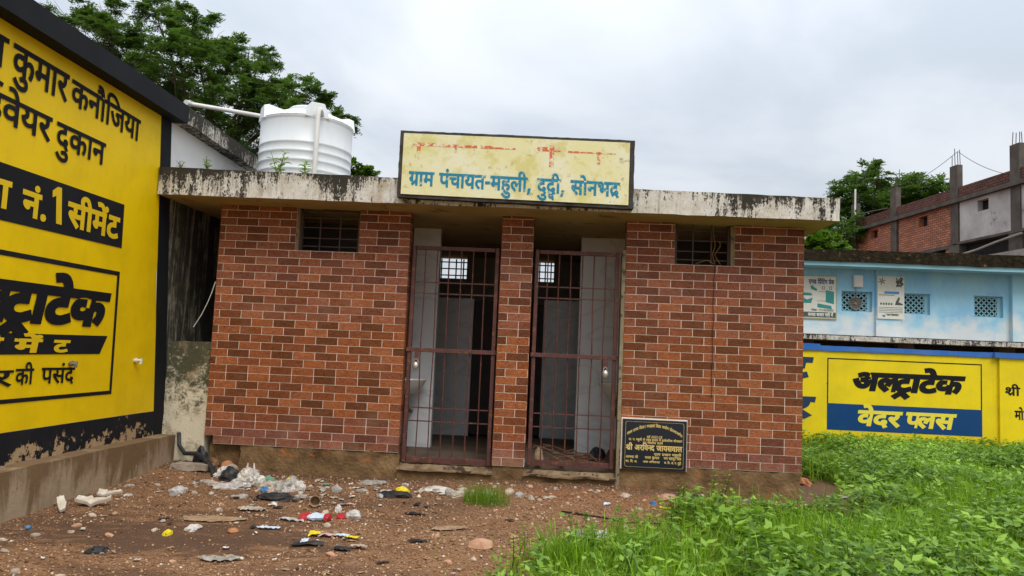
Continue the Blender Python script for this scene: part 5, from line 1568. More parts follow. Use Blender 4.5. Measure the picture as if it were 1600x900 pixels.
m.build('inner_block', 'painted_void_shade', BB)
wall_quad('parapet', 'old_brick', 15.45, 15.70, 8.62, 9.7, -2.2, 0.2)
for (s_, top) in ((3.50, 10.13), (7.20, 10.15), (11.88, 10.15), (15.72, 10.05), (-0.3, 10.1)):
    m = MB()
    lbox(m, s_ - 0.26, s_ + 0.26, -0.24, 0.075, -0.3 if s_ > 10 else 6.6, 8.42)
    lbox(m, s_ - 0.26, s_ + 0.26, -0.16, 0.09, 8.602, top)
    lbox(m, s_ - 0.36, s_ + 0.36, -0.34, 0.10, -0.3, 6.55)
    c_o = m.build('column', 'raw_concrete', BB)
    rb = MB()
    for (ds, dd_) in ((-0.18, 0.0), (0.18, 0.03), (-0.16, -0.12), (0.17, -0.11)):
        h = random.uniform(0.45, 0.95)
        lean = random.uniform(-0.06, 0.06)
        rb.tube([Lp(s_ + ds, top - 0.05, dd_), Lp(s_ + ds + lean, top + h, dd_)], 0.016, 5)
    r_o = rb.build('steel_rods', 'grille_metal', c_o)
m = MB()
lbox(m, 6.95, -6, -0.5, 0.12, 6.55, 6.655)
lbox(m, 7.3, 11.6, -0.4, 0.06, 6.45, 6.62)
m.build('floor_beam', 'raw_concrete', BB)
wall_quad('block_wall', 'grey_block', -6, 6.9, -0.3, 5.85, 0.12)
m = MB()
m.tube([Lp(6.8, 6.05, 0.15), Lp(5.5, 6.12, 0.25), Lp(4.4, 6.28, 0.25), Lp(3.0, 6.45, 0.2)], 0.05, 8)
m.build('slack_pipe', 'grey_block', BB, smooth=True)
rodp = MB().tube([Lp(15.3, 8.0, 0.25), Lp(15.25, 10.8, 0.25)], 0.05, 8)
rodp.build('white_pipe', 'pvc', BB, smooth=True)
pr = MB().tube([Lp(15.2, 9.35, 0.2), Lp(13.5, 9.25, 0.2), Lp(12.2, 9.15, 0.2)], 0.03, 6)
pr.build('rail', 'raw_concrete', BB)
for (pa, pb, sag, lab) in ((Lp(7.0, 10.75, 0), Lp(3.9, 9.0, 0.1), 0.15, 'thin wire running from the middle bare column down to the roof on its right'), (Lp(7.1, 10.75, 0), Lp(11.2, 10.0, 0), 0.12, 'thin wire running from the middle bare column down to its left')):
    pts = [pa.lerp(pb, k / 10) - Vector((0, 0, sag * 4 * (k / 10) * (1 - k / 10))) for k in range(11)]
    o = MB().tube(pts, 0.012, 5).build('sagging_wire', 'grille_metal', None, pa)
    tag(o, lab, 'wire')


# ================================================================== vegetation
def np_mesh(name, V, nper, mat, tint=None, parent=None, loc=None, kind=None, tris=None):
    """V (N, nper, 3) -> one mesh of N small faces, or of the faces listed in tris for each group of nper points"""
    N = V.shape[0]
    me = bpy.data.meshes.new(name)
    pat = [tuple(range(nper))] if tris is None else tris
    nf = N * len(pat)
    me.vertices.add(N * nper)
    me.vertices.foreach_set('co', V.astype(np.float32).ravel())
    loops = []
    base = np.arange(N) * nper
    cols = [base[:, None] + np.array(p_)[None, :] for p_ in pat]
    sizes = [len(p_) for p_ in pat]
    idx = np.concatenate(cols, axis=1).ravel()
    me.loops.add(len(idx))
    me.loops.foreach_set('vertex_index', idx.astype(np.int32))
    tot = np.tile(np.array(sizes), N)
    st_ = np.concatenate([[0], np.cumsum(tot)[:-1]])
    me.polygons.add(nf)
    me.polygons.foreach_set('loop_start', st_.astype(np.int32))
    me.polygons.foreach_set('loop_total', tot.astype(np.int32))
    if tint is not None:
        at = me.attributes.new('tint', 'FLOAT', 'FACE')
        at.data.foreach_set('value', np.repeat(tint, len(pat)).astype(np.float32))
    me.update()
    me.validate()
    o = link_mesh(name, me, mat, parent, loc)
    return o


def unit(a):
    return a / np.maximum(np.linalg.norm(a, axis=-1, keepdims=True), 1e-9)


def leaf_quads(c, d, n, L, Wd):
    """diamond leaves at c along d, normal about n"""
    d = unit(d)
    s = unit(np.cross(d, n))
    L = np.asarray(L)[:, None]
    Wd = np.asarray(Wd)[:, None]
    return np.stack([c, c + d * L * 0.45 + s * Wd * 0.5, c + d * L, c + d * L * 0.45 - s * Wd * 0.5], axis=1)


def pinnate_crown(clusters, n_sub, n_spray, spray_len, leaf_len, leaf_w, pairs, rng):
    """every clump is a bunch of twigs reaching outwards; each twig carries feathery sprays on both sides, in a loose flat plate"""
    out, tin = [], []
    up = np.array([0, 0, 1.0])
    for (cx, cy, cz, r) in clusters:
        ns = max(4, int(n_sub * (r / 0.7) ** 2))
        u = unit(rng.normal(size=(ns, 3)) * np.array([1, 1, 0.75]) + np.array([0, 0, 0.12]))
        sc = np.array([cx, cy, cz]) + u * (r * rng.uniform(0.30, 0.80, ns))[:, None]
        sa = unit(u * np.array([1, 1, 0.45]) + rng.normal(size=(ns, 3)) * 0.25 + np.array([0, 0, 0.10]))
        sl = r * rng.uniform(0.40, 0.75, ns)
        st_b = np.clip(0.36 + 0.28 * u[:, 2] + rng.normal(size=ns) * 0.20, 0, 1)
        i_ = np.repeat(np.arange(ns), n_spray)
        k = len(i_)
        f0 = rng.random(k)
        ax0, c0 = sa[i_], sc[i_]
        sd0 = unit(np.cross(ax0, up) + rng.normal(size=(k, 3)) * 0.12)
        c = c0 + ax0 * (sl[i_] * (f0 - 0.15))[:, None] + rng.normal(size=(k, 3)) * np.array([0.05, 0.05, 0.03]) * r
        side = np.where(rng.random(k) < 0.5, -1.0, 1.0)[:, None]
        ax = unit(ax0 * rng.uniform(0.3, 1.0, (k, 1)) + sd0 * side * rng.uniform(0.2, 1.0, (k, 1)) + rng.normal(size=(k, 3)) * 0.18 + np.array([0, 0, 0.05]))
        ln = spray_len * rng.uniform(0.6, 1.25, k) * (1.1 - 0.4 * f0)
        sd = unit(np.cross(ax, up) + rng.normal(size=(k, 3)) * 0.2)
        nrm = unit(np.cross(sd, ax))
        tb = np.clip(st_b[i_] + rng.normal(size=k) * 0.12, 0, 1)
        for j in range(pairs):
            f = (j + 0.5) / pairs
            pos = c + ax * (ln * f)[:, None] - up * (0.32 * ln * f * f)[:, None]
            for sg_ in (-1, 1):
                d = unit(ax * 0.6 + sd * sg_ - up * 0.25 + rng.normal(size=(k, 3)) * 0.16)
                ll = leaf_len * rng.uniform(0.7, 1.2, k) * (1.0 - 0.35 * abs(f - 0.4))
                out.append(leaf_quads(pos, d, nrm + rng.normal(size=(k, 3)) * 0.3, ll, leaf_w * rng.uniform(0.8, 1.2, k)))
                tin.append(np.clip(tb + rng.normal(size=k) * 0.08, 0, 1))
    return np.concatenate(out), np.concatenate(tin)


def tree(name, label, cat, base, trunk_r, fork, clusters, rng, mat, n_sub, n_spray, spray_len, leaf_len, leaf_w, pairs, group=None):
    T = thing(name, label, cat, base, group)
    tm = MB()
    b = Vector(base)
    fk = Vector(fork)
    tm.tube([b - Vector((0, 0, 0.3)), b.lerp(fk, 0.3) + Vector((0.06, 0, 0)), b.lerp(fk, 0.7) + Vector((-0.05, 0.03, 0)), fk], [trunk_r * 1.35, trunk_r, trunk_r * 0.85, trunk_r * 0.7], 12)
    lm = MB()
    for i, (cx, cy, cz, r) in enumerate(clusters):
        e_ = Vector((cx, cy, cz))
        md = fk.lerp(e_, 0.5) + Vector((rng.normal() * 0.15, rng.normal() * 0.15, -0.12 * r + rng.normal() * 0.1))
        lm.tube([fk - Vector((0, 0, 0.1)), md, e_, e_ + (e_ - md).normalized() * r * 0.6], [trunk_r * 0.32, trunk_r * 0.15, trunk_r * 0.06, 0.003], 7)
        for q in range(5):
            v = Vector(rng.normal(size=3)).normalized()
            v.z = abs(v.z) * 0.6
            lm.tube([e_.lerp(md, 0.3), e_ + v * r * 0.5, e_ + v * r * 0.95], [trunk_r * 0.045, trunk_r * 0.025, 0.002], 5)
    tr_ = tm.build('trunk', 'bark', T, smooth=True)
    lm.build('limbs', 'bark', T, smooth=True)
    V, ti_ = pinnate_crown(clusters, n_sub, n_spray, spray_len, leaf_len, leaf_w, pairs, rng)
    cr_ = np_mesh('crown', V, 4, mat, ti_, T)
    return T


# the big feathery tree behind the yellow building (clump centres in metres)
rng = np.random.default_rng(3)
S9 = 16.2 / 1180


def back(px_, py_, dist_y):
    """a place in the crown, given how far to the side and up it sits seen from the lane"""
    d = Vector(_f) + Vector(_r) * ((px_ - 800) / 1180) - Vector(_u) * ((py_ - 450) / 1180)
    tt = (dist_y + 7.1688) / d.y
    return Vector((3.2847, -7.1688, 0.9965)) + d * tt


cl9 = []
for (px_, py_, rp, dy_) in ((105, 30, 48, 0.6), (150, 60, 52, -0.3), (205, 75, 56, 0.4), (160, 20, 34, 1.2), (245, 28, 40, 0.0), (275, 15, 34, 1.0), (300, 38, 40, -0.5), (330, 62, 38, 0.7), (270, 100, 64, -0.8), (330, 115, 55, 0.4), (388, 88, 32, 0.0), (412, 88, 30, 0.8), (420, 125, 42, -0.4),
                         (440, 158, 48, 0.5), (370, 165, 58, -0.6), (478, 150, 30, 0.2), (492, 172, 26, 0.9), (405, 205, 58, 0.2), (455, 200, 46, -0.5), (300, 165, 55, 0.8), (235, 140, 55, 0.6), (350, 215, 50, 1.0), (520, 192, 22, 0.4), (537, 190, 17, 0.2), (180, 120, 50, 1.2), (60, 60, 45, 0.8)):
    q = back(px_, py_, 9.0 + dy_ * 1.3)
    cl9.append((q.x, q.y, q.z, rp * S9 * 1.04))
tree('neem_tree', 'tall feathery green tree rising behind the yellow building and the white tank', 'tree', (-4.6, 9.4, -0.3), 0.20, (-4.7, 9.2, 4.6), cl9, rng, 'neem_leaf', 22, 28, 0.25, 0.085, 0.029, 6)
q = back(562, 258, 12.0)
tree('bright_tree', 'small bright green tree top showing just right of the white water tank', 'tree', (q.x, q.y, -0.3), 0.10, (q.x, q.y, q.z - 1.0), [(q.x, q.y, q.z - 0.1, 0.36), (q.x - 0.35, q.y, q.z - 0.25, 0.38), (q.x + 0.12, q.y + 0.2, q.z - 0.45, 0.34)], rng, 'bright_leaf', 70, 18, 0.16, 0.09, 0.045, 4)
cl30 = []
S30 = 37.5 / 1180
for (px_, py_, rp, dy_) in ((1325, 300, 24, 0), (1350, 282, 22, 1), (1372, 275, 16, -1), (1345, 325, 36, 0), (1385, 310, 26, 1), (1305, 345, 28, 1), (1322, 365, 34, -1), (1375, 345, 34, 0), (1415, 300, 26, 0.5), (1440, 297, 26, -0.5), (1465, 300, 20, 0), (1400, 330, 30, 0), (1430, 320, 28, 1), (1478, 312, 16, 1), (1500, 318, 14, 1), (1350, 262 + 8, 12, 0), (1450, 330, 28, 0), (1290, 375, 20, 0.5)):
    q = back(px_, py_, 38.0 + dy_ * 2)
    cl30.append((q.x, q.y, q.z, rp * 45.4 / 1180 * 1.05))
bq = back(1370, 330, 38.0)
tree('spreading_tree', 'dark spreading tree behind the unfinished brick building', 'tree', (bq.x, bq.y, -0.3), 0.32, (bq.x, bq.y, bq.z - 3.5), cl30, rng, 'neem_leaf', 15, 14, 0.55, 0.22, 0.085, 4)
q = back(1292, 383, 17.0)
tree('bright_tree', 'bright green bush top showing over the mossy roof at the brick corner', 'tree', (q.x, q.y, -0.3), 0.10, (q.x, q.y, q.z - 0.9), [(q.x - 0.35, q.y, q.z - 0.05, 0.42), (q.x + 0.1, q.y, q.z, 0.36), (q.x + 0.55, q.y + 0.3, q.z - 0.1, 0.34), (q.x - 0.7, q.y + 0.3, q.z + 0.1, 0.35)], rng, 'bright_leaf', 60, 16, 0.2, 0.13, 0.06, 4)



# ------------------------------------------------------------------ grass and weeds
def in_poly(x, y, poly):
    ins = np.zeros(x.shape, bool)
    n = len(poly)
    for i in range(n):
        x0, y0 = poly[i - 1]
        x1, y1 = poly[i]
        c = ((y0 > y) != (y1 > y)) & (x < (x1 - x0) * (y - y0) / (y1 - y0 + 1e-12) + x0)
        ins ^= c
    return ins


GRASS = [(2.75, -4.2), (2.98, -3.0), (3.08, -2.62), (3.35, -2.42), (3.58, -2.20), (3.95, -1.85), (4.20, -1.45), (4.38, -1.02), (4.75, -0.72), (5.15, -0.62), (5.55, -0.66), (5.85, -0.62), (6.05, -0.05), (6.42, 0.35), (6.50, 0.9), (6.35, 1.7), (5.85, 2.3), (5.66, 3.0), (5.66, 4.46), (15, 4.40), (13, 1.0), (9, -3.0), (6, -4.2)]


def scatter(n, x0, x1, y0, y1, rng, poly=GRASS, edge=0.17):
    x = rng.uniform(x0, x1, n)
    y = rng.uniform(y0, y1, n)
    jx = x + rng.normal(size=n) * edge
    jy = y + rng.normal(size=n) * edge
    k = in_poly(jx, jy, poly)
    k &= ~((x > -0.3) & (x < 5.68) & (y > -0.06) & (y < 3.7))
    k &= y < 4.42
    return x[k], y[k]


GZ = np.vectorize(gz)


def blades(x, y, h, w, rng, lean=0.45):
    n = len(x)
    z = GZ(x, y) - 0.01
    a = rng.uniform(0, 2 * math.pi, n)
    l = np.abs(rng.normal(size=n)) * lean
    d = np.stack([np.cos(a), np.sin(a), np.zeros(n)], 1)
    s = np.stack([-np.sin(a + rng.normal(size=n) * 0.6), np.cos(a), np.zeros(n)], 1)
    b = np.stack([x, y, z], 1)
    up = np.array([0, 0, 1.0])
    h = h[:, None]
    w = w[:, None]
    l = l[:, None]
    m1 = b + up * h * 0.45 + d * h * l * 0.25
    m2 = b + up * h * 0.80 + d * h * l * 0.70
    tp_ = b + up * h * (1.0 - 0.25 * l) + d * h * l * 1.25
    return np.stack([b - s * w, b + s * w, m1 + s * w * 0.9, m1 - s * w * 0.9, m2 + s * w * 0.6, m2 - s * w * 0.6, tp_], 1)


BT = [(0, 1, 2, 3), (3, 2, 4, 5), (5, 4, 6)]


def field(x, y, f, ph):
    return np.array([noise.noise((a * f, b * f, ph)) for a, b in zip(x, y)])


rng = np.random.default_rng(21)
gx, gy = scatter(95000, 2.6, 9.5, -3.6, 2.0, rng)
gx2, gy2 = scatter(42000, 5.6, 15, 1.0, 4.45, rng)
gx, gy = np.concatenate([gx, gx2]), np.concatenate([gy, gy2])
den_ = field(gx, gy, 0.9, 5.0) + 0.5 * field(gx, gy, 2.6, 9.0)
kp = rng.random(len(gx)) < np.clip(0.62 + 1.0 * den_, 0.10, 1)
gx, gy, den_ = gx[kp], gy[kp], den_[kp]
hh = (0.10 + 0.13 * rng.random(len(gx)) ** 1.3) * (1.0 + 0.5 * den_) + np.where(rng.random(len(gx)) < 0.03, 0.09, 0)
Vg = blades(gx, gy, np.clip(hh, 0.04, 0.33), rng.uniform(0.0018, 0.0042, len(gx)), rng)
go = np_mesh('grass', Vg, 7, 'grass', np.clip(0.45 + 0.25 * den_ + rng.normal(size=len(gx)) * 0.28, 0, 1), tris=BT)
tag(go, kind='stuff')


def weed_mass(x, y, hmin, hmax, leaf, rng, n_leaf=14):
    """low broad-leaved weeds: leaves along a few leaning stems"""
    n = len(x)
    z = GZ(x, y)
    out, tin = [], []
    H = rng.uniform(hmin, hmax, n)
    ax = rng.normal(size=(n, 2)) * 0.45
    tb = np.clip(rng.normal(size=n) * 0.20 + 0.42 + 0.5 * field(x, y, 0.7, 77.0), 0, 1)
    for j in range(n_leaf):
        f = rng.random(n) ** 0.7
        c = np.stack([x + ax[:, 0] * H * f, y + ax[:, 1] * H * f, z + H * f], 1)
        a = rng.uniform(0, 2 * math.pi, n)
        d = np.stack([np.cos(a), np.sin(a), rng.uniform(-0.15, 0.7, n)], 1)
        nr = np.stack([rng.normal(size=n) * 0.3, rng.normal(size=n) * 0.3, np.ones(n)], 1)
        L = leaf * rng.uniform(0.6, 1.3, n)
        out.append(leaf_quads(c, d, nr, L, L * rng.uniform(0.38, 0.6, n)))
        tin.append(np.clip(tb + rng.normal(size=n) * 0.12 + 0.2 * (f - 0.5), 0, 1))
    return np.concatenate(out), np.concatenate(tin)


wx, wy = scatter(9000, 3.0, 9.5, -3.4, 2.0, rng, edge=0.18)
dn1 = field(wx, wy, 1.3, 31.0)
kp = dn1 > -0.06
wx, wy = wx[kp], wy[kp]
Va, Ta = weed_mass(wx, wy, 0.06, 0.22, 0.05, rng, 12)
wx, wy = scatter(15000, 5.6, 15.0, 0.6, 4.45, rng, edge=0.15)
kp = (field(wx, wy, 0.8, 41.0) > -0.25)
wx, wy = wx[kp], wy[kp]
Vb, Tb = weed_mass(wx, wy, 0.08, 0.30, 0.06, rng, 13)
wx = rng.uniform(5.75, 15, 1500)
wy = rng.uniform(3.3, 4.4, 1500)
Vc, Tc = weed_mass(wx, wy, 0.10, 0.29, 0.05, rng, 16)
Tc = Tc * 0.6
wx, wy = scatter(1500, 3.9, 9.0, -3.4, 1.2, rng, edge=0.12)
kp = (field(wx, wy, 1.1, 61.0) > -0.08)
wx, wy = wx[kp], wy[kp]
Vd, Td = weed_mass(wx, wy, 0.10, 0.27, 0.085, rng, 10)
uo = np_mesh('undergrowth', np.concatenate([Va, Vb, Vc, Vd]), 4, 'weed', np.concatenate([Ta, Tb, Tc, np.clip(Td + 0.12, 0, 1)]))
tag(uo, kind='stuff')


def big_leaf(m, c, d, n, L, Wd, tint):
    d, n = Vector(d).normalized(), Vector(n)
    s = d.cross(n).normalized()
    n = s.cross(d)
    mid = [c, c + d * L * 0.35 - n * 0.02 * L, c + d * L * 0.72 - n * 0.05 * L, c + d * L - n * 0.16 * L]
    lf = [c + d * L * 0.30 + s * Wd * 0.48 + n * Wd * 0.12, c + d * L * 0.66 + s * Wd * 0.38 + n * Wd * 0.08]
    rt = [c + d * L * 0.30 - s * Wd * 0.48 + n * Wd * 0.12, c + d * L * 0.66 - s * Wd * 0.38 + n * Wd * 0.08]
    m.face([mid[0], mid[1], lf[0]], tint=tint)
    m.face([mid[1], mid[2], lf[1], lf[0]], tint=tint)
    m.face([mid[2], mid[3], lf[1]], tint=tint)
    m.face([mid[1], mid[0], rt[0]], tint=tint)
    m.face([mid[2], mid[1], rt[0], rt[1]], tint=tint)
    m.face([mid[3], mid[2], rt[1]], tint=tint)


def leafy_plant(x, y, h, leaf, n_pairs, label, group=None, mat='weed_big', seed=0, z=None, name='leafy_weed', stems=1, wide=0.5, cat='weed'):
    rg = random.Random(seed)
    z = gz(x, y) if z is None else z
    T = thing(name, label, cat, (x, y, z), group)
    sm, lm = MB(), MB()
    for s_ in range(stems):
        a = rg.uniform(0, 6.28)
        le = rg.uniform(0.05, 0.45) * h
        top = Vector((x + math.cos(a) * le, y + math.sin(a) * le, z + h * rg.uniform(0.75, 1.0)))
        b = Vector((x, y, z - 0.02))
        md = b.lerp(top, 0.5) + Vector((rg.uniform(-1, 1), rg.uniform(-1, 1), 0)) * 0.06 * h
        sm.tube([b, md, top], [0.005, 0.004, 0.002], 5)
        ph = rg.uniform(0, 3.1)
        for k in range(n_pairs):
            f = (k + 1) / n_pairs
            p = b.lerp(md, f * 2) if f < 0.5 else md.lerp(top, f * 2 - 1)
            ph += 1.57 + rg.uniform(-0.3, 0.3)
            for e in (0, 1):
                q = ph + math.pi * e + rg.uniform(-0.25, 0.25)
                L = leaf * rg.uniform(0.65, 1.1) * (1.0 if k < n_pairs - 1 else 0.75)
                big_leaf(lm, p, (math.cos(q), math.sin(q), rg.uniform(0.05, 0.65)), (0.2 * rg.uniform(-1, 1), 0.2 * rg.uniform(-1, 1), 1), L, L * wide * rg.uniform(0.85, 1.2), min(1, max(0, rg.gauss(0.5, 0.25))))
    sm.build('stem', 'stem', T)
    lm.build('leaves', mat, T, smooth=True)
    return T


G1 = 'broad-leaved weeds in the front grass'
rg_ = random.Random(5)
spots = []
tries = 0
while len(spots) < 95 and tries < 4000:
    tries += 1
    x, y = rg_.uniform(3.2, 7.4), rg_.uniform(-3.4, -1.2)
    if not bool(in_poly(np.array([x]), np.array([y]), GRASS)[0]):
        continue
    if x < 4.4 and rg_.random() < 0.25:
        continue
    if min([9] + [math.hypot(x - a, y - b) for a, b in spots]) < 0.15:
        continue
    spots.append((x, y))
for i, (x, y) in enumerate(spots):
    leafy_plant(x, y, rg_.uniform(0.13, 0.26), rg_.uniform(0.065, 0.115), rg_.choice((3, 4, 4, 5)), 'broad-leaved green weed growing in the front grass', G1, seed=100 + i, stems=rg_.choice((1, 2, 2, 3)))
leafy_plant(6.42, -0.95, 0.16, 0.13, 3, 'lime yellow weed with upright leaves shining out of the green grass', None, 'weed_lime', 900, stems=2, wide=0.4)
leafy_plant(6.15, 2.2, 0.62, 0.14, 6, 'taller pale leafy plant growing at the corner of the brick-tiled front', None, 'weed_big', 901, stems=3)
for i, (x, y, h, lab) in enumerate(((4.42, -0.72, 0.26, 'bushy weed at the tip of the grass beside the bare red earth'), (4.72, -0.62, 0.34, 'thin upright weed standing before the plinth right of the plaque'), (4.30, -1.05, 0.17, 'small dark weed at the grass edge beside the black cable end'))):
    leafy_plant(x, y, h, 0.055, 8, lab, None, 'weed', 920 + i, stems=4)
leafy_plant(3.10, -2.78, 0.24, 0.05, 8, 'slender yellowish weed at the left tip of the front grass', None, 'weed_lime', 931, stems=2)

# weeds growing on the roof slab
for i, (x, y, h, lf, st_n, lab) in enumerate(((0.62, -0.22, 0.26, 0.085, 4, 'leafy weeds rooted on the roof edge in front of the water tank'), (0.88, -0.20, 0.18, 0.075, 3, 'smaller leafy weed on the roof edge below the right half of the tank'),
                                          (-0.05, -0.25, 0.15, 0.05, 4, 'low weeds on the roof corner against the white wall'), (-0.30, -0.28, 0.12, 0.045, 3, 'tiny weeds at the left end of the roof slab'))):
    leafy_plant(x, y, h, lf, 5, lab, None, 'weed_big', 950 + i, z=2.574 - 0.1 * (x + 0.43) / 6.2 - 0.01, stems=st_n, name='roof_weed', wide=0.42)

# lone tuft of fine grass in the dirt
tr2 = np.random.default_rng(8)
k = 420
a = tr2.uniform(0, 6.283, k)
r = 0.17 * np.sqrt(tr2.random(k))
tx_, ty_ = 2.80 + r * np.cos(a) * 1.15, -0.86 + r * np.sin(a)
Vt = blades(tx_, ty_, tr2.uniform(0.08, 0.19, k), tr2.uniform(0.0012, 0.0024, k), tr2, 0.5)
tu = np_mesh('grass_tuft', Vt, 7, 'grass', np.clip(tr2.normal(size=k) * 0.2 + 0.30, 0, 1), None, (2.80, -0.86, gz(2.8, -0.86)), tris=BT)
tag(tu, 'lone tuft of fine green grass in the dirt before the brick pier', 'grass tuft')
# a clump of long arching blades at the left tip of the grass
k = 150
a = tr2.uniform(0, 6.283, k)
r = 0.16 * np.sqrt(tr2.random(k))
tx_, ty_ = 3.42 + r * np.cos(a), -2.62 + r * np.sin(a)
Vt = blades(tx_, ty_, tr2.uniform(0.14, 0.30, k), tr2.uniform(0.003, 0.0055, k), tr2, 0.6)
tu = np_mesh('grass_tuft', Vt, 7, 'grass', np.clip(tr2.normal(size=k) * 0.15 + 0.35, 0, 1), None, (3.42, -2.62, gz(3.42, -2.62)), tris=BT)
tag(tu, 'clump of long arching grass blades at the left end of the front grass', 'grass tuft')


# ================================================================== stones and litter
def pebbles(n, rng, poly=None):
    """small stones bedded in the dirt, one mesh"""
    x = rng.uniform(-0.35, 6.4, n)
    y = -4.0 + 4.2 * rng.random(n)
    keep = ~((y > -0.04) & (x > 0)) & (x > -0.28)
    g = in_poly(x, y, GRASS)
    keep &= ~(g & (rng.random(n) < 0.85))
    keep &= ~((((x - 0.95) * 0.95) ** 2 + ((y + 2.35) * 2.6) ** 2 < 0.8) & (rng.random(n) < 0.8))
    x, y = x[keep], y[keep]
    m = len(x)
    s = 0.0045 + 0.010 * rng.random(m) ** 3.5
    s = np.where(rng.random(m) < 0.010, s * 2.0, s)
    z = GZ(x, y) + s * 0.25
    base = np.array([(1, 0, 0), (-1, 0, 0), (0, 1, 0), (0, -1, 0), (0, 0, 1), (0, 0, -1)], float)
    V = base[None] * s[:, None, None] * rng.uniform(0.55, 1.35, (m, 6, 1)) * np.array([1, 1, 0.62])
    a = rng.uniform(0, 6.28, m)
    c, sn = np.cos(a)[:, None], np.sin(a)[:, None]
    vx, vy = V[..., 0] * c - V[..., 1] * sn, V[..., 0] * sn + V[..., 1] * c
    V = np.stack([vx + x[:, None], vy + y[:, None], V[..., 2] + z[:, None]], -1)
    T = [(0, 2, 4), (2, 1, 4), (1, 3, 4), (3, 0, 4), (2, 0, 5), (1, 2, 5), (3, 1, 5), (0, 3, 5)]
    return V, T, np.clip(0.45 + rng.normal(size=m) * 0.22 + 0.12 * (s / 0.012 - 0.5), 0, 1)


rngp = np.random.default_rng(17)
Vp, Tp, tp_ = pebbles(42000, rngp)
po = np_mesh('gravel', Vp, 6, 'pebble', tp_, tris=Tp)
tag(po, kind='stuff')


def solid(name, c, rough=0.6, c2=None, sc=14, clear=0.0):
    t = NT(name)
    p = t.pos(True)
    c2 = c2 or tuple(v * 0.7 for v in c)
    t.col(t.mix(t.ramp(t.noise(p, sc, 6, 0.7), [(0.42, 0.0), (0.66, 1.0)]), c, c2))
    t.rough(rough)
    t.spec(0.25)
    if clear:
        t.b.inputs['Alpha'].default_value = clear
    return t.m


mud = (0.20, 0.13, 0.08)
MT['white_plastic'] = solid('white_plastic', (0.64, 0.62, 0.58), 0.5, (0.34, 0.27, 0.20), 24)
MT['dirty_plastic'] = solid('dirty_plastic', (0.46, 0.40, 0.32), 0.6, (0.21, 0.14, 0.085), 22)
MT['black_plastic'] = solid('black_plastic', (0.020, 0.022, 0.027), 0.45, (0.045, 0.04, 0.038))
MT['grey_plastic'] = solid('grey_plastic', (0.38, 0.37, 0.34), 0.5, (0.20, 0.155, 0.11), 24)
MT['film'] = solid('film', (0.52, 0.50, 0.48), 0.35, (0.24, 0.19, 0.15), 24)
MT['yellow_foil'] = solid('yellow_foil', (0.75, 0.60, 0.02), 0.35, (0.62, 0.48, 0.03))
MT['red_foil'] = solid('red_foil', (0.50, 0.03, 0.04), 0.35, (0.3, 0.03, 0.03))
MT['blue_foil'] = solid('blue_foil', (0.06, 0.22, 0.42), 0.4, (0.05, 0.14, 0.3))
MT['sky_foil'] = solid('sky_foil', (0.56, 0.64, 0.72), 0.35, (0.42, 0.5, 0.6))
MT['green_foil'] = solid('green_foil', (0.12, 0.30, 0.20), 0.4, (0.25, 0.33, 0.26))
MT['pink_foil'] = solid('pink_foil', (0.55, 0.36, 0.35), 0.5, (0.4, 0.26, 0.24))
MT['brown_card'] = solid('brown_card', (0.36, 0.24, 0.14), 0.8, (0.22, 0.14, 0.08))
MT['grey_stone'] = solid('grey_stone', (0.36, 0.30, 0.24), 0.9, (0.24, 0.18, 0.13))
MT['pale_stone'] = solid('pale_stone', (0.50, 0.42, 0.33), 0.9, (0.33, 0.23, 0.15))
MT['pink_stone'] = solid('pink_stone', (0.50, 0.29, 0.19), 0.9, (0.38, 0.20, 0.12))
MT['orange_stone'] = solid('orange_stone', (0.45, 0.20, 0.09), 0.9, (0.33, 0.14, 0.06))
MT['dead_wood'] = solid('dead_wood', (0.22, 0.11, 0.06), 0.9, (0.14, 0.07, 0.04))
MT['rope'] = solid('rope', (0.24, 0.13, 0.05), 0.9, (0.16, 0.09, 0.04))
MT['cable'] = solid('cable', (0.025, 0.022, 0.022), 0.5)


def crumple_me(sx, sy, sz_, seed, sub=3, crease=1.0, taper=0.0):
    """a crumpled, creased lump: bag, rag or wad"""
    import bmesh
    bm = bmesh.new()
    bmesh.ops.create_icosphere(bm, subdivisions=sub, radius=1.0)
    rg = random.Random(seed)
    o = Vector((rg.uniform(-50, 50), rg.uniform(-50, 50), rg.uniform(-50, 50)))
    for v in bm.verts:
        d = v.co.copy()
        f = 1 + 0.42 * noise.noise(d * 1.4 + o)
        rdg = 1 - abs(noise.noise(d * 3.2 + o * 2)) * 2
        f += crease * 0.26 * rdg + crease * 0.13 * (1 - abs(noise.noise(d * 7.5 + o)) * 2)
        v.co = Vector((d.x * f * sx, d.y * f * sy, (max(d.z, -0.35) * f + 0.2) * sz_))
    me = bpy.data.meshes.new('crumple')
    bm.to_mesh(me)
    bm.free()
    return me


def lump(name, mat, x, y, sx, sy, sz_, seed, label=None, cat='litter', group=None, rot=None, sub=3, crease=1.0, z=None, sink=0.25):
    me = crumple_me(sx, sy, sz_, seed, sub, crease)
    o = bpy.data.objects.new(name, me)
    COL.objects.link(o)
    me.materials.append(MT[mat])
    o.location = (x, y, (gz(x, y) if z is None else z) + sz_ * 0.05 - sink * sz_ * 0.3)
    o.rotation_euler = (0, 0, random.Random(seed).uniform(0, 6.28) if rot is None else rot)
    return tag(o, label, cat, group)


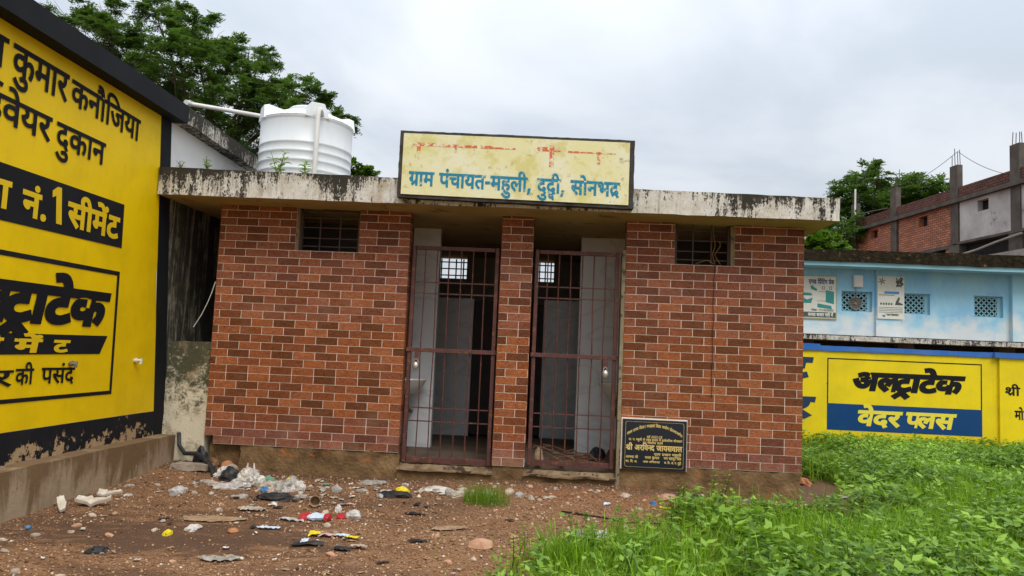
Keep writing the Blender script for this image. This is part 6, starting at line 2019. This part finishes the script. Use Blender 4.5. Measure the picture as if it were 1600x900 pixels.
def flat_me(pts, th, seed, curl=0.01, nseg=3):
    """a torn flat scrap: outline pts, a few mm thick, buckled"""
    import bmesh
    rg = random.Random(seed)
    o = Vector((rg.uniform(-50, 50), rg.uniform(-50, 50), 0))
    bm = bmesh.new()
    vs = [bm.verts.new((x, y, 0)) for x, y in pts]
    bm.faces.new(vs)
    bmesh.ops.triangulate(bm, faces=bm.faces[:])
    for _ in range(nseg):
        bmesh.ops.subdivide_edges(bm, edges=bm.edges[:], cuts=1, use_grid_fill=False)
        bmesh.ops.triangulate(bm, faces=bm.faces[:])
    geo = bmesh.ops.extrude_face_region(bm, geom=bm.faces[:])
    ext = [v for v in geo['geom'] if isinstance(v, bmesh.types.BMVert)]
    for v in ext:
        v.co.z += th
    for v in bm.verts:
        p = Vector((v.co.x, v.co.y, 0))
        v.co.z += curl * (0.8 * noise.noise(p * 12 + o) + 0.8 * (1 - 2 * abs(noise.noise(p * 30 + o))) + 0.35)
        v.co.x += 0.004 * noise.noise(p * 40 + o)
        v.co.y += 0.004 * noise.noise(p * 40 + o * 2)
    bmesh.ops.recalc_face_normals(bm, faces=bm.faces[:])
    me = bpy.data.meshes.new('scrap')
    bm.to_mesh(me)
    bm.free()
    return me


def rag_outline(w, h, seed, n=9):
    rg = random.Random(seed)
    return [(0.5 * w * math.cos(2 * math.pi * k / n + rg.uniform(-0.2, 0.2)) * rg.uniform(0.7, 1.1), 0.5 * h * math.sin(2 * math.pi * k / n + rg.uniform(-0.2, 0.2)) * rg.uniform(0.7, 1.1)) for k in range(n)]


def scrap(name, mat, x, y, w, h, seed, label=None, cat='litter', group=None, curl=0.012, rot=None, th=0.0009, pts=None, parent=None, dz=0.0):
    me = flat_me(pts or rag_outline(w, h, seed), th, seed, curl)
    o = bpy.data.objects.new(name, me)
    COL.objects.link(o)
    me.materials.append(MT[mat])
    ang = random.Random(seed).uniform(0, 6.28) if rot is None else rot
    o.rotation_euler = (0, 0, ang)
    ox, oy = (x + parent.location.x, y + parent.location.y) if parent else (x, y)
    c_, s_ = math.cos(ang), math.sin(ang)
    z0 = gz(ox, oy)
    for v in me.vertices:                       # it lies on the uneven ground
        v.co.z += gz(ox + v.co.x * c_ - v.co.y * s_, oy + v.co.x * s_ + v.co.y * c_) - z0
    if parent:
        o.parent = parent
        o.location = (x, y, dz)
    else:
        o.location = (x, y, gz(x, y) + 0.004 + dz)
    return tag(o, label, cat, group) if not parent else o


def rock(name, mat, x, y, s, seed, label=None, group=None, flat=0.65, rot=None, wide=1.25, cat='stone'):
    import bmesh
    bm = bmesh.new()
    bmesh.ops.create_icosphere(bm, subdivisions=2, radius=1.0)
    rg = random.Random(seed)
    o = Vector((rg.uniform(-50, 50), rg.uniform(-50, 50), rg.uniform(-50, 50)))
    for _ in range(7):
        n = Vector((rg.uniform(-1, 1), rg.uniform(-1, 1), rg.uniform(-0.6, 1))).normalized()
        dcut = rg.uniform(0.55, 0.85)
        for v in bm.verts:
            k = v.co.dot(n) - dcut
            if k > 0:
                v.co -= n * k
    for v in bm.verts:
        v.co += noise.noise_vector(v.co * 2.5 + o) * 0.09
        v.co = Vector((v.co.x * s * wide, v.co.y * s * 0.9, v.co.z * s * flat))
    me = bpy.data.meshes.new(name)
    bm.to_mesh(me)
    bm.free()
    ob = bpy.data.objects.new(name, me)
    COL.objects.link(ob)
    me.materials.append(MT[mat])
    ob.location = (x, y, gz(x, y) + s * flat * 0.35)
    ob.rotation_euler = (rg.uniform(-0.15, 0.15), rg.uniform(-0.15, 0.15), rg.uniform(0, 6.28) if rot is None else rot)
    return tag(ob, label, cat, group)


# broken lavatory china by the ledge
def shard(pts, th, x, y, rot, tilt, seed, label):
    me = flat_me(pts, th, seed, 0.02, 2)
    for v in me.vertices:
        v.co.z += 1.6 * (v.co.x ** 2)
    o = bpy.data.objects.new('broken_china', me)
    COL.objects.link(o)
    me.materials.append(MT['ceramic_dirty'])
    o.location = (x, y, gz(x, y) + 0.012)
    o.rotation_euler = (tilt[0], tilt[1], rot)
    me.polygons.foreach_set('use_smooth', [True] * len(me.polygons))
    me.set_sharp_from_angle(angle=math.radians(50))
    tag(o, label, 'broken china')


shard([(-0.11, -0.03), (0.0, -0.045), (0.13, -0.03), (0.12, 0.02), (0.03, 0.035), (0.02, 0.01), (-0.02, 0.05), (-0.10, 0.04)], 0.022, -0.02, -1.70, 0.35, (0.25, 0.0), 1, 'broken grey-white china piece with a notch lying middle of three by the ledge')
shard([(-0.10, -0.025), (0.08, -0.02), (0.10, 0.015), (-0.02, 0.03), (-0.10, 0.02)], 0.018, -0.13, -1.88, -0.9, (0.1, 0.3), 2, 'broken curved china strip lying left of the other shards by the ledge')
shard([(-0.09, -0.02), (0.09, -0.015), (0.07, 0.02), (-0.02, 0.03), (-0.05, 0.075), (-0.09, 0.06)], 0.016, -0.05, -1.42, 0.35, (0.25, -0.05), 3, 'whitest broken china shard with an upturned corner by the ledge')
# flat slab, black rag and hose in the corner
m_ = rbox(-0.16, 0.17, -0.30, -0.12, -0.22, -0.165, 0.05, 0.012)
o_ = m_.build('stone_slab', 'grey_stone', None, (-0.0, -0.2, -0.2), smooth=True)
tag(o_, 'flat grey stone slab lying in the corner below the black rag', 'stone')
lump('black_rag', 'black_plastic', -0.03, 0.02, 0.055, 0.045, 0.085, 31, 'black rag draped over the stone in the corner of the two buildings', 'rag', z=-0.17)
hz_ = gz(0.05, -0.1)
o_ = MB().tube([(-0.26, 0.02, 0.08), (-0.23, -0.02, -0.03), (-0.15, -0.06, -0.10), (-0.02, -0.10, -0.09), (0.10, -0.16, -0.13), (0.22, -0.26, -0.20), (0.31, -0.42, -0.245)], [0.018, 0.018, 0.020, 0.022, 0.024, 0.026, 0.024], 10).build('black_hose', 'black_plastic', None, (0, -0.1, -0.2), smooth=True)
tag(o_, 'black limp drain hose running from the wall corner down to the rubbish', 'hose')
# broken bricks beneath the left foot of the tiles
for i, (x, y, s, mt) in enumerate(((0.12, -0.02, 0.07, 'plinth'), (0.27, -0.03, 0.06, 'orange_stone'), (0.33, -0.09, 0.05, 'grey_stone'))):
    rock('broken_brick', mt, x, y, s, 40 + i, ('mud-coated broken brick under the left corner of the tiles', 'orange broken brick under the left end of the tiles', 'grey upright stone chip beside the white crumpled bag')[i], flat=0.9, cat='brick')

# the rubbish heap
lump('crumpled_bag', 'white_plastic', 0.38, -0.33, 0.085, 0.06, 0.06, 51, 'white crumpled plastic bag nearest the black hose')
hb = thing('carrier_bag', 'off-white carrier bag with two handles sticking up from the rubbish', 'bag', (0.72, -0.62, gz(0.72, -0.62)))
me = crumple_me(0.085, 0.055, 0.085, 52, 4, 1.5)
me.transform(Matrix.Translation((0.72, -0.62, gz(0.72, -0.62))))
link_mesh('bag_body', me, 'white_plastic', hb)
zz = gz(0.72, -0.62)
for dx in (-0.035, 0.04):
    MB().tube([(0.72 + dx, -0.62, zz + 0.06), (0.72 + dx * 0.9, -0.63, zz + 0.12), (0.72 + dx * 0.7, -0.63, zz + 0.19)], [0.022, 0.013, 0.005], 7).build('handle', 'white_plastic', hb)
lump('crumpled_bag', 'film', 0.62, -0.80, 0.14, 0.06, 0.03, 53, 'grey clear plastic film spread in front of the carrier bag', rot=0.2)
lump('crumpled_bag', 'black_plastic', 0.50, -0.48, 0.12, 0.07, 0.07, 54, 'black plastic between the two white bags on the heap')
lump('crumpled_bag', 'dirty_plastic', 0.93, -0.66, 0.10, 0.06, 0.04, 55, 'dirty pale bag right of the carrier bag with handles')
lump('crumpled_bag', 'grey_plastic', 1.08, -0.60, 0.08, 0.05, 0.05, 56, 'grey crumpled bag at the right end of the rubbish heap')
lump('crumpled_bag', 'black_plastic', 1.14, -1.12, 0.12, 0.07, 0.035, 57, 'flattened black bag lying in front of the heap', rot=0.1)
lump('wrapper', 'green_foil', 0.86, -0.55, 0.05, 0.02, 0.05, 58, 'dark green wrapper standing on the heap behind the bags')
lump('wrapper', 'yellow_foil', 1.03, -0.52, 0.03, 0.02, 0.045, 59, 'yellow wrapper tip at the back of the rubbish heap')
lump('wrapper', 'blue_foil', 0.95, -0.86, 0.055, 0.03, 0.03, 60, 'blue wrapper pressed under the rubbish heap')
lump('wrapper', 'white_plastic', 1.18, -0.70, 0.05, 0.03, 0.055, 61, 'white twisted wrapper right of the grey bag')
scrap('plastic_scrap', 'dirty_plastic', 1.42, -0.98, 0.17, 0.05, 62, 'long pale plastic strip pointing away from the heap', rot=0.5)
scrap('plastic_scrap', 'green_foil', 1.33, -0.42, 0.14, 0.05, 63, 'green flat strip lying near the plinth', rot=0.35)
scrap('plastic_scrap', 'brown_card', 0.97, -1.92, 0.50, 0.20, 64, 'large brownish flat sheet lying in the gravel', rot=0.05, curl=0.006)
scrap('plastic_scrap', 'dirty_plastic', 1.13, -1.58, 0.24, 0.11, 65, 'pale flat sheet lying between the heap and the large brownish sheet', rot=0.1, curl=0.014)
scrap('plastic_scrap', 'film', 1.50, -1.80, 0.19, 0.09, 66, 'clear grey film half buried below the red and white pouch', rot=0.0)
cup_ = MB()
cup_.lathe([(0.027, 0.0), (0.042, 0.085), (0.038, 0.085), (0.024, 0.004)], 0, 0, 24)
c_o = cup_.build('paper_cup', 'brown_card', None, smooth=True)
c_o.location = (1.50, -1.26, gz(1.5, -1.26) + 0.035)
c_o.rotation_euler = (1.35, 0, 0.25)
tag(c_o, 'brown paper cup tipped over with its open mouth showing', 'cup')
# wrappers that can be told apart
yw = thing('snack_wrapper', 'long yellow and white snack wrapper lying on the open gravel', 'wrapper', (1.90, -2.13, gz(1.9, -2.13) + 0.008))
scrap('wrapper_middle', 'pink_foil', 0.0, 0.0, 0.16, 0.08, 70, parent=yw, rot=0.0, pts=[(-0.10, -0.035), (0.02, -0.03), (0.02, 0.03), (-0.10, 0.035)])
scrap('wrapper_middle', 'sky_foil', 0.05, 0.005, 0.1, 0.08, 71, parent=yw, rot=-0.1, pts=[(-0.03, -0.03), (0.05, -0.035), (0.05, 0.03), (-0.03, 0.03)], dz=0.002)
scrap('wrapper_end', 'yellow_foil', -0.125, 0.0, 0.1, 0.1, 72, parent=yw, rot=0.1, pts=[(-0.035, -0.055), (0.035, -0.03), (0.035, 0.04), (-0.04, 0.05)], dz=0.003)
scrap('wrapper_end', 'yellow_foil', 0.125, -0.03, 0.1, 0.1, 73, parent=yw, rot=-0.5, pts=[(-0.04, -0.025), (0.06, -0.04), (0.05, 0.035), (-0.03, 0.03)], dz=0.002)
wr = thing('red_white_pouch', 'white pouch with red ends lying below the paper cup', 'wrapper', (1.64, -1.70, gz(1.64, -1.7) + 0.01))
for nm, mt, x, sx in (('pouch_middle', 'sky_foil', 0.01, 0.065), ('pouch_end', 'red_foil', -0.075, 0.035), ('pouch_end', 'red_foil', 0.085, 0.022)):
    me = crumple_me(sx, 0.05, 0.03, 75 + int(x * 100), 3, 0.5)
    o = bpy.data.objects.new(nm, me)
    COL.objects.link(o)
    me.materials.append(MT[mt])
    o.parent = wr
    o.location = (x, 0, 0)
lump('wrapper', 'red_foil', 1.80, -1.60, 0.035, 0.025, 0.03, 80, 'small red crumpled wrapper beside a clear plastic wad')
lump('wrapper', 'film', 1.88, -1.55, 0.05, 0.035, 0.04, 81, 'clear plastic wad right of the small red wrapper')
lump('wrapper', 'white_plastic', 1.73, -1.42, 0.022, 0.02, 0.04, 82, 'bluish white twist of plastic beside the paper cup')
scrap('plastic_scrap', 'sky_foil', 1.43, -2.05, 0.16, 0.075, 83, 'flat bluish white pouch on the dark damp patch', rot=0.3)
lump('wrapper', 'yellow_foil', 0.86, -2.30, 0.028, 0.022, 0.025, 84, 'bright yellow twisted wrapper on the left gravel')
lump('wrapper', 'white_plastic', 0.96, -2.16, 0.055, 0.035, 0.022, 85, 'white crumpled scrap behind the bright yellow twist')
cap_ = MB()
cap_.lathe([(0.014, 0), (0.015, 0.012), (0.013, 0.016), (0.002, 0.016)], 0, 0, 18)
co_ = cap_.build('bottle_cap', 'blue_foil', None, smooth=True)
co_.location = (-0.03, -2.36, gz(-0.03, -2.36) + 0.008)
co_.rotation_euler = (0.5, 0.2, 0)
tag(co_, 'small blue bottle cap on the gravel by the ledge', 'bottle cap')
lump('plastic_scrap', 'black_plastic', 0.66, -2.73, 0.055, 0.035, 0.022, 87, 'small black crumpled plastic on the left foreground gravel')
ydk = thing('wrapper_on_rag', 'black flattened bag with a yellow wrapper on top near the left gate', 'litter', (2.03, -0.80, gz(2.03, -0.8)))
for nm, mt, x, y, sx, sy, sz1 in (('black_bag', 'black_plastic', 0, 0, 0.115, 0.06, 0.035), ('yellow_wrapper', 'yellow_foil', 0.05, 0.04, 0.055, 0.03, 0.05)):
    me = crumple_me(sx, sy, sz1, 90 + len(nm), 3)
    o = bpy.data.objects.new(nm, me)
    COL.objects.link(o)
    me.materials.append(MT[mt])
    o.parent = ydk
    o.location = (x, y, 0.0)
bs = thing('black_wrapper', 'black flat wrapper with pale blue tab in front of the yellow and white one', 'wrapper', (1.81, -2.40, gz(1.81, -2.4) + 0.006))
scrap('wrapper_sheet', 'black_plastic', 0, 0, 0.2, 0.08, 95, parent=bs, rot=0.1, pts=[(-0.10, -0.04), (0.10, -0.035), (0.10, 0.03), (-0.09, 0.04)])
scrap('wrapper_tab', 'sky_foil', -0.03, 0.03, 0.05, 0.09, 96, parent=bs, rot=0.2, pts=[(-0.02, -0.04), (0.02, -0.04), (0.025, 0.05), (-0.02, 0.05)], dz=0.006)
scrap('plastic_scrap', 'black_plastic', 2.46, -2.15, 0.18, 0.07, 97, 'black torn scrap lying alone left of the pinkish stone', rot=0.25)
scrap('plastic_scrap', 'black_plastic', 2.05, -2.47, 0.13, 0.09, 98, 'black torn scrap with a pale card on it', rot=-0.5)
scrap('card_scrap', 'dirty_plastic', 2.14, -2.42, 0.13, 0.07, 99, 'pale bent card lying on the black torn scrap', rot=0.3, dz=0.01)
scrap('plastic_scrap', 'black_plastic', 2.30, -1.35, 0.22, 0.05, 101, 'thin black strip lying in the middle of the dirt', rot=-0.15)
scrap('plastic_scrap', 'brown_card', 2.62, -1.75, 0.30, 0.12, 102, 'brown flat cardboard trodden into the middle of the dirt', rot=0.4, curl=0.008)
scrap('plastic_scrap', 'pink_foil', 1.72, -1.16, 0.15, 0.06, 103, 'pinkish torn sheet lying right of the paper cup', rot=0.15)
scrap('plastic_scrap', 'grey_plastic', 1.40, -2.75, 0.28, 0.12, 104, 'grey flattened film on the foreground gravel', rot=-0.1)
lump('crumpled_bag', 'film', 3.62, -1.78, 0.14, 0.09, 0.035, 105, 'silvery clear bag lying just behind the front grass', rot=-0.1)
lump('plastic_scrap', 'black_plastic', 3.50, -1.98, 0.11, 0.06, 0.03, 106, 'black rag under the silvery bag at the grass edge')
scrap('plastic_scrap', 'yellow_foil', 4.28, -0.72, 0.13, 0.05, 107, 'yellow strip lying at the tip of the grass on red earth', rot=-0.5)
lump('plastic_scrap', 'black_plastic', 4.62, -0.25, 0.05, 0.035, 0.03, 108, 'larger black scrap on red earth below the plaque', rot=0.3)
lump('plastic_scrap', 'black_plastic', 4.48, -0.20, 0.028, 0.02, 0.02, 109, 'tiny black scrap left of the larger one below the plaque')
scrap('plastic_scrap', 'sky_foil', 3.80, -0.70, 0.07, 0.05, 110, 'small bluish flat scrap on the red earth before the right gate', rot=0.4)
lump('wrapper', 'blue_foil', 4.20, -0.55, 0.03, 0.02, 0.02, 111, 'small blue and dull wad left of the yellow strip')
lump('crumpled_bag', 'white_plastic', 2.36, -0.52, 0.10, 0.05, 0.03, 112, 'whitish flattened plastic left of the grass tuft')
lump('crumpled_bag', 'grey_plastic', 1.72, -0.30, 0.10, 0.045, 0.03, 113, 'grey crumpled film by the plinth left of the first gate')
lump('crumpled_bag', 'dirty_plastic', 2.52, -0.66, 0.08, 0.05, 0.025, 114, 'muddy plastic wad touching the grass tuft')
scrap('plastic_scrap', 'white_plastic', 6.02, 0.22, 0.24, 0.12, 115, 'white torn sheet on the ground at the right corner of the brick front', rot=0.2)
lump('plastic_scrap', 'orange_stone', 5.95, 0.95, 0.07, 0.05, 0.05, 116, 'orange scrap at the foot of the right brick corner')
lump('crumpled_bag', 'white_plastic', 5.45, -2.28, 0.16, 0.10, 0.06, 117, 'white crumpled bag sunk in the front grass')

rs = random.Random(77)
GA, GB, GC = 'small pale scraps trodden into the dirt', 'small pale stones on the dirt', 'small dark scraps on the dirt'
for i in range(165):
    x, y = (rs.gauss(0.95, 0.38), rs.gauss(-0.72, 0.28)) if i < 90 else ((rs.gauss(2.35, 0.35), rs.gauss(-0.6, 0.12)) if i < 115 else (rs.uniform(-0.15, 3.9), rs.uniform(-3.0, -0.3)))
    if x < -0.2 or y > -0.15 or bool(in_poly(np.array([x]), np.array([y]), GRASS)[0]):
        continue
    w = rs.uniform(0.03, 0.10) if i < 115 else rs.uniform(0.02, 0.065)
    if i % 2 == 0 and i < 115:
        lump('pale_scrap', rs.choice(('dirty_plastic', 'white_plastic', 'film', 'grey_plastic')), x, y, w * 0.6, w * 0.35, w * rs.uniform(0.2, 0.5), 300 + i, 'small pale scrap of plastic trodden into the dirt', 'litter', GA, sub=2)
        continue
    scrap('pale_scrap', rs.choice(('dirty_plastic', 'white_plastic', 'dirty_plastic', 'grey_plastic')), x, y, w, w * rs.uniform(0.4, 0.8), 300 + i, 'small pale scrap of plastic trodden into the dirt', 'litter', GA, curl=0.010)
for i in range(28):
    x, y = (rs.gauss(1.0, 0.55), rs.gauss(-1.0, 0.5)) if i < 16 else (rs.uniform(0.2, 3.6), rs.uniform(-2.8, -0.5))
    if x < -0.2 or y > -0.15 or bool(in_poly(np.array([x]), np.array([y]), GRASS)[0]):
        continue
    w = rs.uniform(0.04, 0.11)
    scrap('dark_scrap', 'black_plastic', x, y, w, w * rs.uniform(0.35, 0.7), 420 + i, 'small dark scrap of plastic lying on the dirt', 'litter', GC, curl=0.008)
for i in range(95):
    x, y = (rs.uniform(2.4, 5.6), rs.gauss(-0.45, 0.28)) if i < 50 else (rs.uniform(-0.1, 3.3), rs.uniform(-3.3, -0.3))
    if y > -0.1 or bool(in_poly(np.array([x]), np.array([y]), GRASS)[0]):
        continue
    rock('small_stone', rs.choice(('pale_stone', 'grey_stone', 'pink_stone', 'pale_stone')), x, y, rs.uniform(0.012, 0.032), 500 + i, 'small stone lying loose on the bare dirt', GB)
rock('big_stone', 'pink_stone', 2.88, -2.22, 0.075, 600, 'largest pinkish stone lying alone in front of the grass')
rock('big_stone', 'orange_stone', 1.24, -2.17, 0.036, 601, 'rounded orange stone on the dark damp patch')
rock('big_stone', 'pale_stone', 2.98, -0.50, 0.055, 602, 'round pale stone before the brick pier')
rock('big_stone', 'pale_stone', 3.98, -0.38, 0.055, 603, 'flat pale stone among chips below the right gate', flat=0.4)
rock('big_stone', 'pink_stone', 4.34, -0.36, 0.105, 604, 'broad sunken pinkish stone below the plaque', flat=0.3)
rock('big_stone', 'pink_stone', 2.02, -2.62, 0.03, 605, 'pinkish stone in the foreground right of the dark scraps')

for i in range(40):
    x, y = rs.uniform(0.0, 4.2), rs.uniform(-3.0, -0.3)
    if bool(in_poly(np.array([x]), np.array([y]), GRASS)[0]):
        continue
    w = rs.uniform(0.04, 0.08)
    scrap('dry_leaf', 'brown_card', x, y, w, w * 0.45, 800 + i, 'dry brown leaf lying flat on the dirt', 'leaf', 'dry leaves on the dirt', curl=0.006)

# cable on the ground, cable down the wall, twigs at the ventilator, rope
def ground_line(pts, r, name, mat, label, cat):
    P_ = [Vector((x, y, gz(x, y) + r * 0.8)) for x, y in pts]
    o = MB().tube(P_, r, 6).build(name, mat, None, P_[0], smooth=True)
    tag(o, label, cat)


ground_line([(3.42, -1.0), (3.60, -1.10), (3.72, -1.16), (3.86, -1.27), (3.98, -1.31), (4.10, -1.30), (4.22, -1.20)], 0.008, 'black_cable', 'cable', 'black cable lying in a curve on the dirt up to the grass', 'cable')
ground_line([(4.35, -0.16), (4.62, -0.22), (4.85, -0.20), (5.10, -0.17), (5.35, -0.14)], 0.006, 'blue_cord', 'blue_foil', 'thin bluish cord along the foot of the right plinth', 'cord')
pts = [(4.80, 0.02, 1.93), (4.795, -0.006, 1.895), (4.79, -0.012, 1.80)] + [(4.785 + 0.004 * math.sin(k * 1.7), -0.013, 1.75 - k * 0.085) for k in range(14)]
o_ = MB().tube(pts, 0.003, 6).build('hanging_cable', 'cable', None, pts[1], smooth=True)
tag(o_, 'thin dark cable hanging from the right ventilator down the tiles', 'cable')
for i, (dx, h) in enumerate(((0.0, 0.36), (0.05, 0.22))):
    o_ = MB().tube([(4.80 + dx, 0.02, 1.90), (4.775 + dx * 0.4, 0.03, 1.99), (4.80 + dx, 0.035, 2.08), (4.775 + dx * 1.3, 0.035, 1.90 + h)], 0.004, 6).build('rope_end', 'rope', None, (4.8 + dx, 0.02, 1.9), smooth=True)
    tag(o_, ('taller brown rope end sticking up in the right ventilator', 'shorter brown rope end sticking up in the right ventilator')[i], 'rope')
o_ = MB().tube([(4.79, 0.0, 1.90), (4.72, -0.004, 1.935), (4.66, 0.02, 1.915), (4.62, 0.03, 1.90)], 0.004, 6).build('rope_end', 'rope', None, (4.79, 0, 1.9), smooth=True)
tag(o_, 'brown rope end lying over the sill of the right ventilator', 'rope')
o_ = MB().tube([(-0.005, 0.0, 1.55), (-0.03, -0.004, 1.45), (-0.07, 0.01, 1.35), (-0.13, 0.02, 1.22), (-0.20, 0.02, 1.10)], 0.004, 5).build('loose_wire', 'pvc', None, (-0.1, 0.0, 1.3), smooth=True)
tag(o_, 'pale loose wire arching across the dark gap left of the tiles', 'wire')

# dead branches and rubbish on the floor of the right cell
rb_ = random.Random(9)
GD = 'dead branches on the floor of the right cell'
for i in range(16):
    x, y = rb_.uniform(3.25, 3.85), rb_.uniform(0.25, 1.0)
    a = rb_.uniform(-0.6, 0.6) + (math.pi if i % 2 else 0)
    L = rb_.uniform(0.2, 0.5)
    p = Vector((x, y, -0.05))
    q = p + Vector((math.cos(a) * L, math.sin(a) * L * 0.5, rb_.uniform(0.0, 0.14)))
    q.x = min(max(q.x, 3.12), 3.9)
    o = MB().tube([p, p.lerp(q, 0.5) + Vector((0, 0, rb_.uniform(0, 0.06))), q], [0.009, 0.007, 0.003], 6).build('dead_branch', 'dead_wood', None, p, smooth=True)
    tag(o, 'dead branch lying on the floor behind the right gate', 'branch', GD)
lump('wrapper', 'brown_card', 3.20, 0.16, 0.035, 0.02, 0.11, 640, 'orange-brown paper standing behind the bars of the right gate', 'paper', z=-0.055)
rock('big_stone', 'pink_stone', 3.42, 0.17, 0.04, 641, 'pinkish stone just inside the right gate').location.z = -0.04
lump('wrapper', 'black_plastic', 3.78, 0.55, 0.09, 0.06, 0.10, 642, 'black bag on the floor below the right basin', z=-0.06)
for i in range(10):
    x, y = rb_.uniform(3.15, 3.7), rb_.uniform(0.5, 1.6)
    me = flat_me(rag_outline(0.10, 0.06, 700 + i), 0.002, 700 + i, 0.012)
    o = bpy.data.objects.new('pale_scrap', me)
    COL.objects.link(o)
    me.materials.append(MT['grey_plastic'])
    o.location = (x, y, -0.058)
    tag(o, 'small grey scrap on the floor behind the right gate', 'litter', 'scraps on the floor of the right cell')
